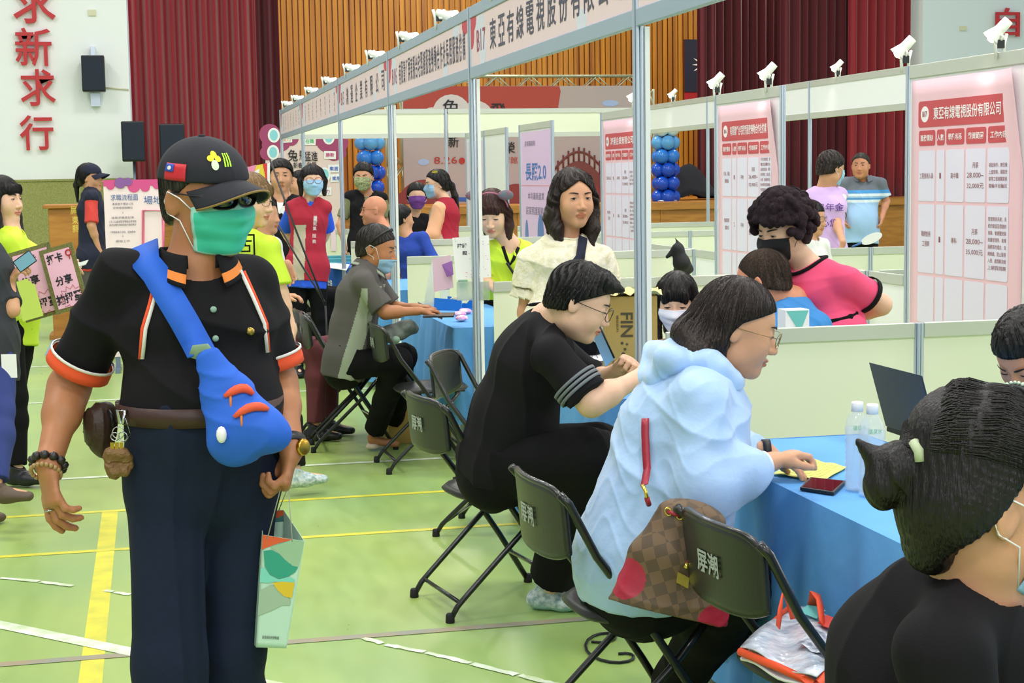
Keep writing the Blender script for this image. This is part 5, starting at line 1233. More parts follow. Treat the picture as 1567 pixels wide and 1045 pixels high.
# paper bag in his left hand
def paper_bag():
    d = D0+.02; t = thing('paper_bag', 'pale green paper carrier bag with teal and orange waves, held by the capped man', 'bag', A(425, 985, d))
    pale = mat('bag_pale', 'BFE3C9', .55); inn = mat('bag_inside', 'E8E6F0', .7)
    fl = [A(392, 990, d-.05), A(438, 992, d-.05), A(466, 828, d-.06), A(402, 818, d-.05)]
    bk = [A(384, 978, d+.05), A(436, 980, d+.05), A(434, 780, d+.06), A(398, 782, d+.06)]
    mb = MB(); mb.grid(lambda u, v: ar(fl[0])*(1-u)*v+ar(fl[1])*u*v+ar(fl[2])*u*(1-v)+ar(fl[3])*(1-u)*(1-v), 12, 20); mb.add([*fl, *bk], [(5, 4, 7, 6), (4, 0, 3, 7), (1, 5, 6, 2), (4, 5, 1, 0)]); mb.build('bag_body', [pale], t, solid=.0012)
    def Q(u, v, k=.003): 
        a = ar(fl[0])*(1-u)*(v)+ar(fl[1])*u*v+ar(fl[2])*u*(1-v)+ar(fl[3])*(1-u)*(1-v); return Vector(a-FW*k)
    nn = -FW
    def shp(name, pts, m, k=.003): MB().poly([Q(u, v, k) for u, v in pts], tuple(nn), .0006).build(name, m, t)
    shp('orange_print', [(0, 0), (.72, .0), (.35, .06), (.0, .13)], mat('bag_print_orange', 'E0602E', .6))
    shp('grey_print', [(.72, .0), (1, .0), (.96, .24), (.8, .235), (.6, .19), (.36, .12), (.2, .10)], mat('bag_print_sage', '9CC39A', .6))
    shp('teal_print', [(.05, .14), (.25, .12), (.45, .15), (.7, .215), (.95, .245), (.9, .29), (.75, .335), (.5, .37), (.25, .34), (.1, .27)], mat('bag_print_teal', '2FA183', .6))
    shp('aqua_print', [(.0, .30), (.1, .28), (.25, .345), (.5, .375), (.75, .34), (.92, .36), (.9, .395), (.4, .40), (.2, .42), (.0, .42)], mat('bag_print_aqua', '7FD8BF', .6))
    shp('yellow_print', [(.35, .41), (.6, .39), (.93, .385), (.92, .53), (.7, .52), (.5, .47)], mat('bag_print_yellow', 'E2C22A', .6), .0042)
    shp('sage_print', [(.0, .50), (.3, .43), (.5, .45), (.9, .55), (.9, .60), (.7, .60), (.4, .66), (.0, .72)], mat('bag_print_grey', 'A3BFA0', .6))
    shp('terracotta_inner', [(.0, -.0), (0, 0), (0, 0)], pale) if False else None
    P4 = [Vector(ar(bk[3])*(1-u)+ar(bk[2])*u) for u in (0, .45, .8, 1)]; lo_ = [q-V(0, 0, .10) for q in P4]
    mb = MB(); mb.add([q-Vector(FW)*.004 for q in P4+lo_], [(0, 1, 5, 4), (1, 2, 6, 5), (2, 3, 7, 6)]); mb.build('inner_teal_print', mat('bag_print_deep', '3E7E76', .6), t, solid=.0005)
    mb = MB(); mb.add([q-Vector(FW)*.006 for q in P4]+[P4[0]-V(0, 0, .02), P4[1]-V(0, 0, .06), P4[2]-V(0, 0, .05), P4[3]-V(0, 0, .04)], [(0, 1, 5, 4), (1, 2, 6, 5), (2, 3, 7, 6)]); mb.build('inner_orange_print', _M['bag_print_orange'], t, solid=.0005)
    writing('printed_line', [dict(body='屏東縣政府勞動處', c=Q(.45, .905), right=Vector(fl[1])-Vector(fl[0]), up=(0, 0, 1), w_=.038, h_=.008, bold=0)], ink, t)
    hnd = CAPMAN.wr[-1]+CAPMAN.hd[-1]*.085; hp = Vector(hnd)
    for a, b in ((Q(.12, .03), Q(.72, .02)), (P4[0], P4[2])):
        MB().sweep([a, hp+V(-.008, 0, -.0), hp+V(.008, 0, .0), b], .0012, 6).build('string_handle', mat('string', 'B9B9AE', .8), t)
paper_bag()
# ---- seated man in the black tee
D1 = 5.55
def eyes(p, **k): eyes_part(p.t, p.hc, p.Fr, p.hs, **k)
TB = .74
c = at(760, 735, d=5.75); p = Person('person', 'man in black tee with three grey sleeve stripes, seated and leaning over the table', (c.x, c.y), face_dir(92), h=1.76, sit=.445, wide=1.1, tone='l', res=.005); q_ = A(760, 708, 5.75)
setpose(p, (q_[0], q_[1], .565), A(840, 487, 5.58)); p.sh[1] = A(845, 545, 5.32); p.sh[-1] = A(835, 520, 5.70); p.cw, p.cd, p.ww, p.wd, p.hw, p.hd_ = .16, .118, .150, .118, .165, .115
p.belly = .15; p.arm(1, A(962, 555, 5.35), -UP*1-RT*.1); p.arm(-1, A(950, 560, 5.62), -UP); p.el[1] = A(905, 615, 5.28); p.wr[1] = A(975, 580, 5.35); p.el[-1] = A(905, 590, 5.75); p.wr[-1] = A(948, 566, 5.6)
p.hd[1] = nrm(A(1030, 556, 5.4)-p.wr[1]); p.pn[1] = nrm(-UP*.3+FW*.9); p.hd[-1] = nrm(A(975, 545, 5.5)-p.wr[-1]); p.pn[-1] = nrm(-FW*.9-UP*.2); p.curls[-1] = [(50, 75, 50)]*4; p.thumb[-1] = (.6, .3, .7); p.curls[1] = [(30, 45, 30)]*4
p.hp = {q: p.P+p.r*.09*q for q in (1, -1)}; p.leg(1, at(836, 905, Z=0).xyz and ar(at(840, 900, Z=.08)), UP+p.f); p.leg(-1, ar(at(876, 880, Z=.08)), UP+p.f, toe=face_dir(110)); p.toe[1] = face_dir(75)
p.kn[1] = A(905, 700, 5.45); p.kn[-1] = A(915, 690, 5.75)
head(p, A(888, 462, 5.42), face_dir(84, 24), s=1.04); p.armr = (.055, .045, .044, .029); p.legr = (.095, .07, .062, .042)
p.start().body(); t = p.t
grst = cl('grey_stripe', '6F7578')
def arm_stripes(p, q, fr, r, m, w_=.010, name='sleeve_stripe'):
    a, b = p.sh[q], p.el[q]; ax = nrm(b-a)
    for f_ in fr:
        c_ = a+(b-a)*f_; MB().lathe([(r-.004, -w_), (r+.001, -w_), (r+.001, 0), (r-.004, 0)], c_, ax, 26, caps=False).build(name, m, p.t)
p.shirt(black_t, upto=.88, t=.012, hem=.03, low=.0, amp=.009, freq=12, seed=7, loose=.022, res=.005, k=.05)
arm_stripes(p, 1, (.60, .68, .76), .0835, grst)
p.trousers(black_p, t=.012, loose=.03, amp=.006, freq=14, upto=1.9); shoe_w = mat('shoe_white', 'D8E2E0', .6, bump=.2, bscale=100, var=.3, vscale=60, c2='8AA8A8'); p.shoes(shoe_w, mat('sole_teal', '9CC4C4', .5), k=1.05)
p.hair(H_BLK, 'short', vol=1.3, line=(.070, .045, .0, -.06), groove=30, amp=.003, extra=lambda F, W: [F.seg(W((x_, .045, .10)), W((x_*1.1, .105, .088)), .026, .012, k=.02) for x_ in (-.035, 0, .035)])
eyes(p, open_=.15, browc=H_BLK, down=10); glasses_part(t, p.hc, p.Fr, p.hs, mat('frame_dark', '2A2624', .3, .4), None, r=(.025, .020), y=.112, z=-.002)
# ---- woman in the pale blue hooded jacket
D2 = 4.28
c = A(990, 868, D2); p = Person('person', 'woman in pale blue hooded windbreaker and thin glasses, seated filling in a form', (c[0], c[1]), face_dir(95), h=1.66, female=True, sit=.445, wide=1.2, tone='t', res=.0042)
setpose(p, (c[0], c[1], .55), A(1075, 568, D2-.02)); p.sh[1] = A(1068, 612, D2-.19); p.sh[-1] = A(1085, 610, D2+.19); p.cw, p.cd, p.ww, p.wd, p.hw, p.hd_ = .155, .125, .15, .13, .175, .14
p.el[1] = A(1082, 742, D2-.24); p.wr[1] = A(1182, 706, D2-.16); p.el[-1] = A(1100, 712, D2+.22); p.wr[-1] = A(1172, 690, D2+.12)
p.hd[1] = nrm(A(1225, 690, D2-.1)-p.wr[1]); p.pn[1] = nrm(-UP+.25*RT); p.curls[1] = [(28, 35, 20), (24, 32, 18), (26, 34, 20), (30, 36, 22)]; p.thumb[1] = (.7, .25, .5)
p.hd[-1] = nrm(A(1235, 722, D2+.12)-p.wr[-1]); p.pn[-1] = -UP; p.curls[-1] = [(12, 18, 10)]*4
p.leg(1, ar(at(1020, 1060, Z=.08)), UP); p.leg(-1, ar(at(1120, 1010, Z=.08)), UP); p.kn[1] = A(1130, 905, D2-.12); p.kn[-1] = A(1140, 890, D2+.1)
head(p, A(1129, 501, D2-.02), face_dir(88, 17), s=1.04); p.armr = (.056, .050, .047, .028); p.nr = .050; p.chinr = 1.0; p.handk = .98
p.start().body(); t = p.t
jk = mat('windbreaker', 'A9CBF2', .5, bump=.15, bscale=50, sheen=.3, var=.08, vscale=8); jkw = mat('windbreaker_lining', 'DCE6F6', .5, bump=.1, bscale=60)
F = Field(); p.torso(F, .024, k=.07, low=.05); F.k = .04
F.seg(p.P+p.up*.12-RT*.0, p.P-UP*.10-RT*.01, (.165, .135), (.18, .145), lat=p.r, k=.08)
for q in (1, -1):
    F.seg(p.sh[q], p.el[q], .074, .080, k=.05); F.seg(p.el[q], p.el[q]+(p.wr[q]-p.el[q])*.55, .082, .072, k=.05); F.seg(p.el[q]+(p.wr[q]-p.el[q])*.55, p.el[q]+(p.wr[q]-p.el[q])*.86, .072, .046, k=.03, flat=True)
F.fn(lambda p_: p_[:, 2]-.452, (0, 0, 0), np.eye(3), p.P-1, p.P+1, 's', .01)
F.seg(p.N+p.fb*.02-p.up*.02, p.N+p.up*.2+p.fb*.05, (.052, .055), (.085, .09), lat=p.rs, op='s', k=.012)
f1, f2, f3 = folds(.008, 10, 4, (1, 1, .8)), folds(.0045, 27, 9, (1, 1, .5)), folds(.002, 62, 2, (1, 1, .5)); F.disp = lambda P_: f1(P_)+f2(P_)+f3(P_)
p.part('windbreaker', F, jk, .0042); JF = F
F = Field(); F.k = .03; hb = p.N-p.fb*.055-p.up*.0
for i in range(9):
    a0, a1 = R(-25+230*i/9+180), R(-25+230*(i+1)/9+180)
    g = lambda a, k_=1: p.N+p.fb*(.015+.092*math.sin(a))+p.rs*.105*math.cos(a)+p.up*(.012-.030*math.sin(a)-.0)
    F.seg(g(a0), g(a1), .030+.008*math.sin(i), .030+.008*math.sin(i+1), k=.02)
F.seg(hb-p.fb*.05-p.rs*.09+p.up*.01, hb-p.fb*.05+p.rs*.09+p.up*.01, .045, .045, k=.03); F.seg(hb-p.fb*.07-p.rs*.05-p.up*.05, hb-p.fb*.07+p.rs*.05-p.up*.05, .035, .035, k=.03)
F.ell(p.hc, (.09, .11, .11), None, 's', .01)
f3 = folds(.008, 26, 12); F.disp = lambda P_: f3(P_); p.part('hood', F, jk, .0042)
MB().sweep([p.N+p.fb*(.02+.085*math.sin(a))+p.rs*.085*math.cos(a)+p.up*(.03-.035*math.sin(a)) for a in [R(-140+280*i/20+90) for i in range(21)]], .014, 8, flat=(p.up, 1.3)).build('hood_lining', jkw, t)
for q in (1, -1):
    MB().lathe([(.030, -.01), (.034, 0), (.034, .012), (.029, .014)], p.wr[q]-nrm(p.wr[q]-p.el[q])*.030, nrm(p.wr[q]-p.el[q]), 20, caps=False).build('cuff', jkw, t)
wc = p.wr[-1]; strap(p, [wc+(UP*math.cos(a)+FW*math.sin(a))*.031 for a in [2*math.pi*i/20 for i in range(21)]], .022, black, 'wrist_band', .003, nrm_to=wc)
p.trousers(black_p, t=.010, loose=.02, upto=1.9); p.shoes(mat('shoe_grey', '9FA6A4', .7), k=1.0)
def lh(F, W):
    F.seg(W((0, -.06, .03)), W((-.0, -.095, -.09)), (.070, .042), (.078, .035), lat=p.Fr[0], k=.03); F.seg(W((0, -.095, -.09)), A(1052, 590, D2), (.085, .030), (.045, .012), lat=p.Fr[0], k=.02); F.chain([W((.02, -.085, .0)), W((.035, -.115, -.05)), A(1068, 540, D2-.09), A(1046, 558, D2-.11)], [.05, .045, .035, .010], k=.03)
    for x in (1, -1): F.chain([W((x*.062, -.045, .02)), W((x*.068, -.045, -.04)), W((x*.064, -.030, -.10)), W((x*.056, -.008, -.155))], [.026, .026, .020, .008], k=.02)
p.hair(H_DBR, 'long', vol=1.0, line=(.074, .066, .050, .022, -.02, -.13), extra=lh, groove=70, amp=.0014, res=.0038)
eyes(p, open_=.25, browc=H_DBR, down=10); glasses_part(t, p.hc, p.Fr, p.hs, mat('frame_gold', '8E7A50', .3, .8), None, r=(.024, .020), y=.112, z=-.003, thick=.0010)
BLUE = p
# monogram-style drawstring shoulder bag with a burgundy strap
bagm = mat('checked_canvas', '6A5238', .6); nt = bagm.node_tree; b = nt.nodes['Principled BSDF']; tc = nt.nodes.new('ShaderNodeTexCoord'); mp = nt.nodes.new('ShaderNodeMapping'); mp.inputs['Rotation'].default_value = (.3, .2, .75); ck = nt.nodes.new('ShaderNodeTexChecker'); ck.inputs['Scale'].default_value = 34; ck.inputs['Color1'].default_value = lin('6B543A'); ck.inputs['Color2'].default_value = lin('54432F')
nt.links.new(tc.outputs['Object'], mp.inputs[0]); nt.links.new(mp.outputs[0], ck.inputs[0]); nt.links.new(ck.outputs[0], b.inputs['Base Color'])
DG = D2-.36; G = lambda px, py, dd=0: A(px, py, DG+dd)
bt = thing('shoulder_bag', 'brown checked drawstring bag with red corners hanging beside the woman in pale blue', 'bag', G(1040, 960))
F = Field(); F.k = .02; dn = nrm(G(1015, 975)-G(1040, 775)); sd = nrm(G(1115, 965)-G(945, 875))
tp_, bt_ = G(1058, 792), G(1024, 925)
F.seg(tp_, (tp_+bt_)/2, (.085, .045), (.125, .06), lat=sd, k=.03); F.seg((tp_+bt_)/2, bt_+dn*.02, (.125, .06), (.150, .065), lat=sd, k=.03, flat=True)
F.disp = folds(.003, 22, 8)
rc_ = [G(966, 880, -.05), G(1092, 948, -.05)]
def bmf(P_): 
    m = np.zeros(len(P_), int)
    for q in (G(958, 885, -.03), G(1092, 952, -.03)): m |= (np.linalg.norm(P_-q, axis=1) < .050).astype(int)
    return m
bord = mat('burgundy_leather', 'A32438', .4, bump=.1); linkmesh('bag_body', F.mesh(.004, 'bag_body', [bagm, bord], bmf), bt)
ye = mat('eyelet_brass', 'E2C860', .25, .9); fsn = nrm(np.cross(sd, dn)); fsn = fsn if fsn@FW < 0 else -fsn
eye = snap(F, [G(1009, 779, -.1), G(1037, 790, -.1), G(1066, 803, -.1)], .003)
for e in eye: MB().sweep([e+(sd*math.cos(a)+dn*math.sin(a))*.0085 for a in [2*math.pi*i/16 for i in range(16)]], .0022, 6, closed=True).build('eyelet', ye, bt)
MB().sweep([eye[0], (eye[0]+eye[1])/2+fsn*.006, eye[1]], .0045, 8).sweep([eye[2], eye[2]+fsn*.01+dn*.01], .0045, 8).build('drawstring', bord, bt)
for k_ in (0, 1):
    a_, b_ = snap(F, [G(1079+k_*4, 818, -.1)], .008)[0], snap(F, [G(1055+k_*9, 862, -.1)], .010)[0]; MB().sweep([a_, b_], .0042, 8).build('tassel', bord, bt); MB().sweep([b_, b_+nrm(b_-a_)*.014], .006, 8).build('tassel_end', ye, bt)
pl = snap(F, [G(1047, 893, -.1)], .003)[0]; MB().obox(pl, sd*.016, dn*.013, fsn*.0015).build('metal_plate', ye, bt)
strap(BLUE, [*snap(JF, [A(957+k_*4.5, 632+k_*14, D2-.22) for k_ in range(7)], .006), G(986, 742, -.0)], .020, bord, 'bag_strap', .003, nrm_to=BLUE.P+BLUE.up*.2, parent=bt)
MB().sweep([G(983, 742, -.01), G(988, 752, -.02), G(990, 762, -.02)], .005, 8).build('clasp', ye, bt); MB().sweep([G(990, 762, -.02), G(993, 772, 0)], .007, 8).build('clasp_tab', bord, bt)
# ---- seen from behind at the right edge: woman with a hair bun
D3 = 2.12
c = A(1420, 1120, 2.35); p = Person('person', 'woman with black hair bun, beaded headband and black top, nearest the camera on the right', (c[0], c[1]), face_dir(125), h=1.62, female=True, sit=.445, wide=1.15, tone='t', res=.004)
setpose(p, (c[0]-.1, c[1], .53), A(1492, 905, D3+.02)); p.sh[1] = A(1440, 1000, D3-.1); p.sh[-1] = A(1600, 960, D3+.2); p.cw = .15; p.nr = .049
p.el[1] = A(1500, 1300, D3-.1); p.wr[1] = A(1680, 1210, D3); p.el[-1] = A(1750, 1230, D3+.3); p.wr[-1] = A(1800, 1100, D3+.1)
head(p, A(1512, 768, D3), face_dir(100, 12), s=1.03); p.hf = nrm(p.hf)
p.start().body(legs=True); t = p.t
p.shirt(black_t, upto=.9, t=.010, hem=.1, amp=.004, freq=14, seed=7, loose=.02, res=.004, k=.06); p.trousers(black_p); p.shoes(black)
BF = Field(); bunc = A(1375, 708, D3-.02)
def bun(F, W):
    F.ell(W((0, -.034, .080)), np.array((.074, .088, .070))*p.hs, p.Fr, k=.03)
    F.ell(A(1376, 722, D3-.01), (.036, .038, .042), k=.004); F.ell(A(1352, 742, D3-.01), (.026, .030, .034), k=.006); F.seg(A(1352, 712, D3-.01), A(1313, 676, D3-.01), (.022, .02), (.004, .004), k=.010); F.seg(A(1392, 712, D3), A(1430, 712, D3), .016, .020, k=.004)
    F.seg(W((0, -.05, .0)), W((0, -.065, -.075)), (.060, .045), (.045, .030), lat=p.Fr[0], k=.02)
p.hair(H_BLK, 'bun', vol=.95, strands=0, extra=bun, groove=60, amp=.0010, res=.0036, line=(.085, .078, .064, .042, -.02, -.12))
# combed strands towards the bun
rnd = random.Random(3); mb = MB(); HFd = Field(); c_, Fr_, S_ = p.hc, p.Fr, p.hs
HFd.ell(c_+np.array((0, -.016, .034))*S_@Fr_, (np.array((.078, .096, .087))+.0075)*S_, Fr_, k=.001); HFd.ell(c_+np.array((0, -.034, .080))*S_@Fr_, np.array((.0755, .0895, .0715))*S_, Fr_, k=.03); HFd.ell(c_+np.array((0, -.035, -.015))*S_@Fr_, (np.array((.074, .075, .07))+.0072)*S_, Fr_, k=.03*S_)
bj = A(1420, 712, D3-.0)
for i in range(1100):
    a = rnd.uniform(-1.5, 1.5); st = c_+(np.array((.075*math.sin(a), .05+.02*rnd.random()-.05*abs(math.sin(a)), .03+.075*math.cos(a)))*S_)@Fr_
    L = [st+(bj-st)*u for u in (0, .2, .4, .6, .8, .97)]; L = [q+nrm(q-c_)*.05 for q in L]; L = snap(HFd, L, .0022+.0016*rnd.random(), 14); mb.sweep(L, [.0004, .0009, .001, .001, .001, .0006], 3, caps=False)
me = mb.mesh('hair_strands', H_BLK); o_ = linkmesh('hair_strands', me, t)
gs = snap(HFd, [c_+(np.array((.10*math.sin(a), .016, .040+.12*math.cos(a)))*S_)@Fr_ for a in [R(-92+184*i/30) for i in range(31)]], .008)
MB().sweep(gs, .0075, 8).build('headband', mat('headband_black', '14181C', .4), t); mb = MB()
for i, g_ in enumerate(gs):
    for dy in (-.006, .006): mb.ball(g_+nrm(g_-c_)*.006+Fr_[1]*dy, .0028, 6)
mb.build('headband_beads', mat('bead_pale', 'C8E0C8', .2), t); tt = A(1428, 712, D3-.03)
MB().sweep([A(1398, 676, D3-.045), A(1406, 690, D3-.055), A(1408, 706, D3-.055)], .007, 8).build('hair_tie', mat('hair_tie_green', 'B8C6A0', .6), t)
mask_part(t, p.HF, p.hc, p.Fr, p.hs, bluem, None)
# ---- man at the right edge behind the table
c = A(1585, 700, 4.75); p = Person('person', 'man bending his head at the right edge behind the blue table, only forehead visible', (c[0], c[1]), face_dir(-55), h=1.68, sit=.445, tone='r', res=.006); setpose(p, (c[0], c[1], .53), A(1590, 610, 4.7)); head(p, A(1574, 540, 4.55), face_dir(-52, 42), s=1.02)
p.start().body(); p.shirt(navy); p.trousers(black_p); p.shoes(black); p.hair(H_BLK, 'short', vol=1.1, amp=.003, line=(.066, .045, 0, -.06), groove=34); eyes(p, open_=.1, browc=H_BLK, down=8)
# ---- woman in the white blouse
D4 = 7.6
c = A(866, 640, D4); p = Person('person', 'standing woman in cream patterned blouse with a dark blue bag strap across her chest', (c[0], c[1]), face_dir(14), h=1.66, female=True, wide=1.12, tone='t', res=.0055)
setpose(p, (c[0], c[1], .88), A(866, 366, D4)); p.sh[1] = A(812, 398, D4-.02); p.sh[-1] = A(920, 396, D4+.03); p.bust = .8
p.el[1] = A(804, 478, D4+.03); p.wr[1] = A(818, 560, D4-.05); p.el[-1] = A(930, 470, D4+.08); p.wr[-1] = A(925, 550, D4); head(p, A(877, 304, D4-.05), face_dir(20, 2), s=1.12); p.nr = .047
p.start().body(); t = p.t
blo = mat('cream_blouse', 'F2EDD8', .8, bump=.5, bscale=70, var=.15, vscale=30, c2='E2DDB8')
p.shirt(blo, upto=.5, t=.014, hem=.08, amp=.006, freq=22, seed=5, loose=.03)
for q in (1, -1):
    F = Field(); F.k = .02; a, b_ = p.sh[q], p.el[q]; F.seg(a+(b_-a)*.05, a+(b_-a)*.5, .070, .084, k=.03, flat=True); F.disp = folds(.006, 40, 3); p.part('puff_sleeve', F, blo, .005); F = Field(); F.seg(a+(b_-a)*.52, a+(b_-a)*.70, .070, .082, k=.02, flat=True, flata=True); F.disp = folds(.006, 70, 3); p.part('frill', F, blo, .004)
SHb = Field(); p.torso(SHb, .016)
collar_ring(p, blo, .005, wide=1.25)
strap(p, [*snap(SHb, [A(900, 352, D4-.1), A(893, 385, D4-.2), A(868, 425, D4-.2), A(845, 460, D4-.2)], .010), A(822, 492, D4-.12)], .045, navy, 'bag_strap', .004)
p.trousers(black_p, t=.012); p.shoes(black)
def wavy(F, W):
    for x in (1, -1):
        F.chain([W((x*.06, .0, .08)), W((x*.085, .0, .0)), W((x*.088, .0, -.06)), W((x*.082, .02, -.125)), W((x*.07, .035, -.19))], [.026, .030, .031, .032, .018], k=.02)
        F.chain([W((x*.05, -.05, .0)), W((x*.075, -.04, -.08)), W((x*.08, -.02, -.19))], [.04, .042, .02], k=.03)
    F.seg(W((0, -.06, .0)), W((0, -.06, -.14)), (.08, .04), (.075, .03), lat=p.Fr[0], k=.03)
p.hair(H_DBR, 'long', vol=1.1, line=(.052, .03, -.03, -.12), part=.034, extra=wavy, groove=26, amp=.003); eyes(p, open_=.55, browc=H_DBR, gaze=.15)
# ---- girl with the white mask, seated behind the low partition
D5 = 7.4
c = A(1040, 640, D5); p = Person('person', 'young woman with black bangs and white mask seated behind the low partition', (c[0], c[1]), face_dir(-10), h=1.56, female=True, sit=.445, tone='l', res=.006); setpose(p, (c[0], c[1], .53), A(1042, 530, D5)); p.arm(1, p.P+p.f*.3+p.r*.1+UP*.2, -UP); p.arm(-1, p.P+p.f*.3-p.r*.1+UP*.2, -UP)
head(p, A(1036, 462, D5-.02), face_dir(-12, 14), s=1.08); p.start().body(res=.005); t = p.t; p.shirt(cl('beige', 'C9A898')); p.trousers(black_p); p.shoes(black)
def bob(F, W):
    for x in (1, -1): F.chain([W((x*.055, .02, .08)), W((x*.086, .02, .0)), W((x*.088, .022, -.07)), W((x*.074, .03, -.155))], [.026, .026, .026, .012], k=.02)
    F.seg(W((0, -.05, .0)), W((0, -.05, -.15)), (.088, .045), (.075, .03), lat=p.Fr[0], k=.03); F.seg(W((-.048, .078, .045)), W((.048, .078, .045)), (.010, .030), (.010, .030), lat=p.Fr[1], k=.015)
p.hair(H_BLK, 'bang', vol=1.1, line=(.040, .022, -.05, -.13), extra=bob, groove=40, amp=.0012); eyes(p, open_=.35, browc=None, down=4); mask_part(t, p.HF, p.hc, p.Fr, p.hs, whm, None, zr=(-.112, -.004))
# ---- crew-cut man in blue
D6 = 6.85
c = A(1215, 640, D6); p = Person('person', 'man with crew cut in blue tee, seated with his back turned behind the partition', (c[0], c[1]), face_dir(-128), h=1.72, sit=.445, wide=1.15, tone='r', res=.006); setpose(p, (c[0], c[1], .53), A(1212, 460, D6)); p.sh[1] = A(1176, 492, D6+.16); p.sh[-1] = A(1250, 500, D6-.15)
head(p, A(1166, 432, D6), face_dir(-118, 12), s=1.15); p.start().body(res=.005); t = p.t; p.shirt(cl('royal', '3A86C8'), hem=.05, upto=.8, loose=.02); p.trousers(black_p); p.shoes(black); p.nr = .06
p.hair(mat('hair_stubble', '2E241C', .9, bump=1, bscale=300, var=.5, vscale=150, c2='5A4434'), 'crew', vol=.35, line=(.078, .055, .012, -.05), amp=.0008)
# ---- woman with curly hair and pink shirt
D7 = 7.0
c = A(1265, 610, D7); p = Person('person', 'woman with curly dark hair, black mask and pink shirt leaning with hand on hip', (c[0], c[1]), face_dir(-60), h=1.6, female=True, wide=1.2, tone='l', res=.0055, sit=None); setpose(p, (c[0]+.0, c[1], .86), A(1238, 408, D7-.05), lat=nrm(RT*-.62+FW*.75)); p.sh[1] = A(1205, 415, D7+.16); p.sh[-1] = A(1292, 430, D7-.16); p.bust = 1.0
p.el[-1] = A(1348, 466, D7-.05); p.wr[-1] = A(1292, 488, D7+.10); p.hd[-1] = nrm(A(1262, 500, D7+.0)-p.wr[-1]); p.pn[-1] = nrm(FW); p.el[1] = A(1190, 500, D7+.2); p.wr[1] = A(1150, 560, D7+.15); p.armr = (.056, .046, .044, .028)
head(p, A(1196, 352, D7-.03), face_dir(-52, 16), s=1.12); p.start().body(); t = p.t
pinkt = cl('pink', 'F0527C'); p.shirt(pinkt, upto=.62, t=.012, hem=.08, amp=.006, freq=16, seed=9, loose=.022); collar_ring(p, black_t, .009, wide=1.3)
cuff(p, -1, black_t, .63, .083, .022, 'sleeve_band')
p.trousers(black_p); p.shoes(black); mask_part(t, p.HF, p.hc, p.Fr, p.hs, cl('black_mask', '16161A'), None, pleats=False, zr=(-.118, -.006), peak=.014, loopm=black)
MB().sweep([p.wr[-1]+(UP*math.cos(a)*.03+FW*math.sin(a)*.03)+(p.el[-1]-p.wr[-1])*.12 for a in [2*math.pi*i/20 for i in range(20)]], .0055, 8, closed=True).build('bracelet', mat('jade', 'B8B088', .3), t)
def curls(F, W):
    rnd = random.Random(8)
    for i in range(420):
        a = rnd.uniform(-3.14, 3.14); e = rnd.uniform(-.35, 1.5); r_ = .118+.012*rnd.random(); q = (math.cos(e)*math.sin(a)*r_*1.0, math.cos(e)*math.cos(a)*r_-.022, math.sin(e)*r_+.025)
        if q[1] > .062 and q[2] < .052: continue
        if abs(a) < .9 and q[2] < .05: continue
        F.ell(W(q), (.013+.010*rnd.random(),)*3, k=.004)
p.hair(H_AFR, 'back', vol=3.6, extra=curls, amp=.0, strands=1400, slen=.05, line=(.06, .05, -.03, -.09), fn=None); fo_ = None
eyes(p, open_=.4, browc=H_BLK, down=5)
# ---- sliver of a face behind the curly hair
c = A(1247, 500, 11.1); p = Person('person', 'person with short dark hair and glasses half hidden behind the curly-haired woman', (c[0], c[1]), face_dir(40), h=1.55, female=True, sit=.5, tone='t', res=.008); head(p, A(1242, 334, 11.1), face_dir(50, 5), s=1.0); setpose(p, None, A(1238, 368, 11.1)); p.start().body(); p.shirt(cl('white', 'E8E8E4')); p.trousers(black_p); p.hair(H_BLK, 'bob'); glasses_part(p.t, p.hc, p.Fr, p.hs, mat('frame_dark', '2A2624', .3, .4)); p.shoes(black)
# ---- the people farther off
def dist(nm, px, py, d, a, lab, h=1.66, female=False, **k):
    c = A(px, py, d); return Person('person', lab, (c[0], c[1]), face_dir(a), h=h, female=female, **k)
# lilac vest, back turned
p = dist('', 1262, 400, 12.9, 155, 'man in lilac vest lettered on the back, standing with back turned behind far partition', 1.72, res=.008, tone='t')
setpose(p, None, A(1262, 289, 12.9)); p.up = nrm(p.N-p.P); p.sh[1] = A(1285, 298, 13.0); p.sh[-1] = A(1240, 302, 12.9); p.el[1] = A(1280, 340, 12.8); p.wr[1] = A(1290, 372, 12.55); head(p, A(1272, 258, 12.85), face_dir(120, 15), s=1.12)
p.start().body(); p.shirt(cl('white', 'E8E8E4'), upto=.75, loose=.02, t=.006); lil_c = cl('lilac', 'D9B8EC'); p.shirt(lil_c, sleeves=False, t=.016, name='vest', hem=.1); p.trousers(black_p); p.shoes(black); p.hair(H_DBR, 'short', vol=1.2, amp=.003, groove=30); mask_part(p.t, p.HF, p.hc, p.Fr, p.hs, bluem)
cuff(p, 1, mat('cuff_dark', '4A4A3A', .8), .76, .072, .015, 'sleeve_band')
TF = Field(); p.torso(TF, .016); v = snap(TF, [A(1258, 316, 12.55), A(1256, 338, 12.55)], .006); pur = mat('vest_ink', '6A3E9A', .6); bn = nrm(v[0]-(p.P+p.N)/2)
writing('vest_lettering', [dict(body='國民年金', c=v[0]-FW*.02, right=tuple(RT+FW*.1), up=(0, 0, 1), w_=.30, h_=.065, bold=.01), dict(body='關心您', c=v[1]-FW*.02, right=tuple(RT+FW*.1), up=(0, 0, 1), w_=.22, h_=.065, bold=.01)], pur, p.t)
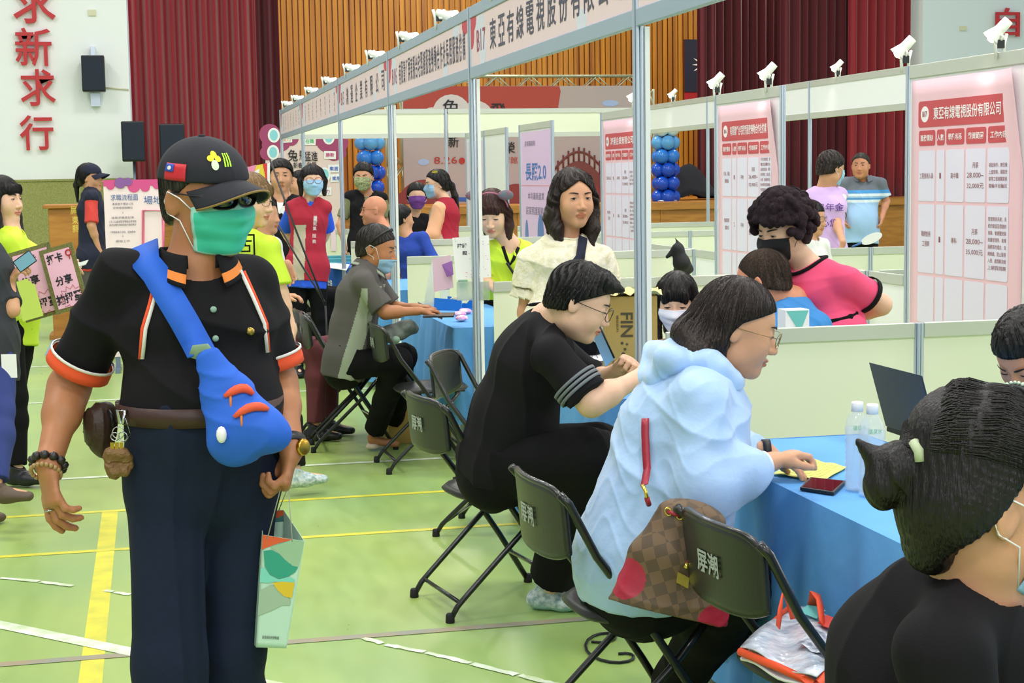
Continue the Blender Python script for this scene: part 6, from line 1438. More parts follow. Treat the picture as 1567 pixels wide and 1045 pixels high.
# striped blue polo
p = dist('', 1318, 380, 16.5, -12, 'older man in pale blue striped polo and black trousers standing before the stage', 1.76, res=.009, tone='r', wide=.98); p.belly = .25; setpose(p, None, A(1321, 274, 16.5)); head(p, A(1317, 254, 16.4), face_dir(-20, -2), s=1.1)
p.el[-1] = A(1356, 308, 16.5); p.wr[-1] = A(1350, 332, 16.4); p.el[1] = A(1288, 305, 16.6); p.wr[1] = A(1290, 330, 16.4)
p.start().body(); Nz = p.N[2]; pol = [cl('pale_blue', '9FC4E8'), cl('grey_yoke', '6E7480'), cl('stripe_white', 'E4EEF8'), cl('stripe_blue', '4E9ADC')]
p.shirt(pol[0], t=.012, hem=.10, upto=.75, loose=.02, mfn=None); me = [q for q in KIDS(p.t) if q.name.startswith('shirt')][-1]
for m_ in pol[1:]: me.data.materials.append(m_)
n_ = len(me.data.polygons); cz = np.zeros(n_*3, np.float32); me.data.polygons.foreach_get('center', cz); z = cz.reshape(-1, 3)[:, 2]; mi = np.zeros(n_, np.int32); mi[z > Nz-.11] = 1; mi[(z > Nz-.15) & (z < Nz-.11)] = 3; mi[(z > Nz-.175) & (z < Nz-.15)] = 2; mi[(z > Nz-.21) & (z < Nz-.19)] = 3; mi[(z > Nz-.235) & (z < Nz-.21)] = 2; me.data.polygons.foreach_set('material_index', mi)
polo_collar(p, pol[1]); p.trousers(black_p, waist=.12); p.shoes(black); p.hair(H_GRY, 'crew', vol=.5); eyes(p, open_=.5, browc=H_GRY)
# dark figure at the right edge
p = dist('', 1572, 420, 8.6, -30, 'person in black and white at the far right edge beside the poster panel', 1.6, res=.01); setpose(p, None, A(1574, 318, 8.6)); head(p, A(1572, 286, 8.6), face_dir(-40)); p.start().body(); p.shirt(black_t, upto=1.8); p.trousers(black_p); p.hair(H_BLK, 'bob'); p.shoes(black)
# ---- lime V-neck helper with headband
D8 = 10.7
p = dist('', 772, 430, D8, 5, 'woman in lime V-neck shirt with rabbit-ear headband leaning forward behind the low partition', 1.58, True, res=.006, tone='l', wide=1.05); setpose(p, None, A(780, 372, D8-.15)); p.sh[1] = A(746, 382, D8-.1); p.sh[-1] = A(806, 384, D8-.1); p.el[1] = A(742, 428, D8-.1); p.el[-1] = A(804, 425, D8-.1); p.wr[1] = A(765, 450, D8-.35); p.wr[-1] = A(785, 440, D8-.4)
head(p, A(753, 326, D8-.25), face_dir(-8, 24), s=1.2); p.start().body(res=.005); t = p.t; p.shirt(lime, upto=.8, loose=.02, vneck=.10); LF = Field(); p.torso(LF, .010)
strap(p, snap(LF, [p.N+p.rs*.05+p.fb*.06, p.N+p.rs*.02+p.fb*.1-p.up*.07, p.N+p.fb*.12-p.up*.10, p.N-p.rs*.02+p.fb*.1-p.up*.07, p.N-p.rs*.05+p.fb*.06], .002), .022, black_t, 'neck_trim', .003); p.trousers(black_p); p.shoes(black)
strap(p, snap(LF, [p.N+p.rs*.02+p.fb*.11-p.up*.09, p.N-p.rs*.06+p.fb*.12-p.up*.2, p.N-p.rs*.12+p.fb*.1-p.up*.3], .012), .016, black, 'bag_strap', .003)
def bob2(F, W):
    for x in (1, -1): F.chain([W((x*.055, .0, .08)), W((x*.086, .0, .0)), W((x*.090, .01, -.07)), W((x*.080, .02, -.17))], [.03, .03, .032, .02], k=.02)
    F.seg(W((0, -.05, .0)), W((0, -.05, -.15)), (.088, .045), (.08, .03), lat=p.Fr[0], k=.03); F.seg(W((-.045, .078, .050)), W((.045, .078, .050)), (.010, .028), (.010, .028), lat=p.Fr[1], k=.015)
p.hair(hairmat('red_brown', '4E2A22', '2A1612'), 'bang', vol=1.1, line=(.036, .02, -.05, -.13), extra=bob2, groove=40, amp=.0016); eyes(p, open_=.3, browc=None, down=6)
W = lambda q: p.hc+(np.array(q)*p.hs)@p.Fr; MB().sweep([W((.095*math.sin(a), .03, .03+.105*math.cos(a))) for a in [R(-80+160*i/20) for i in range(21)]], .005, 8).build('headband', mat('band_pink', 'B06078', .5), t)
for x in (-1, 1): MB().ball(W((x*.088, .035, .122)), .048, 12, sc=(1.1, .3, .7)).build('headband_ear', mat('ear_teal', '4E7078', .5, var=.5, vscale=60, c2='8A5060'), t)
# ---- seated man in grey
D9 = 9.05
c = A(528, 560, D9); p = Person('person', 'seated man in grey polo with pale blue mask, sunglasses pushed up on his head', (c[0], c[1]), face_dir(88), h=1.68, sit=.445, tone='d', res=.0055); setpose(p, (c[0], c[1], .545), A(562, 410, D9)); p.sh[1] = A(556, 432, D9-.17); p.sh[-1] = A(572, 428, D9+.17); p.cd = .12; p.wd = .115; p.belly = .1
p.el[1] = A(590, 478, D9-.18); p.wr[1] = A(640, 476, D9-.08); p.hd[1] = nrm(A(665, 474, D9-.05)-p.wr[1]); p.pn[1] = -UP; p.curls[1] = [(20, 35, 25)]*4; p.el[-1] = A(600, 472, D9+.18); p.wr[-1] = A(635, 470, D9+.05); p.hd[-1] = RT; p.pn[-1] = -UP
p.leg(1, ar(at(570, 668, Z=.08)), UP); p.kn[1] = A(610, 552, D9-.12); p.leg(-1, ar(at(600, 655, Z=.08)), UP); p.kn[-1] = A(618, 545, D9+.1)
head(p, A(577, 380, D9-.02), face_dir(78, 14), s=1.08); p.start().body(res=.005); t = p.t
gl = [greyp, cl('grey_side', '9CA590')]; P0, F0 = p.P.copy(), p.f.copy()
p.shirt(gl, upto=.85, t=.012, hem=.08, amp=.005, freq=18, seed=3, loose=.022, mfn=lambda P_: ((np.abs((P_-P0)@F0-.06-.30*(P_[:, 2]-.6)) < .045) & (P_[:, 2] < .98) & (np.linalg.norm(P_[:, :2]-p.el[1][:2], axis=1) > .1)).astype(int))
polo_collar(p, greyp, trimm=gl[1]); p.trousers(black_p, loose=.02, upto=1.9); p.hair(hairmat('salt', '3E3A34', '1E1B18'), 'short', vol=.8, amp=.002, groove=36); mask_part(t, p.HF, p.hc, p.Fr, p.hs, bluem, chin=True); eyes(p, open_=.4, browc=H_GRY)
for q in (1, -1): MB().lathe([(.03, 0), (.045, .01), (.03, .03)], p.an[q]-[0, 0, .07], (0, 0, 1), 12).build('sandal', mat('sandal', 'D8C8B0', .6), t)
W = lambda q: p.hc+(np.array(q)*p.hs)@p.Fr; MB().sweep([W((.083, -.02, .02)), W((.088, .02, .075)), W((.06, .045, .105)), W((0, .055, .118)), W((-.06, .045, .105)), W((-.088, .02, .075))], .005, 8).build('sunglasses_on_head', black, t)
# papers and cap on his lap
bt = thing('cloth_bag', 'grey green folded bag lying on the lap of the seated man in grey', 'bag', A(600, 520, D9)); F = Field(); F.k = .03; F.ell(A(600, 510, D9-.08), (.10, .07, .06)); F.ell(A(622, 500, D9-.05), (.07, .08, .05)); F.disp = folds(.012, 30, 4); linkmesh('fabric', F.mesh(.006, 'fabric', mat('bag_grey_green', '6F786E', .6, bump=.2, var=.4, vscale=20, c2='4A5450')), bt)
MB().lathe([(.022, 0), (.022, .003)], A(606, 520, D9-.20), -FW, 16).build('round_print', mat('print_green', '7E9A88', .5), bt)
# ---- helper in lime seen from behind, behind the man in the cap
D10 = 8.3
p = dist('', 398, 500, D10, 118, 'woman with light brown bob and lime shirt lettered on the back, behind the capped man', 1.62, True, res=.006, tone='l', wide=1.1); setpose(p, None, A(372, 358, D10)); p.sh[1] = A(412, 378, D10-.1); p.sh[-1] = A(342, 376, D10+.05); p.el[1] = A(430, 448, D10-.12); p.wr[1] = A(448, 505, D10-.12); p.hd[1] = nrm(A(449, 535, D10-.12)-p.wr[1]); p.pn[1] = nrm(-RT); head(p, A(383, 306, D10), face_dir(68, 8), s=1.12); p.hc = A(385, 306, D10)
p.leg(1, ar(at(455, 735, Z=.08)), RT)
p.start().body(); p.shirt(lime, upto=.85, loose=.025, hem=.12, amp=.006, freq=16); p.trousers(black_p); p.shoes(shoe_w, k=1.05)
def bob3(F, W):
    for x in (1, -1): F.chain([W((x*.06, .0, .07)), W((x*.088, .0, .0)), W((x*.085, .012, -.09))], [.03, .032, .02], k=.02)
    F.seg(W((0, -.05, .0)), W((0, -.055, -.11)), (.088, .05), (.07, .03), lat=p.Fr[0], k=.03); F.seg(W((-.045, .078, .050)), W((.045, .078, .050)), (.010, .028), (.010, .028), lat=p.Fr[1], k=.015)
p.hair(H_LBR, 'bang', line=(.036, .02, -.05, -.1), extra=bob3, groove=45, amp=.0015); glasses_part(p.t, p.hc, p.Fr, p.hs, mat('frame_dark', '2A2624', .3, .4)); eyes(p, open_=.4, browc=None)
LF = Field(); p.torso(LF, .012); v = snap(LF, [A(360, 360, D10-.3)], .008)[0]; writing('shirt_lettering', [dict(body='固', c=v-FW*.01, right=tuple(RT), up=(0, 0, 1), w_=.10, h_=.12, bold=.0)], black_t, p.t)
# ---- helper in lime at the left edge with the sign boards
D11 = 8.6
p = dist('', 22, 520, D11, 78, 'smiling woman with long black hair and lime shirt at the left edge, handing out slips', 1.60, True, res=.006, tone='l'); setpose(p, None, A(16, 352, D11)); p.sh[1] = A(20, 372, D11-.14); p.sh[-1] = A(22, 368, D11+.14); p.el[1] = A(38, 412, D11-.15); p.wr[1] = A(92, 414, D11-.1); p.hd[1] = nrm(A(118, 408, D11-.1)-p.wr[1]); p.pn[1] = nrm(-UP); p.el[-1] = A(60, 395, D11+.15); p.wr[-1] = A(104, 408, D11+.05); p.hd[-1] = nrm(A(130, 405, D11)-p.wr[-1]); p.pn[-1] = nrm(-FW); p.curls[-1] = [(30, 40, 25)]*4
head(p, A(4, 306, D11), face_dir(72), s=1.05); p.leg(1, ar(at(28, 722, Z=.08))); p.leg(-1, ar(at(0, 712, Z=.08))); p.legr = (.09, .06, .055, .036); p.start().body(res=.005); p.shirt(lime, upto=1.15, loose=.02, hem=.14, amp=.005, freq=16); p.trousers(black_p, loose=.004); p.shoes(black)
def lg(F, W):
    for x in (1, -1): F.chain([W((x*.06, .0, .07)), W((x*.088, .01, .0)), W((x*.085, .02, -.09)), W((x*.08, .06, -.22))], [.03, .03, .026, .012], k=.02)
    F.seg(W((0, -.05, .0)), W((0, -.055, -.2)), (.088, .05), (.08, .03), lat=p.Fr[0], k=.03); F.seg(W((-.045, .078, .052)), W((.045, .078, .052)), (.010, .027), (.010, .027), lat=p.Fr[1], k=.015)
p.hair(H_BLK, 'bang', line=(.038, .02, -.05, -.12), extra=lg, groove=45); eyes(p, open_=.35, browc=H_BLK)
# ---- person with phone at the left edge
D12 = 7.6
p = dist('', -22, 560, D12, 60, 'person in dark shirt at the left edge holding up a phone', 1.58, res=.006, tone='t', wide=1.1); setpose(p, None, A(-30, 370, D12)); p.sh[1] = A(-38, 385, D12-.15); p.sh[-1] = A(-12, 400, D12+.12); p.el[-1] = A(18, 474, D12+.0); p.wr[-1] = A(16, 428, D12+.03); p.hd[-1] = nrm(A(34, 404, D12)-p.wr[-1]); p.pn[-1] = nrm(FW*.2+RT); p.curls[-1] = [(45, 60, 40)]*4; head(p, A(-36, 318, D12), face_dir(60, 15)); p.leg(-1, ar(at(-6, 808, Z=.06)), toe=RT)
p.start().body(); p.shirt(cl('charcoal', '2E3238'), upto=.9, loose=.02, hem=.2); p.trousers(cl('denim_blue', '2A3A78')); p.shoes(mat('sandal_dark', '5A4A3A', .6)); p.hair(H_BLK, 'bob')
pt_ = thing('phone', 'smartphone held up by the person at the left edge', 'phone', A(38, 400, D12)); r_, u_ = nrm(RT*.8+UP*.55), nrm(UP*.8-RT*.55)
MB().obox(A(38, 400, D12-.02), r_*.055*.9, u_*.032, FW*.004).build('phone_case', black, pt_, bevel=.003); MB().obox(A(38, 400, D12-.0255), r_*.045, u_*.027, FW*.0008).build('screen', mat('phone_screen', '7EB0C8', .1), pt_)
# ---- woman in navy cap
D13 = 14.4
p = dist('', 142, 420, D13, 82, 'woman with ponytail, navy cap and dark vest with red sleeves standing at the left', 1.66, True, res=.008, tone='t'); setpose(p, None, A(140, 293, D13)); p.sh[1] = A(140, 302, D13-.14); p.sh[-1] = A(142, 300, D13+.14); p.el[1] = A(140, 345, D13-.16); p.wr[1] = A(152, 385, D13-.1); head(p, A(138, 272, D13), face_dir(84), s=1.05)
p.start().body(); p.shirt(cl('red_shirt', 'D8463E'), upto=.9, loose=.02, t=.006); p.shirt(navy, sleeves=False, t=.018, name='vest', hem=.08); p.trousers(greyp); p.shoes(black); p.hair(H_BLK, 'pony', extra=lambda F, W: F.chain([W((0, -.10, .02)), W((0, -.125, -.06)), W((0, -.12, -.2))], [.022, .026, .012], k=.02)); cap_part(p, navy, None, z0=.035)
F_ = Field(); p.torso(F_, .018); v = snap(F_, [A(122, 322+14*i, D13-.1) for i in range(3)], .006)
writing('vest_lettering', [dict(body=b_, c=v[i]-RT*.02-FW*.02, right=tuple(RT*.6+FW*-.3), up=(0, 0, 1), w_=.07, h_=.07, bold=.01) for i, b_ in enumerate('屏東縣')], mat('vest_gold', 'E8D060', .6), p.t)
# ---- men by the photo wall
D14 = 13.9
p = dist('', 428, 420, D14, 5, 'man in white tee and black waistcoat standing behind the yellow banner', 1.72, res=.008, tone='t'); head(p, A(430, 270, D14), face_dir(8), s=1.2); setpose(p, None, A(430, 302, D14)); p.start().body(); p.shirt(cl('white', 'E8E8E4'), loose=.02, t=.006); p.shirt(black_t, sleeves=False, t=.016, name='waistcoat', vneck=.2); p.trousers(black_p); p.shoes(black); p.hair(H_BLK, 'short', vol=1.4, amp=.003, groove=30); eyes(p, open_=.4, browc=H_BLK)
F_ = Field(); p.torso(F_, .016); MB().poly(disc(snap(F_, [A(437, 318, D14-.2)], .008)[0], .04, .04, tuple(RT), (0, 0, 1)), tuple(-FW), .006).build('badge', wht, p.t)
p = dist('', 462, 420, 14.9, -60, 'man with short hair behind the man in the black waistcoat', 1.68, res=.009, tone='t'); head(p, A(458, 281, 14.9), face_dir(-60)); setpose(p, None, A(462, 312, 14.9)); p.start().body(); p.shirt(cl('white', 'E8E8E4')); p.trousers(black_p); p.shoes(black); p.hair(H_BLK, 'crew'); eyes(p, open_=.4, browc=H_BLK)
# ---- seated person in white near the banner
D15 = 9.9
p = dist('', 400, 470, D15, 75, 'seated person in white tee behind the lime shirted woman, hands on knee', 1.62, res=.008, tone='t', sit=.445); setpose(p, None, A(402, 365, D15)); p.sh[1] = A(408, 385, D15-.15); p.el[1] = A(415, 430, D15-.1); p.wr[1] = A(432, 452, D15-.05); p.wr[-1] = A(440, 405, D15+.05); p.el[-1] = A(425, 430, D15+.1); p.hd[1] = RT; p.pn[1] = -UP; p.hd[-1] = nrm(-UP+RT*.3); head(p, A(404, 330, D15), face_dir(70)); p.start().body(); p.shirt(cl('white', 'E8E8E4'), loose=.02); p.trousers(cl('maroon', '6A3038')); p.shoes(black); p.hair(H_BLK, 'short')
# ---- woman in red vest over blue
D16 = 12.9
redv = cl('red_vest', 'A81C34'); beige2 = cl('beige_panel', 'B8AE98')
p = dist('', 470, 420, D16, 12, 'woman with mask and round glasses in red and beige vest over blue shirt', 1.63, True, res=.007, tone='l'); setpose(p, None, A(474, 306, D16)); p.sh[1] = A(448, 318, D16); p.sh[-1] = A(496, 318, D16); p.el[1] = A(436, 352, D16+.15); p.wr[1] = A(448, 380, D16+.22); p.el[-1] = A(500, 352, D16+.15); p.wr[-1] = A(492, 380, D16+.22); head(p, A(478, 277, D16-.05), face_dir(14), s=1.06)
p.start().body(); t = p.t; p.shirt(cl('blue_tee', '2358D8'), upto=.95, t=.008, hem=.16, loose=.025); Pn, rn = p.P.copy(), p.rs.copy()
p.shirt([redv, beige2], sleeves=False, t=.018, name='vest', hem=.10, vneck=.12, mfn=lambda P_: ((((P_-Pn)@rn) > .03) & (((P_-Pn)@rn) < .12) & (P_[:, 2] < Pn[2]+.36)).astype(int)); p.trousers(black_p, loose=.004); p.shoes(black)
p.hair(H_BLK, 'bang', line=(.05, .02, -.05, -.1), extra=lambda F, W: [F.chain([W((x*.06, .0, .07)), W((x*.086, .0, .0)), W((x*.088, .0, -.10))], [.028, .028, .018], k=.02) for x in (1, -1)]); mask_part(t, p.HF, p.hc, p.Fr, p.hs, bluem); glasses_part(t, p.hc, p.Fr, p.hs, mat('frame_red', '7A4048', .3), None, r=(.026, .022), y=.112, thick=.0016); eyes(p, open_=.4, browc=None)
F_ = Field(); p.torso(F_, .018)
writing('vest_lettering', [dict(body=b_, c=snap(F_, [A(493, 324+7*i, D16-.3)], .006)[0]-FW*.01, right=tuple(RT), up=(0, 0, 1), w_=.03, h_=.03, bold=.0) for i, b_ in enumerate('屏東縣就業服務')], wht, t)
# ---- green masked man in black waistcoat
p = dist('', 560, 420, 16.9, 10, 'man in black waistcoat with green patterned mask standing behind the bald man', 1.7, res=.009, tone='t'); setpose(p, None, A(560, 296, 16.9)); head(p, A(556, 271, 16.8), face_dir(-5, 6), s=1.2); p.start().body(); p.shirt(cl('olive', '7A7E58'), t=.008, loose=.02); p.shirt(black_t, sleeves=False, t=.02, name='waistcoat', vneck=.25); p.trousers(black_p); p.shoes(black); p.hair(H_BLK, 'short', vol=1.3); mask_part(p.t, p.HF, p.hc, p.Fr, p.hs, mat('mask_pattern', 'B8BE90', .7, var=.5, vscale=90, c2='6E7A48')); eyes(p, open_=.4, browc=H_BLK)
# ---- bald man
p = dist('', 578, 420, 13.6, -80, 'bald man with glasses in profile, seated beyond the man in grey', 1.7, res=.007, tone='r', sit=.5); setpose(p, None, A(588, 352, 13.6)); head(p, A(572, 322, 13.6), face_dir(-80), s=1.04); p.start().body(); p.shirt(cl('grey_check', '8A8E94')); p.trousers(black_p); p.shoes(black); glasses_part(p.t, p.hc, p.Fr, p.hs, mat('frame_gold', '8E7A50', .3, .8)); eyes(p, open_=.4, browc=H_GRY)
p = dist('', 640, 420, 14.6, 150, 'person with black hair and blue shirt seated beyond the low partition', 1.55, res=.008, tone='t', sit=.5); setpose(p, None, A(624, 362, 14.6)); head(p, A(615, 335, 14.6), face_dir(120), s=1.05); p.start().body(); p.shirt(cl('cobalt', '2346A8')); p.trousers(black_p); p.shoes(black); p.hair(H_BLK, 'short', vol=1.2)
# ---- purple mask woman
p = dist('', 636, 420, 16.5, 8, 'woman in black shirt with purple mask behind the woman in peach sleeves', 1.56, True, res=.009, tone='l'); setpose(p, None, A(634, 330, 16.5)); head(p, A(638, 301, 16.4), face_dir(5), s=1.17); p.sh[1] = A(618, 336, 16.5); p.el[1] = A(620, 362, 16.4); p.wr[1] = A(650, 372, 16.2); p.start().body(); p.shirt(black_t, loose=.02); p.trousers(black_p); p.shoes(black); p.hair(H_BLK, 'bob'); mask_part(p.t, p.HF, p.hc, p.Fr, p.hs, mat('mask_purple', '6E3A8E', .7)); eyes(p, open_=.4, browc=None)
# ---- ponytail woman with peach sleeves and red vest
D17_ = 15.7
p = dist('', 678, 420, D17_, -62, 'woman with ponytail, yellow hair clip and mask in red vest with peach sleeves', 1.66, True, res=.007, tone='l', wide=1.2); setpose(p, None, A(682, 308, D17_)); p.sh[-1] = A(672, 320, D17_-.16); p.sh[1] = A(688, 318, D17_+.16); p.el[-1] = A(662, 358, D17_-.2); p.wr[-1] = A(658, 392, D17_-.1); p.el[1] = A(690, 360, D17_+.2); p.wr[1] = A(660, 390, D17_+.2); p.armr = (.062, .05, .045, .03); head(p, A(668, 282, D17_), face_dir(-72, 6), s=1.15)
p.start().body(); t = p.t; p.shirt(cl('peach', 'F2B88E'), upto=1.9, t=.012, loose=.02, hem=.1); Pn, fn_ = p.P.copy(), p.f.copy(); p.shirt([redv, beige2], sleeves=False, t=.024, name='vest', mfn=lambda P_: (((P_-Pn)@fn_) > .07).astype(int)); p.trousers(black_p); p.shoes(black)
p.hair(H_BLK, 'pony', vol=1.1, extra=lambda F, W: F.chain([W((0, -.09, .02)), W((0, -.13, -.03)), W((0, -.15, -.12)), W((0, -.165, -.26))], [.025, .032, .032, .012], k=.02)); mask_part(t, p.HF, p.hc, p.Fr, p.hs, bluem); glasses_part(t, p.hc, p.Fr, p.hs, mat('frame_gold', '8E7A50', .3, .8)); eyes(p, open_=.4, browc=H_BLK)
W = lambda q: p.hc+(np.array(q)*p.hs)@p.Fr; MB().sweep([W((-.06, .04, .105)), W((-.075, .0, .098)), W((-.07, .0, .110)), W((-.055, .04, .117))], .003, 6, closed=True).build('hair_clip', yel, t)
# ================================================================ folding chairs
cover_m = mat('chair_vinyl', '232622', .38, bump=.05, bscale=120); frame_m = blackm; frame_l = mat('chrome_tube', 'C9CDC8', .3, .8); rubber = mat('rubber_foot', '0E0E0F', .7); mark_w = mat('chair_mark', 'A9B0AC', .7)
def make_chair(lab, group, fm=frame_m, mark=True):
    t = thing('folding_chair', lab, 'chair', (0, 0, 0), group=group)
    def seat(u, v):
        a = u*2*math.pi; r_ = 1/((abs(math.cos(a))**3.2+abs(math.sin(a))**3.2)**(1/3.2)); rr = v; x = .01+.195*r_*rr*math.cos(a); y = .205*r_*rr*math.sin(a)*(1-.10*(x < -.05)); z = .448-.012*math.cos(rr*math.pi*.5)**2-(.016*((rr-.9)/.1)**2 if rr > .9 else 0)+.006*math.sin(x*8); return (x, y, z)
    MB().grid(seat, 40, 12).build('seat', cover_m, t, solid=.012, recalc=False)
    def back(u, v):
        y = -.205+.41*u; e = abs(u-.5)*2; z0, z1 = .60+.03*e**4, .795-.02*e**6-.02*(v)*e**8
        z = z0+(z1-z0)*v; x = -.262+.035*(1-e*e)*-1+.16*(.70-z)*.55; return (x, y, z)
    MB().grid(back, 26, 12).build('backrest', cover_m, t, solid=.014, recalc=False)
    MB().sweep([back(u/26, 1) for u in range(27)], .0085, 8).sweep([back(u/26, 0) for u in range(27)], .006, 8).build('backrest_rim', fm, t)
    if mark:
        bp = [back(.5, .5)]; writing('stencil_mark', [dict(body='屏潮', c=V(bp[0][0]-.010, 0, bp[0][2]), right=(0, -1, 0), up=(-.09, 0, 1), w_=.11, h_=.055, bold=.02)], mark_w, t)
    for s in (1, -1):
        MB().sweep([(-.285, .212*s, .785), (-.262, .216*s, .76), (-.19, .218*s, .62), (-.05, .218*s, .43), (.10, .216*s, .20), (.212, .214*s, .012)], .0115, 10).build('front_leg', fm, t)
        MB().sweep([(.13, .200*s, .43), (.02, .196*s, .30), (-.20, .194*s, .09), (-.235, .194*s, .055), (-.262, .194*s, .012)], .0105, 10).build('rear_leg', fm, t)
        for x_, y_ in ((.214, .214), (-.264, .194)): MB().lathe([(.016, 0), (.017, .004), (.015, .03), (.012, .034)], (x_, y_*s, 0), n=12).build('rubber_foot', rubber, t)
        MB().sweep([(-.09, .216*s, .437), (.16, .206*s, .437)], .008, 6, flat=((0, 1, 0), .5)).build('side_bracket', fm, t)
    MB().sweep([(.135, -.214, .135), (.135, .214, .135)], .008, 8).build('front_crossbar', fm, t); MB().sweep([(-.222, -.194, .066), (-.222, .194, .066)], .008, 8).build('rear_crossbar', fm, t)
    MB().sweep([(.12, -.20, .425), (.12, .20, .425)], .008, 8).build('seat_bar', fm, t)
    return t
CH = make_chair('black folding chair under the man in the black tee', 'black folding chairs')
def chair(x, y, rz, lab, first=False, src=None):
    o = (src or CH) if first else copy_tree(src or CH); o.location = (x, y, 0); o.rotation_euler[2] = R(rz); o['label'] = lab; o['group'] = 'black folding chairs'; return o
chair(-.53, .11, 10, 'black folding chair under the man in the black tee', True)
chair(-.50, -1.56, 4, 'black folding chair under the woman in the pale blue jacket'); chair(-.23, -2.20, 6, 'black folding chair in front with an orange edged document bag on its seat')
chair(-.86, -3.78, 0, 'black folding chair under the woman with the hair bun'); chair(-.29, 3.0, 2, 'empty black folding chair beside the seated man in grey')
chair(-.60, 3.80, -2, 'black folding chair under the seated man in grey'); chair(-.24, 1.30, -28, 'empty black folding chair turned away between the man in grey and the man in black')
q = at(463, 478, Z=.78); chair(q.x+.26, q.y, 5, 'black folding chair standing behind the man in grey, nearer the capped man')
CL_ = make_chair('', 'black folding chairs', frame_l, False); q = at(455, 425, Z=.78); chair(q.x+.26, q.y+.4, 0, 'folding chair with pale metal legs left of the man in grey', True, CL_); q = at(452, 405, Z=.78)
chair(q.x+.25, q.y+1.6, 0, 'black folding chair farther left beyond the pale legged one'); chair(.85, 1.15, 180, 'black folding chair under the young woman with bangs'); q = at(1216, 600, 6.9); chair(q.x+.05, q.y, 130, 'black folding chair under the crew cut man')
c_ = at(400, 470, 9.9); chair(c_.x, c_.y, 0, 'black folding chair under the seated person in white'); c_ = at(578, 420, 13.6); chair(c_.x+.02, c_.y, 170, 'black folding chair under the bald man'); c_ = at(640, 420, 14.6); chair(c_.x, c_.y, 120, 'black folding chair under the person in blue beyond the partition'); c_ = at(1585, 700, 4.75); chair(c_.x, c_.y, 145, 'black folding chair under the man at the right edge')
for px, d, rz, lab in ((1293, 15.2, 80, 'black folding chair right of the lilac vest man near the stage'), (1362, 16.0, 95, 'black folding chair near the stage beside the B17 poster'), (1062, 17.4, 85, 'black folding chair near the stage left of the B16 poster'), (958, 16.8, 85, 'black folding chair near the stage behind the tall front post')):
    q = at(px, 400, d); chair(q.x, q.y, rz, lab)
# ================================================================ tables under blue cloths
blue_c = mat('blue_cloth', '62A8E8', .8, bump=.25, bscale=18, var=.08, vscale=3)
def table(y0, y1, lab, x0=-.12, x1=.46, zb=.06, seed=0, m=blue_c):
    t = thing('folding_table', 'folding table under the '+lab, 'table', ((x0+x1)/2, (y0+y1)/2, 0))
    MB().box((x0+.015, y0+.015, TB-.035), (x1-.015, y1-.015, TB-.006)).build('table_top', pvcw, t)
    for yy in (y0+.15, y1-.15):
        for xx in (x0+.07, x1-.07): MB().cyl((xx, yy, 0), (xx, yy, TB-.03), .013).build('leg', alu, t)
    rnd = random.Random(seed); ph = [rnd.random()*6 for _ in range(6)]
    per = 2*((x1-x0)+(y1-y0)); n = int(per/.02)
    def edge(s):
        s = (s % 1)*per; a, b = x1-x0, y1-y0
        if s < b: return (x0, y1-s, -1, 0, s/b)
        s -= b
        if s < a: return (x0+s, y0, 0, -1, s/a)
        s -= a
        if s < b: return (x1, y0+s, 1, 0, s/b)
        s -= b; return (x1-s, y1, 0, 1, s/a)
    def fn(u, v):
        x, y, nx, ny, _ = edge(u); s = u*per; dep = v; w_ = dep**.7*(.026+.022*math.sin(s*9+ph[0])+.016*math.sin(s*21+ph[1]+dep*1.2)+.012*math.sin(s*37+ph[2]))
        z = TB-(TB-zb)*dep; 
        return (x+nx*w_, y+ny*w_, z+(.004 if dep < .001 else 0)+(.012*math.sin(s*5+ph[3]) if dep > .9 else 0))
    mb = MB(); mb.grid(fn, n, 14)
    nx_, ny_ = 12, 30
    mb.grid(lambda u, v: (x0+(x1-x0)*u, y0+(y1-y0)*v, TB+.001+.0012*math.sin(u*9+v*23+ph[4])*math.sin(u*7-v*11)), nx_, ny_)
    o = mb.build('tablecloth', m, recalc=False); tag(o, lab, 'tablecloth', 'blue tablecloths'); return o
table(-2.76, -.92, 'blue tablecloth before the woman in the pale blue jacket', seed=1); table(-4.62, -2.80, 'blue tablecloth at the right edge nearest the camera', seed=2)
table(.10, 1.62, 'blue tablecloth in front of the man in the black tee', x1=.42, seed=3); table(3.13, 4.80, 'blue tablecloth in front of the seated man in grey', x1=.40, zb=.2, seed=4); table(6.25, 7.6, 'blue tablecloth of the third booth behind the man in grey', seed=5)
DTC = table(9.45, 10.7, 'dark blue tablecloth beside the woman in the red vest', x1=.25, seed=6, m=mat('dark_blue_cloth', '2E6AC8', .8, bump=.2, bscale=18))
glass = mat('clear_bottle', 'E6F1F6', .08, alpha=.25, spec=.9)
water = mat('water', 'D8ECF8', .05, alpha=.22, spec=.6)
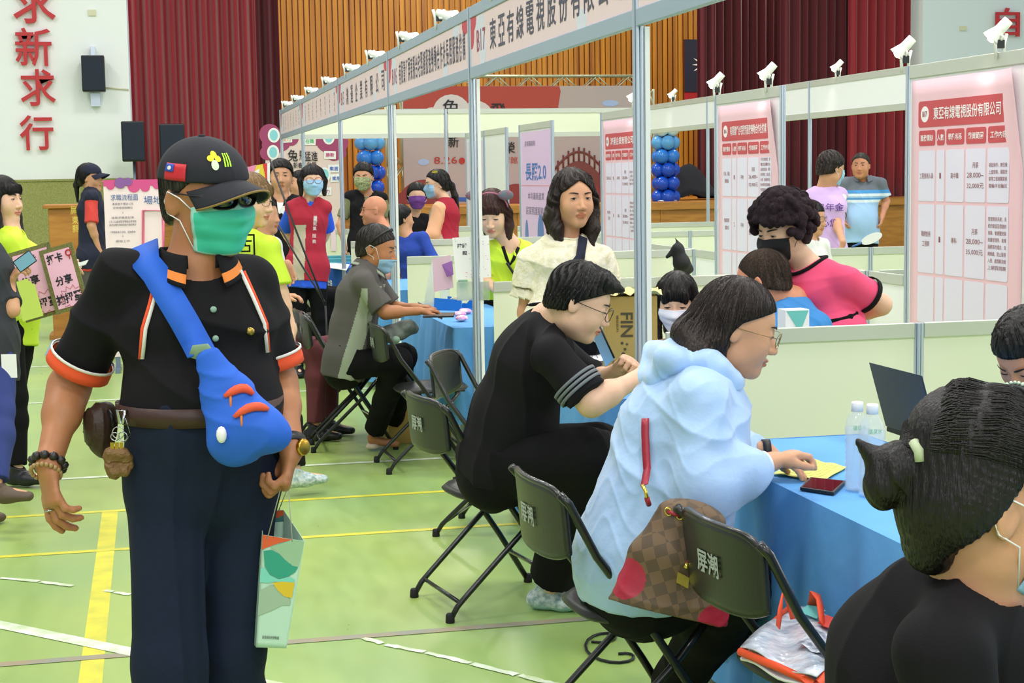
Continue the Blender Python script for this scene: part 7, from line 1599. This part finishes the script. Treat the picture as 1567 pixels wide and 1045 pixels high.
def bottle(px, py, lab, h=.235, r=.032, capc=wht, labc=None, Z=TB+.003, grp='water bottles', X=None):
    b = at(px, py, Z=Z); t = thing('water_bottle', lab, 'bottle', b, group=grp); k = h/.235
    prof = [(.026, 0), (.031, .004), (.032, .02)]
    for i in range(8): prof += [(.030, .028+i*.016), (.032, .034+i*.016)]
    prof += [(.032, .165), (.028, .185), (.017, .205), (.013, .212), (.013, .222)]
    MB().lathe([(a*r/.032, z*k) for a, z in prof], b, n=24).build('bottle_body', glass, t)
    if labc is None: MB().lathe([(a*r/.032-.002, z*k+.002) for a, z in prof[:-4]]+[(.001, .168*k)], b, n=24).build('water_fill', water, t)
    MB().lathe([(.0155, .210*k), (.0155, .232*k), (.014, .235*k)], b, n=20).build('bottle_cap', capc, t)
    if labc is not None: MB().lathe([(r+.0006, .10*k), (r+.0006, .15*k)], b, n=24, caps=False).build('bottle_label', labc, t)
    else: writing('label_print', [dict(body='礦泉水', c=b-Vector(FW)*(r+.001)+V(0, 0, .17*k), right=tuple(RT), up=(0, 0, 1), w_=.035, h_=.014, bold=0)], mat('label_green', '6FB48A', .5), t)
bottle(1311, 749, 'left water bottle of the pair on the near blue tablecloth'); bottle(1334, 758, 'right water bottle of the pair on the near blue tablecloth', h=.24, r=.034)
bottle(681, 466, 'water bottle with black cap and grey label on the table of the man in grey', capc=black, labc=mat('label_grey', '7A8480', .5)); bottle(709, 463, 'water bottle with green label beside the blue tray', labc=mat('label_green', '6FB48A', .5))
def flatthing(name, lab, cat, pts, Z, th, m, group=None):
    P = [at(x, y, Z=Z) for x, y in pts]; mb = MB(); mb.poly([p+V(0, 0, th) for p in P], (0, 0, 1), th); o = mb.build(name, m); return tag(o, lab, cat, group)
ph_ = thing('phone', 'smartphone with dark red top face lying on the near blue tablecloth', 'phone', at(1258, 750, Z=TB+.003))  # black case with a glossy dark red inset on top
for nm, ins, z0_, z1_, m_ in (('phone_case', 0, .003, .012, black), ('phone_top', .12, .012, .0128, mat('phone_red', '7A1C2C', .08, coat=1))):
    P = [at(x, y, Z=TB) for x, y in ((1224, 752), (1276, 760), (1295, 742), (1240, 736))]; c_ = sum(P, V(0, 0, 0))/4; P = [p+(c_-p)*ins for p in P]; MB().poly([V(p.x, p.y, TB+z1_) for p in P], (0, 0, 1), z1_-z0_).build(nm, m_, ph_, bevel=.0015 if not ins else 0)
yp = mat('yellow_form', 'DCE07A', .7); fp = thing('form_sheet', 'pale yellow form sheet under the hands of the woman in blue', 'paper', at(1230, 720, Z=TB+.002))
C4 = [at(x, y, Z=TB+.003) for x, y in ((1180, 727), (1262, 738), (1296, 716), (1232, 703))]
MB().grid(lambda u, v: (C4[0]*(1-u)*(1-v)+C4[1]*u*(1-v)+C4[2]*u*v+C4[3]*(1-u)*v)+V(0, 0, .003+.004*math.sin(u*7+v*3)**2), 16, 12).build('sheet', yp, fp, solid=.0006)
mb = MB()
for i in range(9):
    v_ = .1+.8*i/9; a, b = [(C4[0]*(1-u)*(1-v_)+C4[1]*u*(1-v_)+C4[2]*u*v_+C4[3]*(1-u)*v_)+V(0, 0, .0085) for u in (.12, .9)]; mb.sweep([a, b], .0006, 4)
mb.build('ruled_lines', mat('form_lines', 'B4B85A', .7), fp)
lt = thing('laptop', 'dark laptop lid behind the water bottles on the near table', 'laptop', at(1385, 680, Z=TB)); a = at(1356, 660, Z=TB+.003)
MB().box((a.x, a.y-.36, TB+.003), (a.x+.24, a.y, TB+.02)).build('keyboard_base', black, lt, bevel=.004)
MB().obox(V(a.x-.03, a.y-.18, TB+.125), V(.002, 0, -.0007)*1.5, V(0, .18, 0), V(-.03, 0, .105)).build('lid', mat('laptop_navy', '30384C', .35, .3), lt, bevel=.004)
# things on the table of the man in black
DX = 6.55; bx = thing('carton_box', 'cardboard carton lettered FIN standing on the table in front of the post', 'box', at(965, 560, 6.6)); cbd = mat('cardboard', 'B3934A', .8, bump=.15, bscale=90, stretch=(1, 8, 1)); bq = at(926, 552, Z=TB+.004)
b0 = at(928, 560, 6.55); zt_ = at(950, 452, 6.6).z; rt_ = Vector(RT); fw_ = Vector(FW); cc = V(b0.x, b0.y, 0)+rt_*.105+fw_*.13
MB().obox(cc+V(0, 0, (TB+.004+zt_)/2), rt_*.105, fw_*.12, V(0, 0, (zt_-TB-.004)/2)).build('carton', cbd, bx, bevel=.003)
f0 = cc-fw_*.1215; ik_ = mat('carton_ink', '4E4426', .7)
writing('carton_lettering', [dict(body='FIN', c=f0-rt_*.02+V(0, 0, zt_-.115), right=(0, 0, -1), up=tuple(rt_), w_=.10, h_=.05, bold=.02), dict(body='補給飲料', c=f0-rt_*.058+V(0, 0, zt_-.11), right=(0, 0, -1), up=tuple(rt_), w_=.07, h_=.011, bold=0), dict(body='24入 580毫升', c=f0-rt_*.045+V(0, 0, zt_-.29), right=(1*rt_.x, rt_.y, 0), up=(0, 0, 1), w_=.06, h_=.008, bold=0)], ik_, bx)
mb = MB()
for dx_, dz_, r_ in ((-.04, -.19, .006), (-.02, -.195, .005), (-.028, -.215, .006), (-.035, -.235, .008)): mb.poly(disc(f0+rt_*dx_+V(0, 0, zt_+dz_)-fw_*.0006, r_, r_, tuple(rt_), (0, 0, 1), 12), tuple(-fw_), .0004)
for i in range(9): mb.obox(f0+rt_*(-.05)+V(0, 0, zt_-.262-.004*i)-fw_*.0005, rt_*.03, fw_*.0003, V(0, 0, .0008))
mb.build('printed_marks', ik_, bx)
cr = MB(); cr.grid(lambda u, v: cc+rt_*(-.115+.24*u)+fw_*(-.14+.26*v)+V(0, 0, zt_+.003+.014*abs(math.sin(u*13+v*5)+.6*math.sin(v*17-u*9))), 24, 20); o = cr.build('crumpled_paper', mat('cream_paper', 'E8D890', .8), recalc=False); tag(o, 'crumpled cream paper lying on top of the FIN carton', 'paper')
lp = thing('laptop', 'laptop with pale blue screen edge beside the face of the man in black', 'laptop', at(918, 545, 6.1)); l0 = at(934, 556, 6.05); l1 = at(908, 492, 6.05)
MB().add([at(902, 500, 6.25), at(914, 492, 6.05), at(940, 548, 6.05), at(928, 560, 6.25)], [(0, 1, 2, 3)]).build('screen', mat('screen_blue', '8FB4E8', .25), lp, solid=.006); MB().sweep([at(914, 491, 6.04), at(940, 548, 6.04)], .004, 6).build('screen_edge', black, lp)
q = at(932, 562, Z=TB+.004); MB().box((q.x-.05, q.y-.14, TB+.003), (q.x+.2, q.y+.14, TB+.018)).build('keyboard_base', black, lp)
o = flatthing('paper_sheet', 'white paper with blue handwriting on the table before the carton', 'paper', ((890, 545), (925, 560), (918, 533), (896, 528)), TB+.002, .0012, wht)
MB().sweep([at(893, 549, Z=TB+.006), at(900, 541, Z=TB+.006), at(904, 548, Z=TB+.006), at(910, 540, Z=TB+.006), at(915, 547, Z=TB+.006)], .0015, 5).build('handwriting', mat('blue_ink', '223A8A', .6), o)
# table of the man in grey
tr = thing('pen_tray', 'bright blue plastic tray on the table of the man in grey', 'tray', at(712, 470, Z=TB)); q0, q1 = at(686, 471, Z=TB+.003), at(728, 473, Z=TB+.003); tb_ = mat('tray_blue', '1E78C8', .3)
w_ = (q1-q0); n_ = V(w_.y, -w_.x, 0).normalized()*-1
mb = MB(); mb.poly([q0, q0+V(0, 0, .075), q0+w_*.12+V(0, 0, .075), q0+w_*.25+V(0, 0, .035), q0+w_*.7+V(0, 0, .035), q0+w_*.85+V(0, 0, .07), q1+V(0, 0, .07), q1], (n_.x, n_.y, 0), .006); mb.poly([p+n_*-.14 for p in (q0, q0+V(0, 0, .075), q1+V(0, 0, .07), q1)], (n_.x, n_.y, 0), .006); mb.build('tray_wall', tb_, tr)
mb = MB(); mb.poly([q0+V(0, 0, .006), q1+V(0, 0, .006), q1-n_*.14+V(0, 0, .006), q0-n_*.14+V(0, 0, .006)], (0, 0, 1), .005); mb.build('tray_floor', tb_, tr)
MB().sweep([q0+w_*.5-n_*.07+V(.045*math.cos(a), 0, .03+.045*math.sin(a)) for a in [R(180*i/12) for i in range(13)]], .004, 6).build('tape_ring', mat('tape_cream', 'D8D0A8', .4), tr)
sg = thing('table_sign', 'white standing sign with handwriting style characters behind the front post', 'sign', at(717, 425, 8.9)); S4 = lambda px, py, k=0: at(px, py, 8.9-.004*k)
MB().add([S4(692, 364), S4(748, 360), S4(752, 424), S4(698, 428)], [(0, 1, 2, 3)]).build('card', wht, sg, solid=.003)
MB().obox(at(724, 445, 8.93), rt_*.09, fw_*.03, V(0, 0, .05)).build('stand', mat('clear_plastic', 'E8EEF0', .1, trans=.8), sg)
writing('sign_lettering', [dict(body='按讚', c=S4(707, 376, 1), right=tuple(RT), up=(0, 0, 1), w_=.055, h_=.026, bold=.02), dict(body='享', c=S4(736, 372, 1), right=tuple(RT), up=(0, 0, 1), w_=.025, h_=.026, bold=.02), dict(body='贈', c=S4(711, 387, 1), right=tuple(RT), up=(0, 0, 1), w_=.025, h_=.024, bold=.02)], ink, sg)
mb = MB(); rnd = random.Random(2)
for i in range(30):
    u, v = rnd.random(), rnd.random(); q = S4(694+55*u, 364+60*v, 1.2)
    if v < .35 and .1 < u < .9: continue
    mb.obox(q, rt_*.004, fw_*.0003, V(0, 0, .0012))
mb.build('confetti_print', mat('confetti_pink', 'E08AA0', .6), sg)
br = thing('brochure_stand', 'clear stand of pink brochures left of the white sign', 'brochures', at(665, 440, 9.2))
MB().add([at(662, 396, 9.2), at(690, 390, 9.15), at(694, 440, 9.15), at(664, 447, 9.2)], [(0, 1, 2, 3)]).build('pink_brochure', mat('brochure_pink', 'E9CBDA', .5), br, solid=.002)
MB().add([at(676, 405, 9.14), at(692, 399, 9.12), at(694, 420, 9.12), at(684, 424, 9.14)], [(0, 1, 2, 3)]).build('brochure_panel', mat('brochure_violet', 'A66EC0', .5), br, solid=.002)
MB().add([at(648, 470, 9.4), at(660, 400, 9.4), at(668, 400, 9.4), at(664, 470, 9.4)], [(0, 1, 2, 3)]).build('clear_panel', mat('clear_plastic', 'E8EEF0', .1, trans=.8), br, solid=.003); MB().box(at(648, 468, Z=TB+.002), at(700, 462, Z=TB+.002)+V(0, 0, .01)).build('stand_base', _M['clear_plastic'], br)
F = Field(); F.k = .02
for x_, y_ in ((704, 480), (712, 476), (706, 487)): F.ell(ar(at(x_, y_, Z=TB+.02)), (.04, .05, .018))
F.disp = folds(.004, 60, 5); o = linkmesh('sweets_bag', F.mesh(.005, 'sweets_bag', mat('pink_wrap', 'F08ACB', .3, var=.5, vscale=30, c2='F6E6D8')), None); tag(o, 'pink and white bag of sweets on the corner of the table by the post', 'sweets')
tb2 = thing('tablet', 'thin dark tablet held over the table edge by the man in grey', 'tablet', at(670, 480, 8.95)); MB().obox(at(672, 482, 8.95), rt_*.085, fw_*.11, V(0, 0, .005)).build('tablet_case', black, tb2, bevel=.002)
# far tables
nb = [mat('teal_note', '5FB4BE', .6), mat('teal_note_b', '3F949E', .6)]; q = at(520, 402, Z=TB+.003)
for i in range(4): o = MB().box((q.x-.12, q.y-.1+.01*i, TB+.003+.018*i), (q.x+.12, q.y+.1, TB+.019+.018*i)).build('notebook', nb[i % 2]); tag(o, 'teal notebook, %s of the stack of four on the dark blue cloth' % ('bottom', 'second lowest', 'second from top', 'topmost')[i], 'notebook', 'teal notebooks')
o = flatthing('paper_sheet', 'white sheet on the dark blue tablecloth beside the notebooks', 'paper', ((497, 409), (530, 414), (535, 405), (505, 402)), TB+.003, .003, wht)
writing('lettering', [dict(body='有關', c=at(505, 440, X=-.165), right=(0, -1, 0), up=(0, 0, 1), w_=.35, h_=.16, bold=.01)], wht, DTC)
# strip of narrow poster on far partition
o = MB().box(at(507, 384, Y=13.0-.02), at(513, 340, Y=13.0-.015)+V(.001, .004, 0)).build('paper_strip', mat('strip_pink', 'F0D8E4', .6)); tag(o, 'narrow pink printed paper strip hanging on the farthest partition', 'paper strip')
# crow ornament, fan, tent card
F = Field(); F.k = .02; D_ = 9.08; F.seg(A(1042, 402, D_), A(1038, 384, D_), .045, .034, k=.02); F.ell(A(1037, 381, D_), (.032, .038, .034), k=.02); F.seg(A(1032, 383, D_), A(1021, 393, D_), .020, .010, k=.012); F.seg(A(1040, 376, D_), A(1033, 364, D_), .014, .002, k=.012); bb_ = at(1046, 425, Y=3.07); F.seg(A(1044, 402, D_), (bb_.x, 3.07, 1.03), .045, (.06, .03), k=.02)
o = linkmesh('bird_ornament', F.mesh(.005, 'bird_ornament', mat('matt_black', '17181B', .7)), None); tag(o, 'black bird shaped ornament perched on the low partition above the girl with bangs', 'ornament')
fn_ = thing('hand_fan', 'white oval hand fan resting on the far low partition', 'fan', at(1330, 374, Y=5.8)); q = at(1334, 365, Y=5.66); MB().poly(disc(q, .085, .036, tuple((rt_+V(0, 0, .42)).normalized()), tuple((V(0, 0, 1)-rt_*.42).normalized()), 24), tuple(-fw_), .004).build('fan_blade', wht, fn_); MB().sweep([q-rt_*.075-V(0, 0, .03), q-rt_*.15-V(0, 0, .06)], .008, 6).build('fan_handle', mat('fan_blue', '3A6AA8', .5), fn_)
st = thing('side_table', 'small side table hidden behind the partition of the crew cut man', 'table', (.86, .30, 0)); MB().box((.62, .05, .70), (1.0, .19, .73)).build('table_top', pvcw, st)
for xx in (.66, .96):
    for yy in (.08, .16): MB().cyl((xx, yy, 0), (xx, yy, .70), .012).build('leg', alu, st)
cb = thing('gift_bag', 'white gift bag with a teal diamond standing behind the partition by the crew cut man', 'bag', at(1212, 500, Y=.12)); g0, g1 = at(1196, 500, Y=.12), at(1232, 472, Y=.12)
MB().box((g0.x, .08, .732), (g1.x, .16, g1.z)).build('bag_body', wht, cb); gm = (g0.x+g1.x)/2; MB().poly([V(gm-.045, .0785, g1.z-.004), V(gm+.045, .0785, g1.z-.004), V(gm+.01, .0785, g1.z-.09)], (0, -1, 0), .001).build('teal_print', mat('teal_print', '6CC4BC', .6), cb)
# document bag on the nearest empty chair
db = thing('document_bag', 'clear document bag with orange edges and handles on the nearest chair seat', 'bag', (-.23, -2.20, .46)); dbo = mat('orange_webbing', 'F2552A', .6); qs = lambda px, py, z=.47: at(px, py, Z=z)
K4 = [qs(1133, 1010), qs(1250, 1062), qs(1318, 985), qs(1215, 940)]
def kq(u, v, z=0): return (K4[0]*(1-u)*(1-v)+K4[1]*u*(1-v)+K4[2]*u*v+K4[3]*(1-u)*v)+V(0, 0, z)
MB().grid(lambda u, v: kq(u, v, .002+.006*math.sin(u*9+v*6)), 10, 10).build('lower_sheet', wht, db, solid=.006, recalc=False)
MB().grid(lambda u, v: kq(u, v, .030+.008*math.sin(u*8+v*5)), 12, 12).build('clear_sleeve', mat('vinyl_clear', 'E4E8EE', .12, bump=.5, bscale=30, var=.3, vscale=25, c2='B8C4D0'), db, solid=.003, recalc=False)
MB().sweep([kq(0, 0, .02), kq(.5, 0, .022), kq(1, 0, .02), kq(1, 1, .03)], .010, 8).sweep([kq(0, 0, .02), kq(0, 1, .03)], .006, 8).build('orange_edge', dbo, db)
strap(type('o', (), {'P': ar(kq(.5, .5)), 'N': ar(kq(.5, .5)), 't': db}), [kq(.18, .45, .04), kq(.17, .5, .07), kq(.16, .55, .105), kq(.2, .62, .108), kq(.24, .66, .07), kq(.25, .7, .04)], .026, dbo, 'handle', .003, parent=db)
strap(type('o', (), {'P': ar(kq(.5, .5)), 'N': ar(kq(.5, .5)), 't': db}), [kq(.3, .98, .04), kq(.36, .95, .085), kq(.5, .85, .08), kq(.62, .72, .05)], .026, dbo, 'handle', .003, parent=db)
MB().grid(lambda u, v: kq(.55+.4*u, .3+.35*v, .045+.005*math.sin(u*9)), 6, 6, m=0).build('grey_print', mat('print_figures', '6A7080', .6, var=.7, vscale=40, c2='E0E4EA'), db, recalc=False)
MB().grid(lambda u, v: kq(.55+.4*u, .72+.2*v, .047), 6, 4).build('red_print', mat('print_scarlet', 'D84A3A', .6), db, recalc=False)
MB().grid(lambda u, v: kq(.25+.25*u, .78+.2*v, .048), 6, 4).build('teal_print', _M['teal_print'], db, recalc=False)
# cartons and a rack under the tables
q = at(600, 680, Z=.0); o = MB().box((q.x-.02, q.y+.0, 0), (q.x+.36, q.y+.30, .24)).build('carton_box', cbd, bevel=.003); tag(o, 'plain cardboard carton on the floor under the table of the man in grey', 'box')
# black cable on the floor
o = MB().sweep([at(905+30*math.sin(i*.45)+i*2, 968+14*math.cos(i*.45)+i*2.2, Z=.006) for i in range(22)], .005, 6).build('floor_cable', black); tag(o, 'loop of black cable on the floor under the chair of the woman in pale blue', 'cable')
# ================================================================ left side: sign boards, posters, banner
LB = 8.35; r1, u1 = nrm(RT*.96+UP*.26), nrm(UP*.96-RT*.22); brd = mat('glitter_olive', '8A8A4A', .5, bump=.6, bscale=300, var=.5, vscale=200); pkc = mat('board_rose', 'F4BDD6', .6)
def held_board(nm, lab, c, w_, h_, d, tx):
    t = thing('hand_board', lab, 'sign', A(c[0], c[1], d), group=None); C = A(c[0], c[1], d)
    MB().obox(C, r1*w_/2, FW*.004, u1*h_/2).build('frame', brd, t); MB().obox(C-FW*.006, r1*(w_/2-.022), FW*.002, u1*(h_/2-.022)).build('pink_card', pkc, t)
    writing('board_lettering', [dict(body=b_, c=C-FW*.010+r1*x_*w_+u1*y_*h_, right=tuple(r1), up=tuple(u1), w_=ww, h_=hh, bold=.03) for b_, x_, y_, ww, hh in tx], ink, t)
    star = [C-FW*.009+r1*(.02+(.40 if i % 2 else .28)*w_*math.cos(R(15*i)))+u1*(-.30*h_+(.18 if i % 2 else .12)*h_*math.sin(R(15*i))) for i in range(24)]
    MB().sweep(star, .0014, 4, closed=True).build('burst_outline', _M['print_red'], t)
    pc_ = C-FW*.010+r1*.33*w_+u1*.36*h_; MB().sweep([pc_+r1*.014*math.cos(a)+u1*.014*math.sin(a) for a in [R(30*i) for i in range(12)]], .004, 5, closed=True).sweep([pc_-u1*.016, pc_-u1*.036], [.006, .001], 5).build('pin_symbol', _M['print_red'], t)
held_board('a', 'left pink hand board with large characters held by the long haired woman', (58, 432), .23, .37, LB, [('打卡', -.1, .34, .10, .05), ('分享', -.15, .05, .10, .05), ('抽扭蛋', .0, -.3, .17, .055)])
held_board('b', 'right pink hand board lettered 打卡 抽扭蛋 held by the long haired woman', (98, 426), .18, .34, LB-.03, [('打卡', -.1, .33, .085, .05), ('分享', .0, -.02, .09, .05), ('抽扭蛋', .02, -.3, .14, .055)])
yb = mat('leaflet_lime', 'D6EC6E', .6); t = thing('leaflet_bundle', 'bundle of lime green leaflets hanging below the left hand board', 'leaflets', A(28, 470, 8.2))
for i in range(3): MB().obox(A(34+5*i, 455+4*i, 8.28-.012*i), r1*.055, FW*.001, u1*.085).build('leaflet', yb, t)
o = MB().obox(A(118, 406, 8.45), nrm(RT+UP*.28)*.055, FW*.03+UP*.01, UP*.002).build('paper_slip', mat('slip_grey', 'B9C2B4', .6)); tag(o, 'folded paper slips in the hands of the long haired woman', 'paper')
o = MB().obox(A(14, 560, 7.5), RT*.035, FW*.002, UP*.055).build('white_card', wht); tag(o, 'small white card hanging at the hip of the person with the phone', 'card')
YS = 8.2
B_ = lambda px, py, k=0: at(px, py, Y=YS-.003*k); x0_, x1_ = B_(163, 400).x, B_(250, 400).x; zt2 = B_(200, 275).z
t = thing('info_board', 'pale pink information board with violet cloud edge behind the capped man', 'display board', ((x0_+x1_)/2, YS, 0)); MB().box((x0_, YS, .12), (x1_, YS+.012, zt2)).build('board', mat('info_pink', 'F6E2E4', .6), t)
for xx in (x0_+.06, x1_-.06): MB().box((xx-.02, YS+.012, 0), (xx+.02, YS+.04, zt2-.1)).box((xx-.02, YS-.2, 0), (xx+.02, YS+.25, .03)).build('foot', alu_d, t)
q3 = lambda n: n/(F_PX/14.2)
flat('cloud_edge', [[V(x0_, YS-.004, zt2), V(x1_, YS-.004, zt2), V(x1_, YS-.004, zt2-q3(9)), V(x0_, YS-.004, zt2-q3(9))]]+[disc(B_(x_, 283+y_, 1.6), q3(r_), q3(r_)) for x_, y_, r_ in ((169, 1, 6), (205, 2, 9), (222, 3, 7), (240, 0, 6))], mat('cloud_rose', 'D8508E', .6), t)
flat('cloud_edge_violet', [disc(B_(x_, 280+y_, 3), q3(r_), q3(r_)) for x_, y_, r_ in ((184, 0, 8), (196, -2, 6))], mat('cloud_violet', '8A5AA0', .6), t)
blu_t = mat('info_blue', '3A6AA8', .6); gry_t = mat('info_grey', '6A6670', .6)
writing('title', [dict(body='求職流程圖', c=B_(190, 302, 2), right=rr, up=uu, w_=q3(38), h_=q3(9), bold=0), dict(body='場地', c=B_(234, 306, 2), right=rr, up=uu, w_=q3(26), h_=q3(12), bold=0)], blu_t, t)
writing('body_lettering', [dict(body=b_, c=B_(188, y_, 2), right=rr, up=uu, w_=q3(w9), h_=q3(3.4), bold=0) for b_, y_, w9 in (('產業徵才職缺公告', 312, 30), ('至現場應徵攤位', 318, 28), ('↓', 325, 2), ('填寫求職登記表', 333, 32), ('1.至入口處領取求職登記表填寫', 339, 38), ('再至各攤位與廠商進行面試徵才', 344, 38), ('2.現場有專人協助、諮詢服務', 355, 36), ('↓', 361, 2), ('應徵工作', 369, 20))], gry_t, t)
MB().sweep([B_(219, 322, 2), B_(250, 322, 2), B_(250, 400, 2), B_(219, 400, 2)], .012, 5, closed=True).build('map_frame', mat('map_rose', 'E0708E', .6), t)
t = thing('wooden_lectern', 'wooden lectern standing behind the woman in the navy cap', 'lectern', at(118, 400, 16.5)); q = at(122, 400, 16.5); zt3 = at(118, 318, 16.5).z
MB().box((q.x-.28, q.y-.2, .02), (q.x+.28, q.y+.25, zt3)).build('body', wood, t, bevel=.01); MB().box((q.x-.33, q.y-.25, zt3), (q.x+.33, q.y+.3, zt3+.04)).build('top', wood, t, bevel=.01); MB().box((q.x-.32, q.y-.22, 0), (q.x+.32, q.y+.27, .05)).build('plinth', wood, t)
# yellow and red roll banner with its poles
DBN = 10.6; N_ = lambda px, py, k=0: at(px, py, DBN-.004*k)
t = thing('pole_banner', 'yellow and red banner on a pole stand beside the lime shirted woman', 'banner', at(405, 400, DBN)); n0, n1, n2, n3 = N_(376, 256), N_(413, 249), N_(413, 460), N_(384, 460)
MB().add([n0, n1, n2, n3], [(0, 1, 2, 3)]).build('banner_sheet', mat('banner_yellow', 'E8D43A', .5), t, solid=.003)
MB().add([N_(402, 251, 1), N_(412, 249, 1), N_(412, 300, 1), N_(408, 280, 1)], [(0, 1, 2, 3)]).build('red_swirl', mat('banner_red', 'D8382E', .5), t, solid=.002); MB().add([N_(378, 256, 1), N_(392, 252, 1), N_(388, 268, 1), N_(380, 270, 1)], [(0, 1, 2, 3)]).build('pink_swirl', mat('banner_rose', 'E88AB0', .5), t, solid=.002)
MB().add([N_(385, 300, 1), N_(390, 262, 1), N_(397, 258, 1), N_(394, 300, 1)], [(0, 1, 2, 3)]).build('white_swirl', wht, t, solid=.002); MB().add([N_(409, 250, 2), N_(413, 249, 2), N_(413, 460, 2), N_(409, 460, 2)], [(0, 1, 2, 3)]).build('white_border', wht, t, solid=.002)
MB().add([N_(398, 330, 1), N_(408, 330, 1), N_(408, 344, 1), N_(398, 344, 1)], [(0, 1, 2, 3)]).build('orange_block', mat('banner_orange', 'E87A2A', .5), t, solid=.002)
zf = at(500, 470, 10.4); MB().sweep([at(413, 244, 10.5), at(452, 350, 10.35), at(498, 468, 10.2)], .0065, 6).sweep([at(418, 330, 10.6), at(455, 395, 10.5), at(497, 462, 10.2)], .0065, 6).sweep([at(498, 468, 10.2), V(zf.x, zf.y-.1, .01)], .0065, 6).build('pole', black, t)
for o in COL.objects:
    if 'wo' in o.keys(): del o['wo']
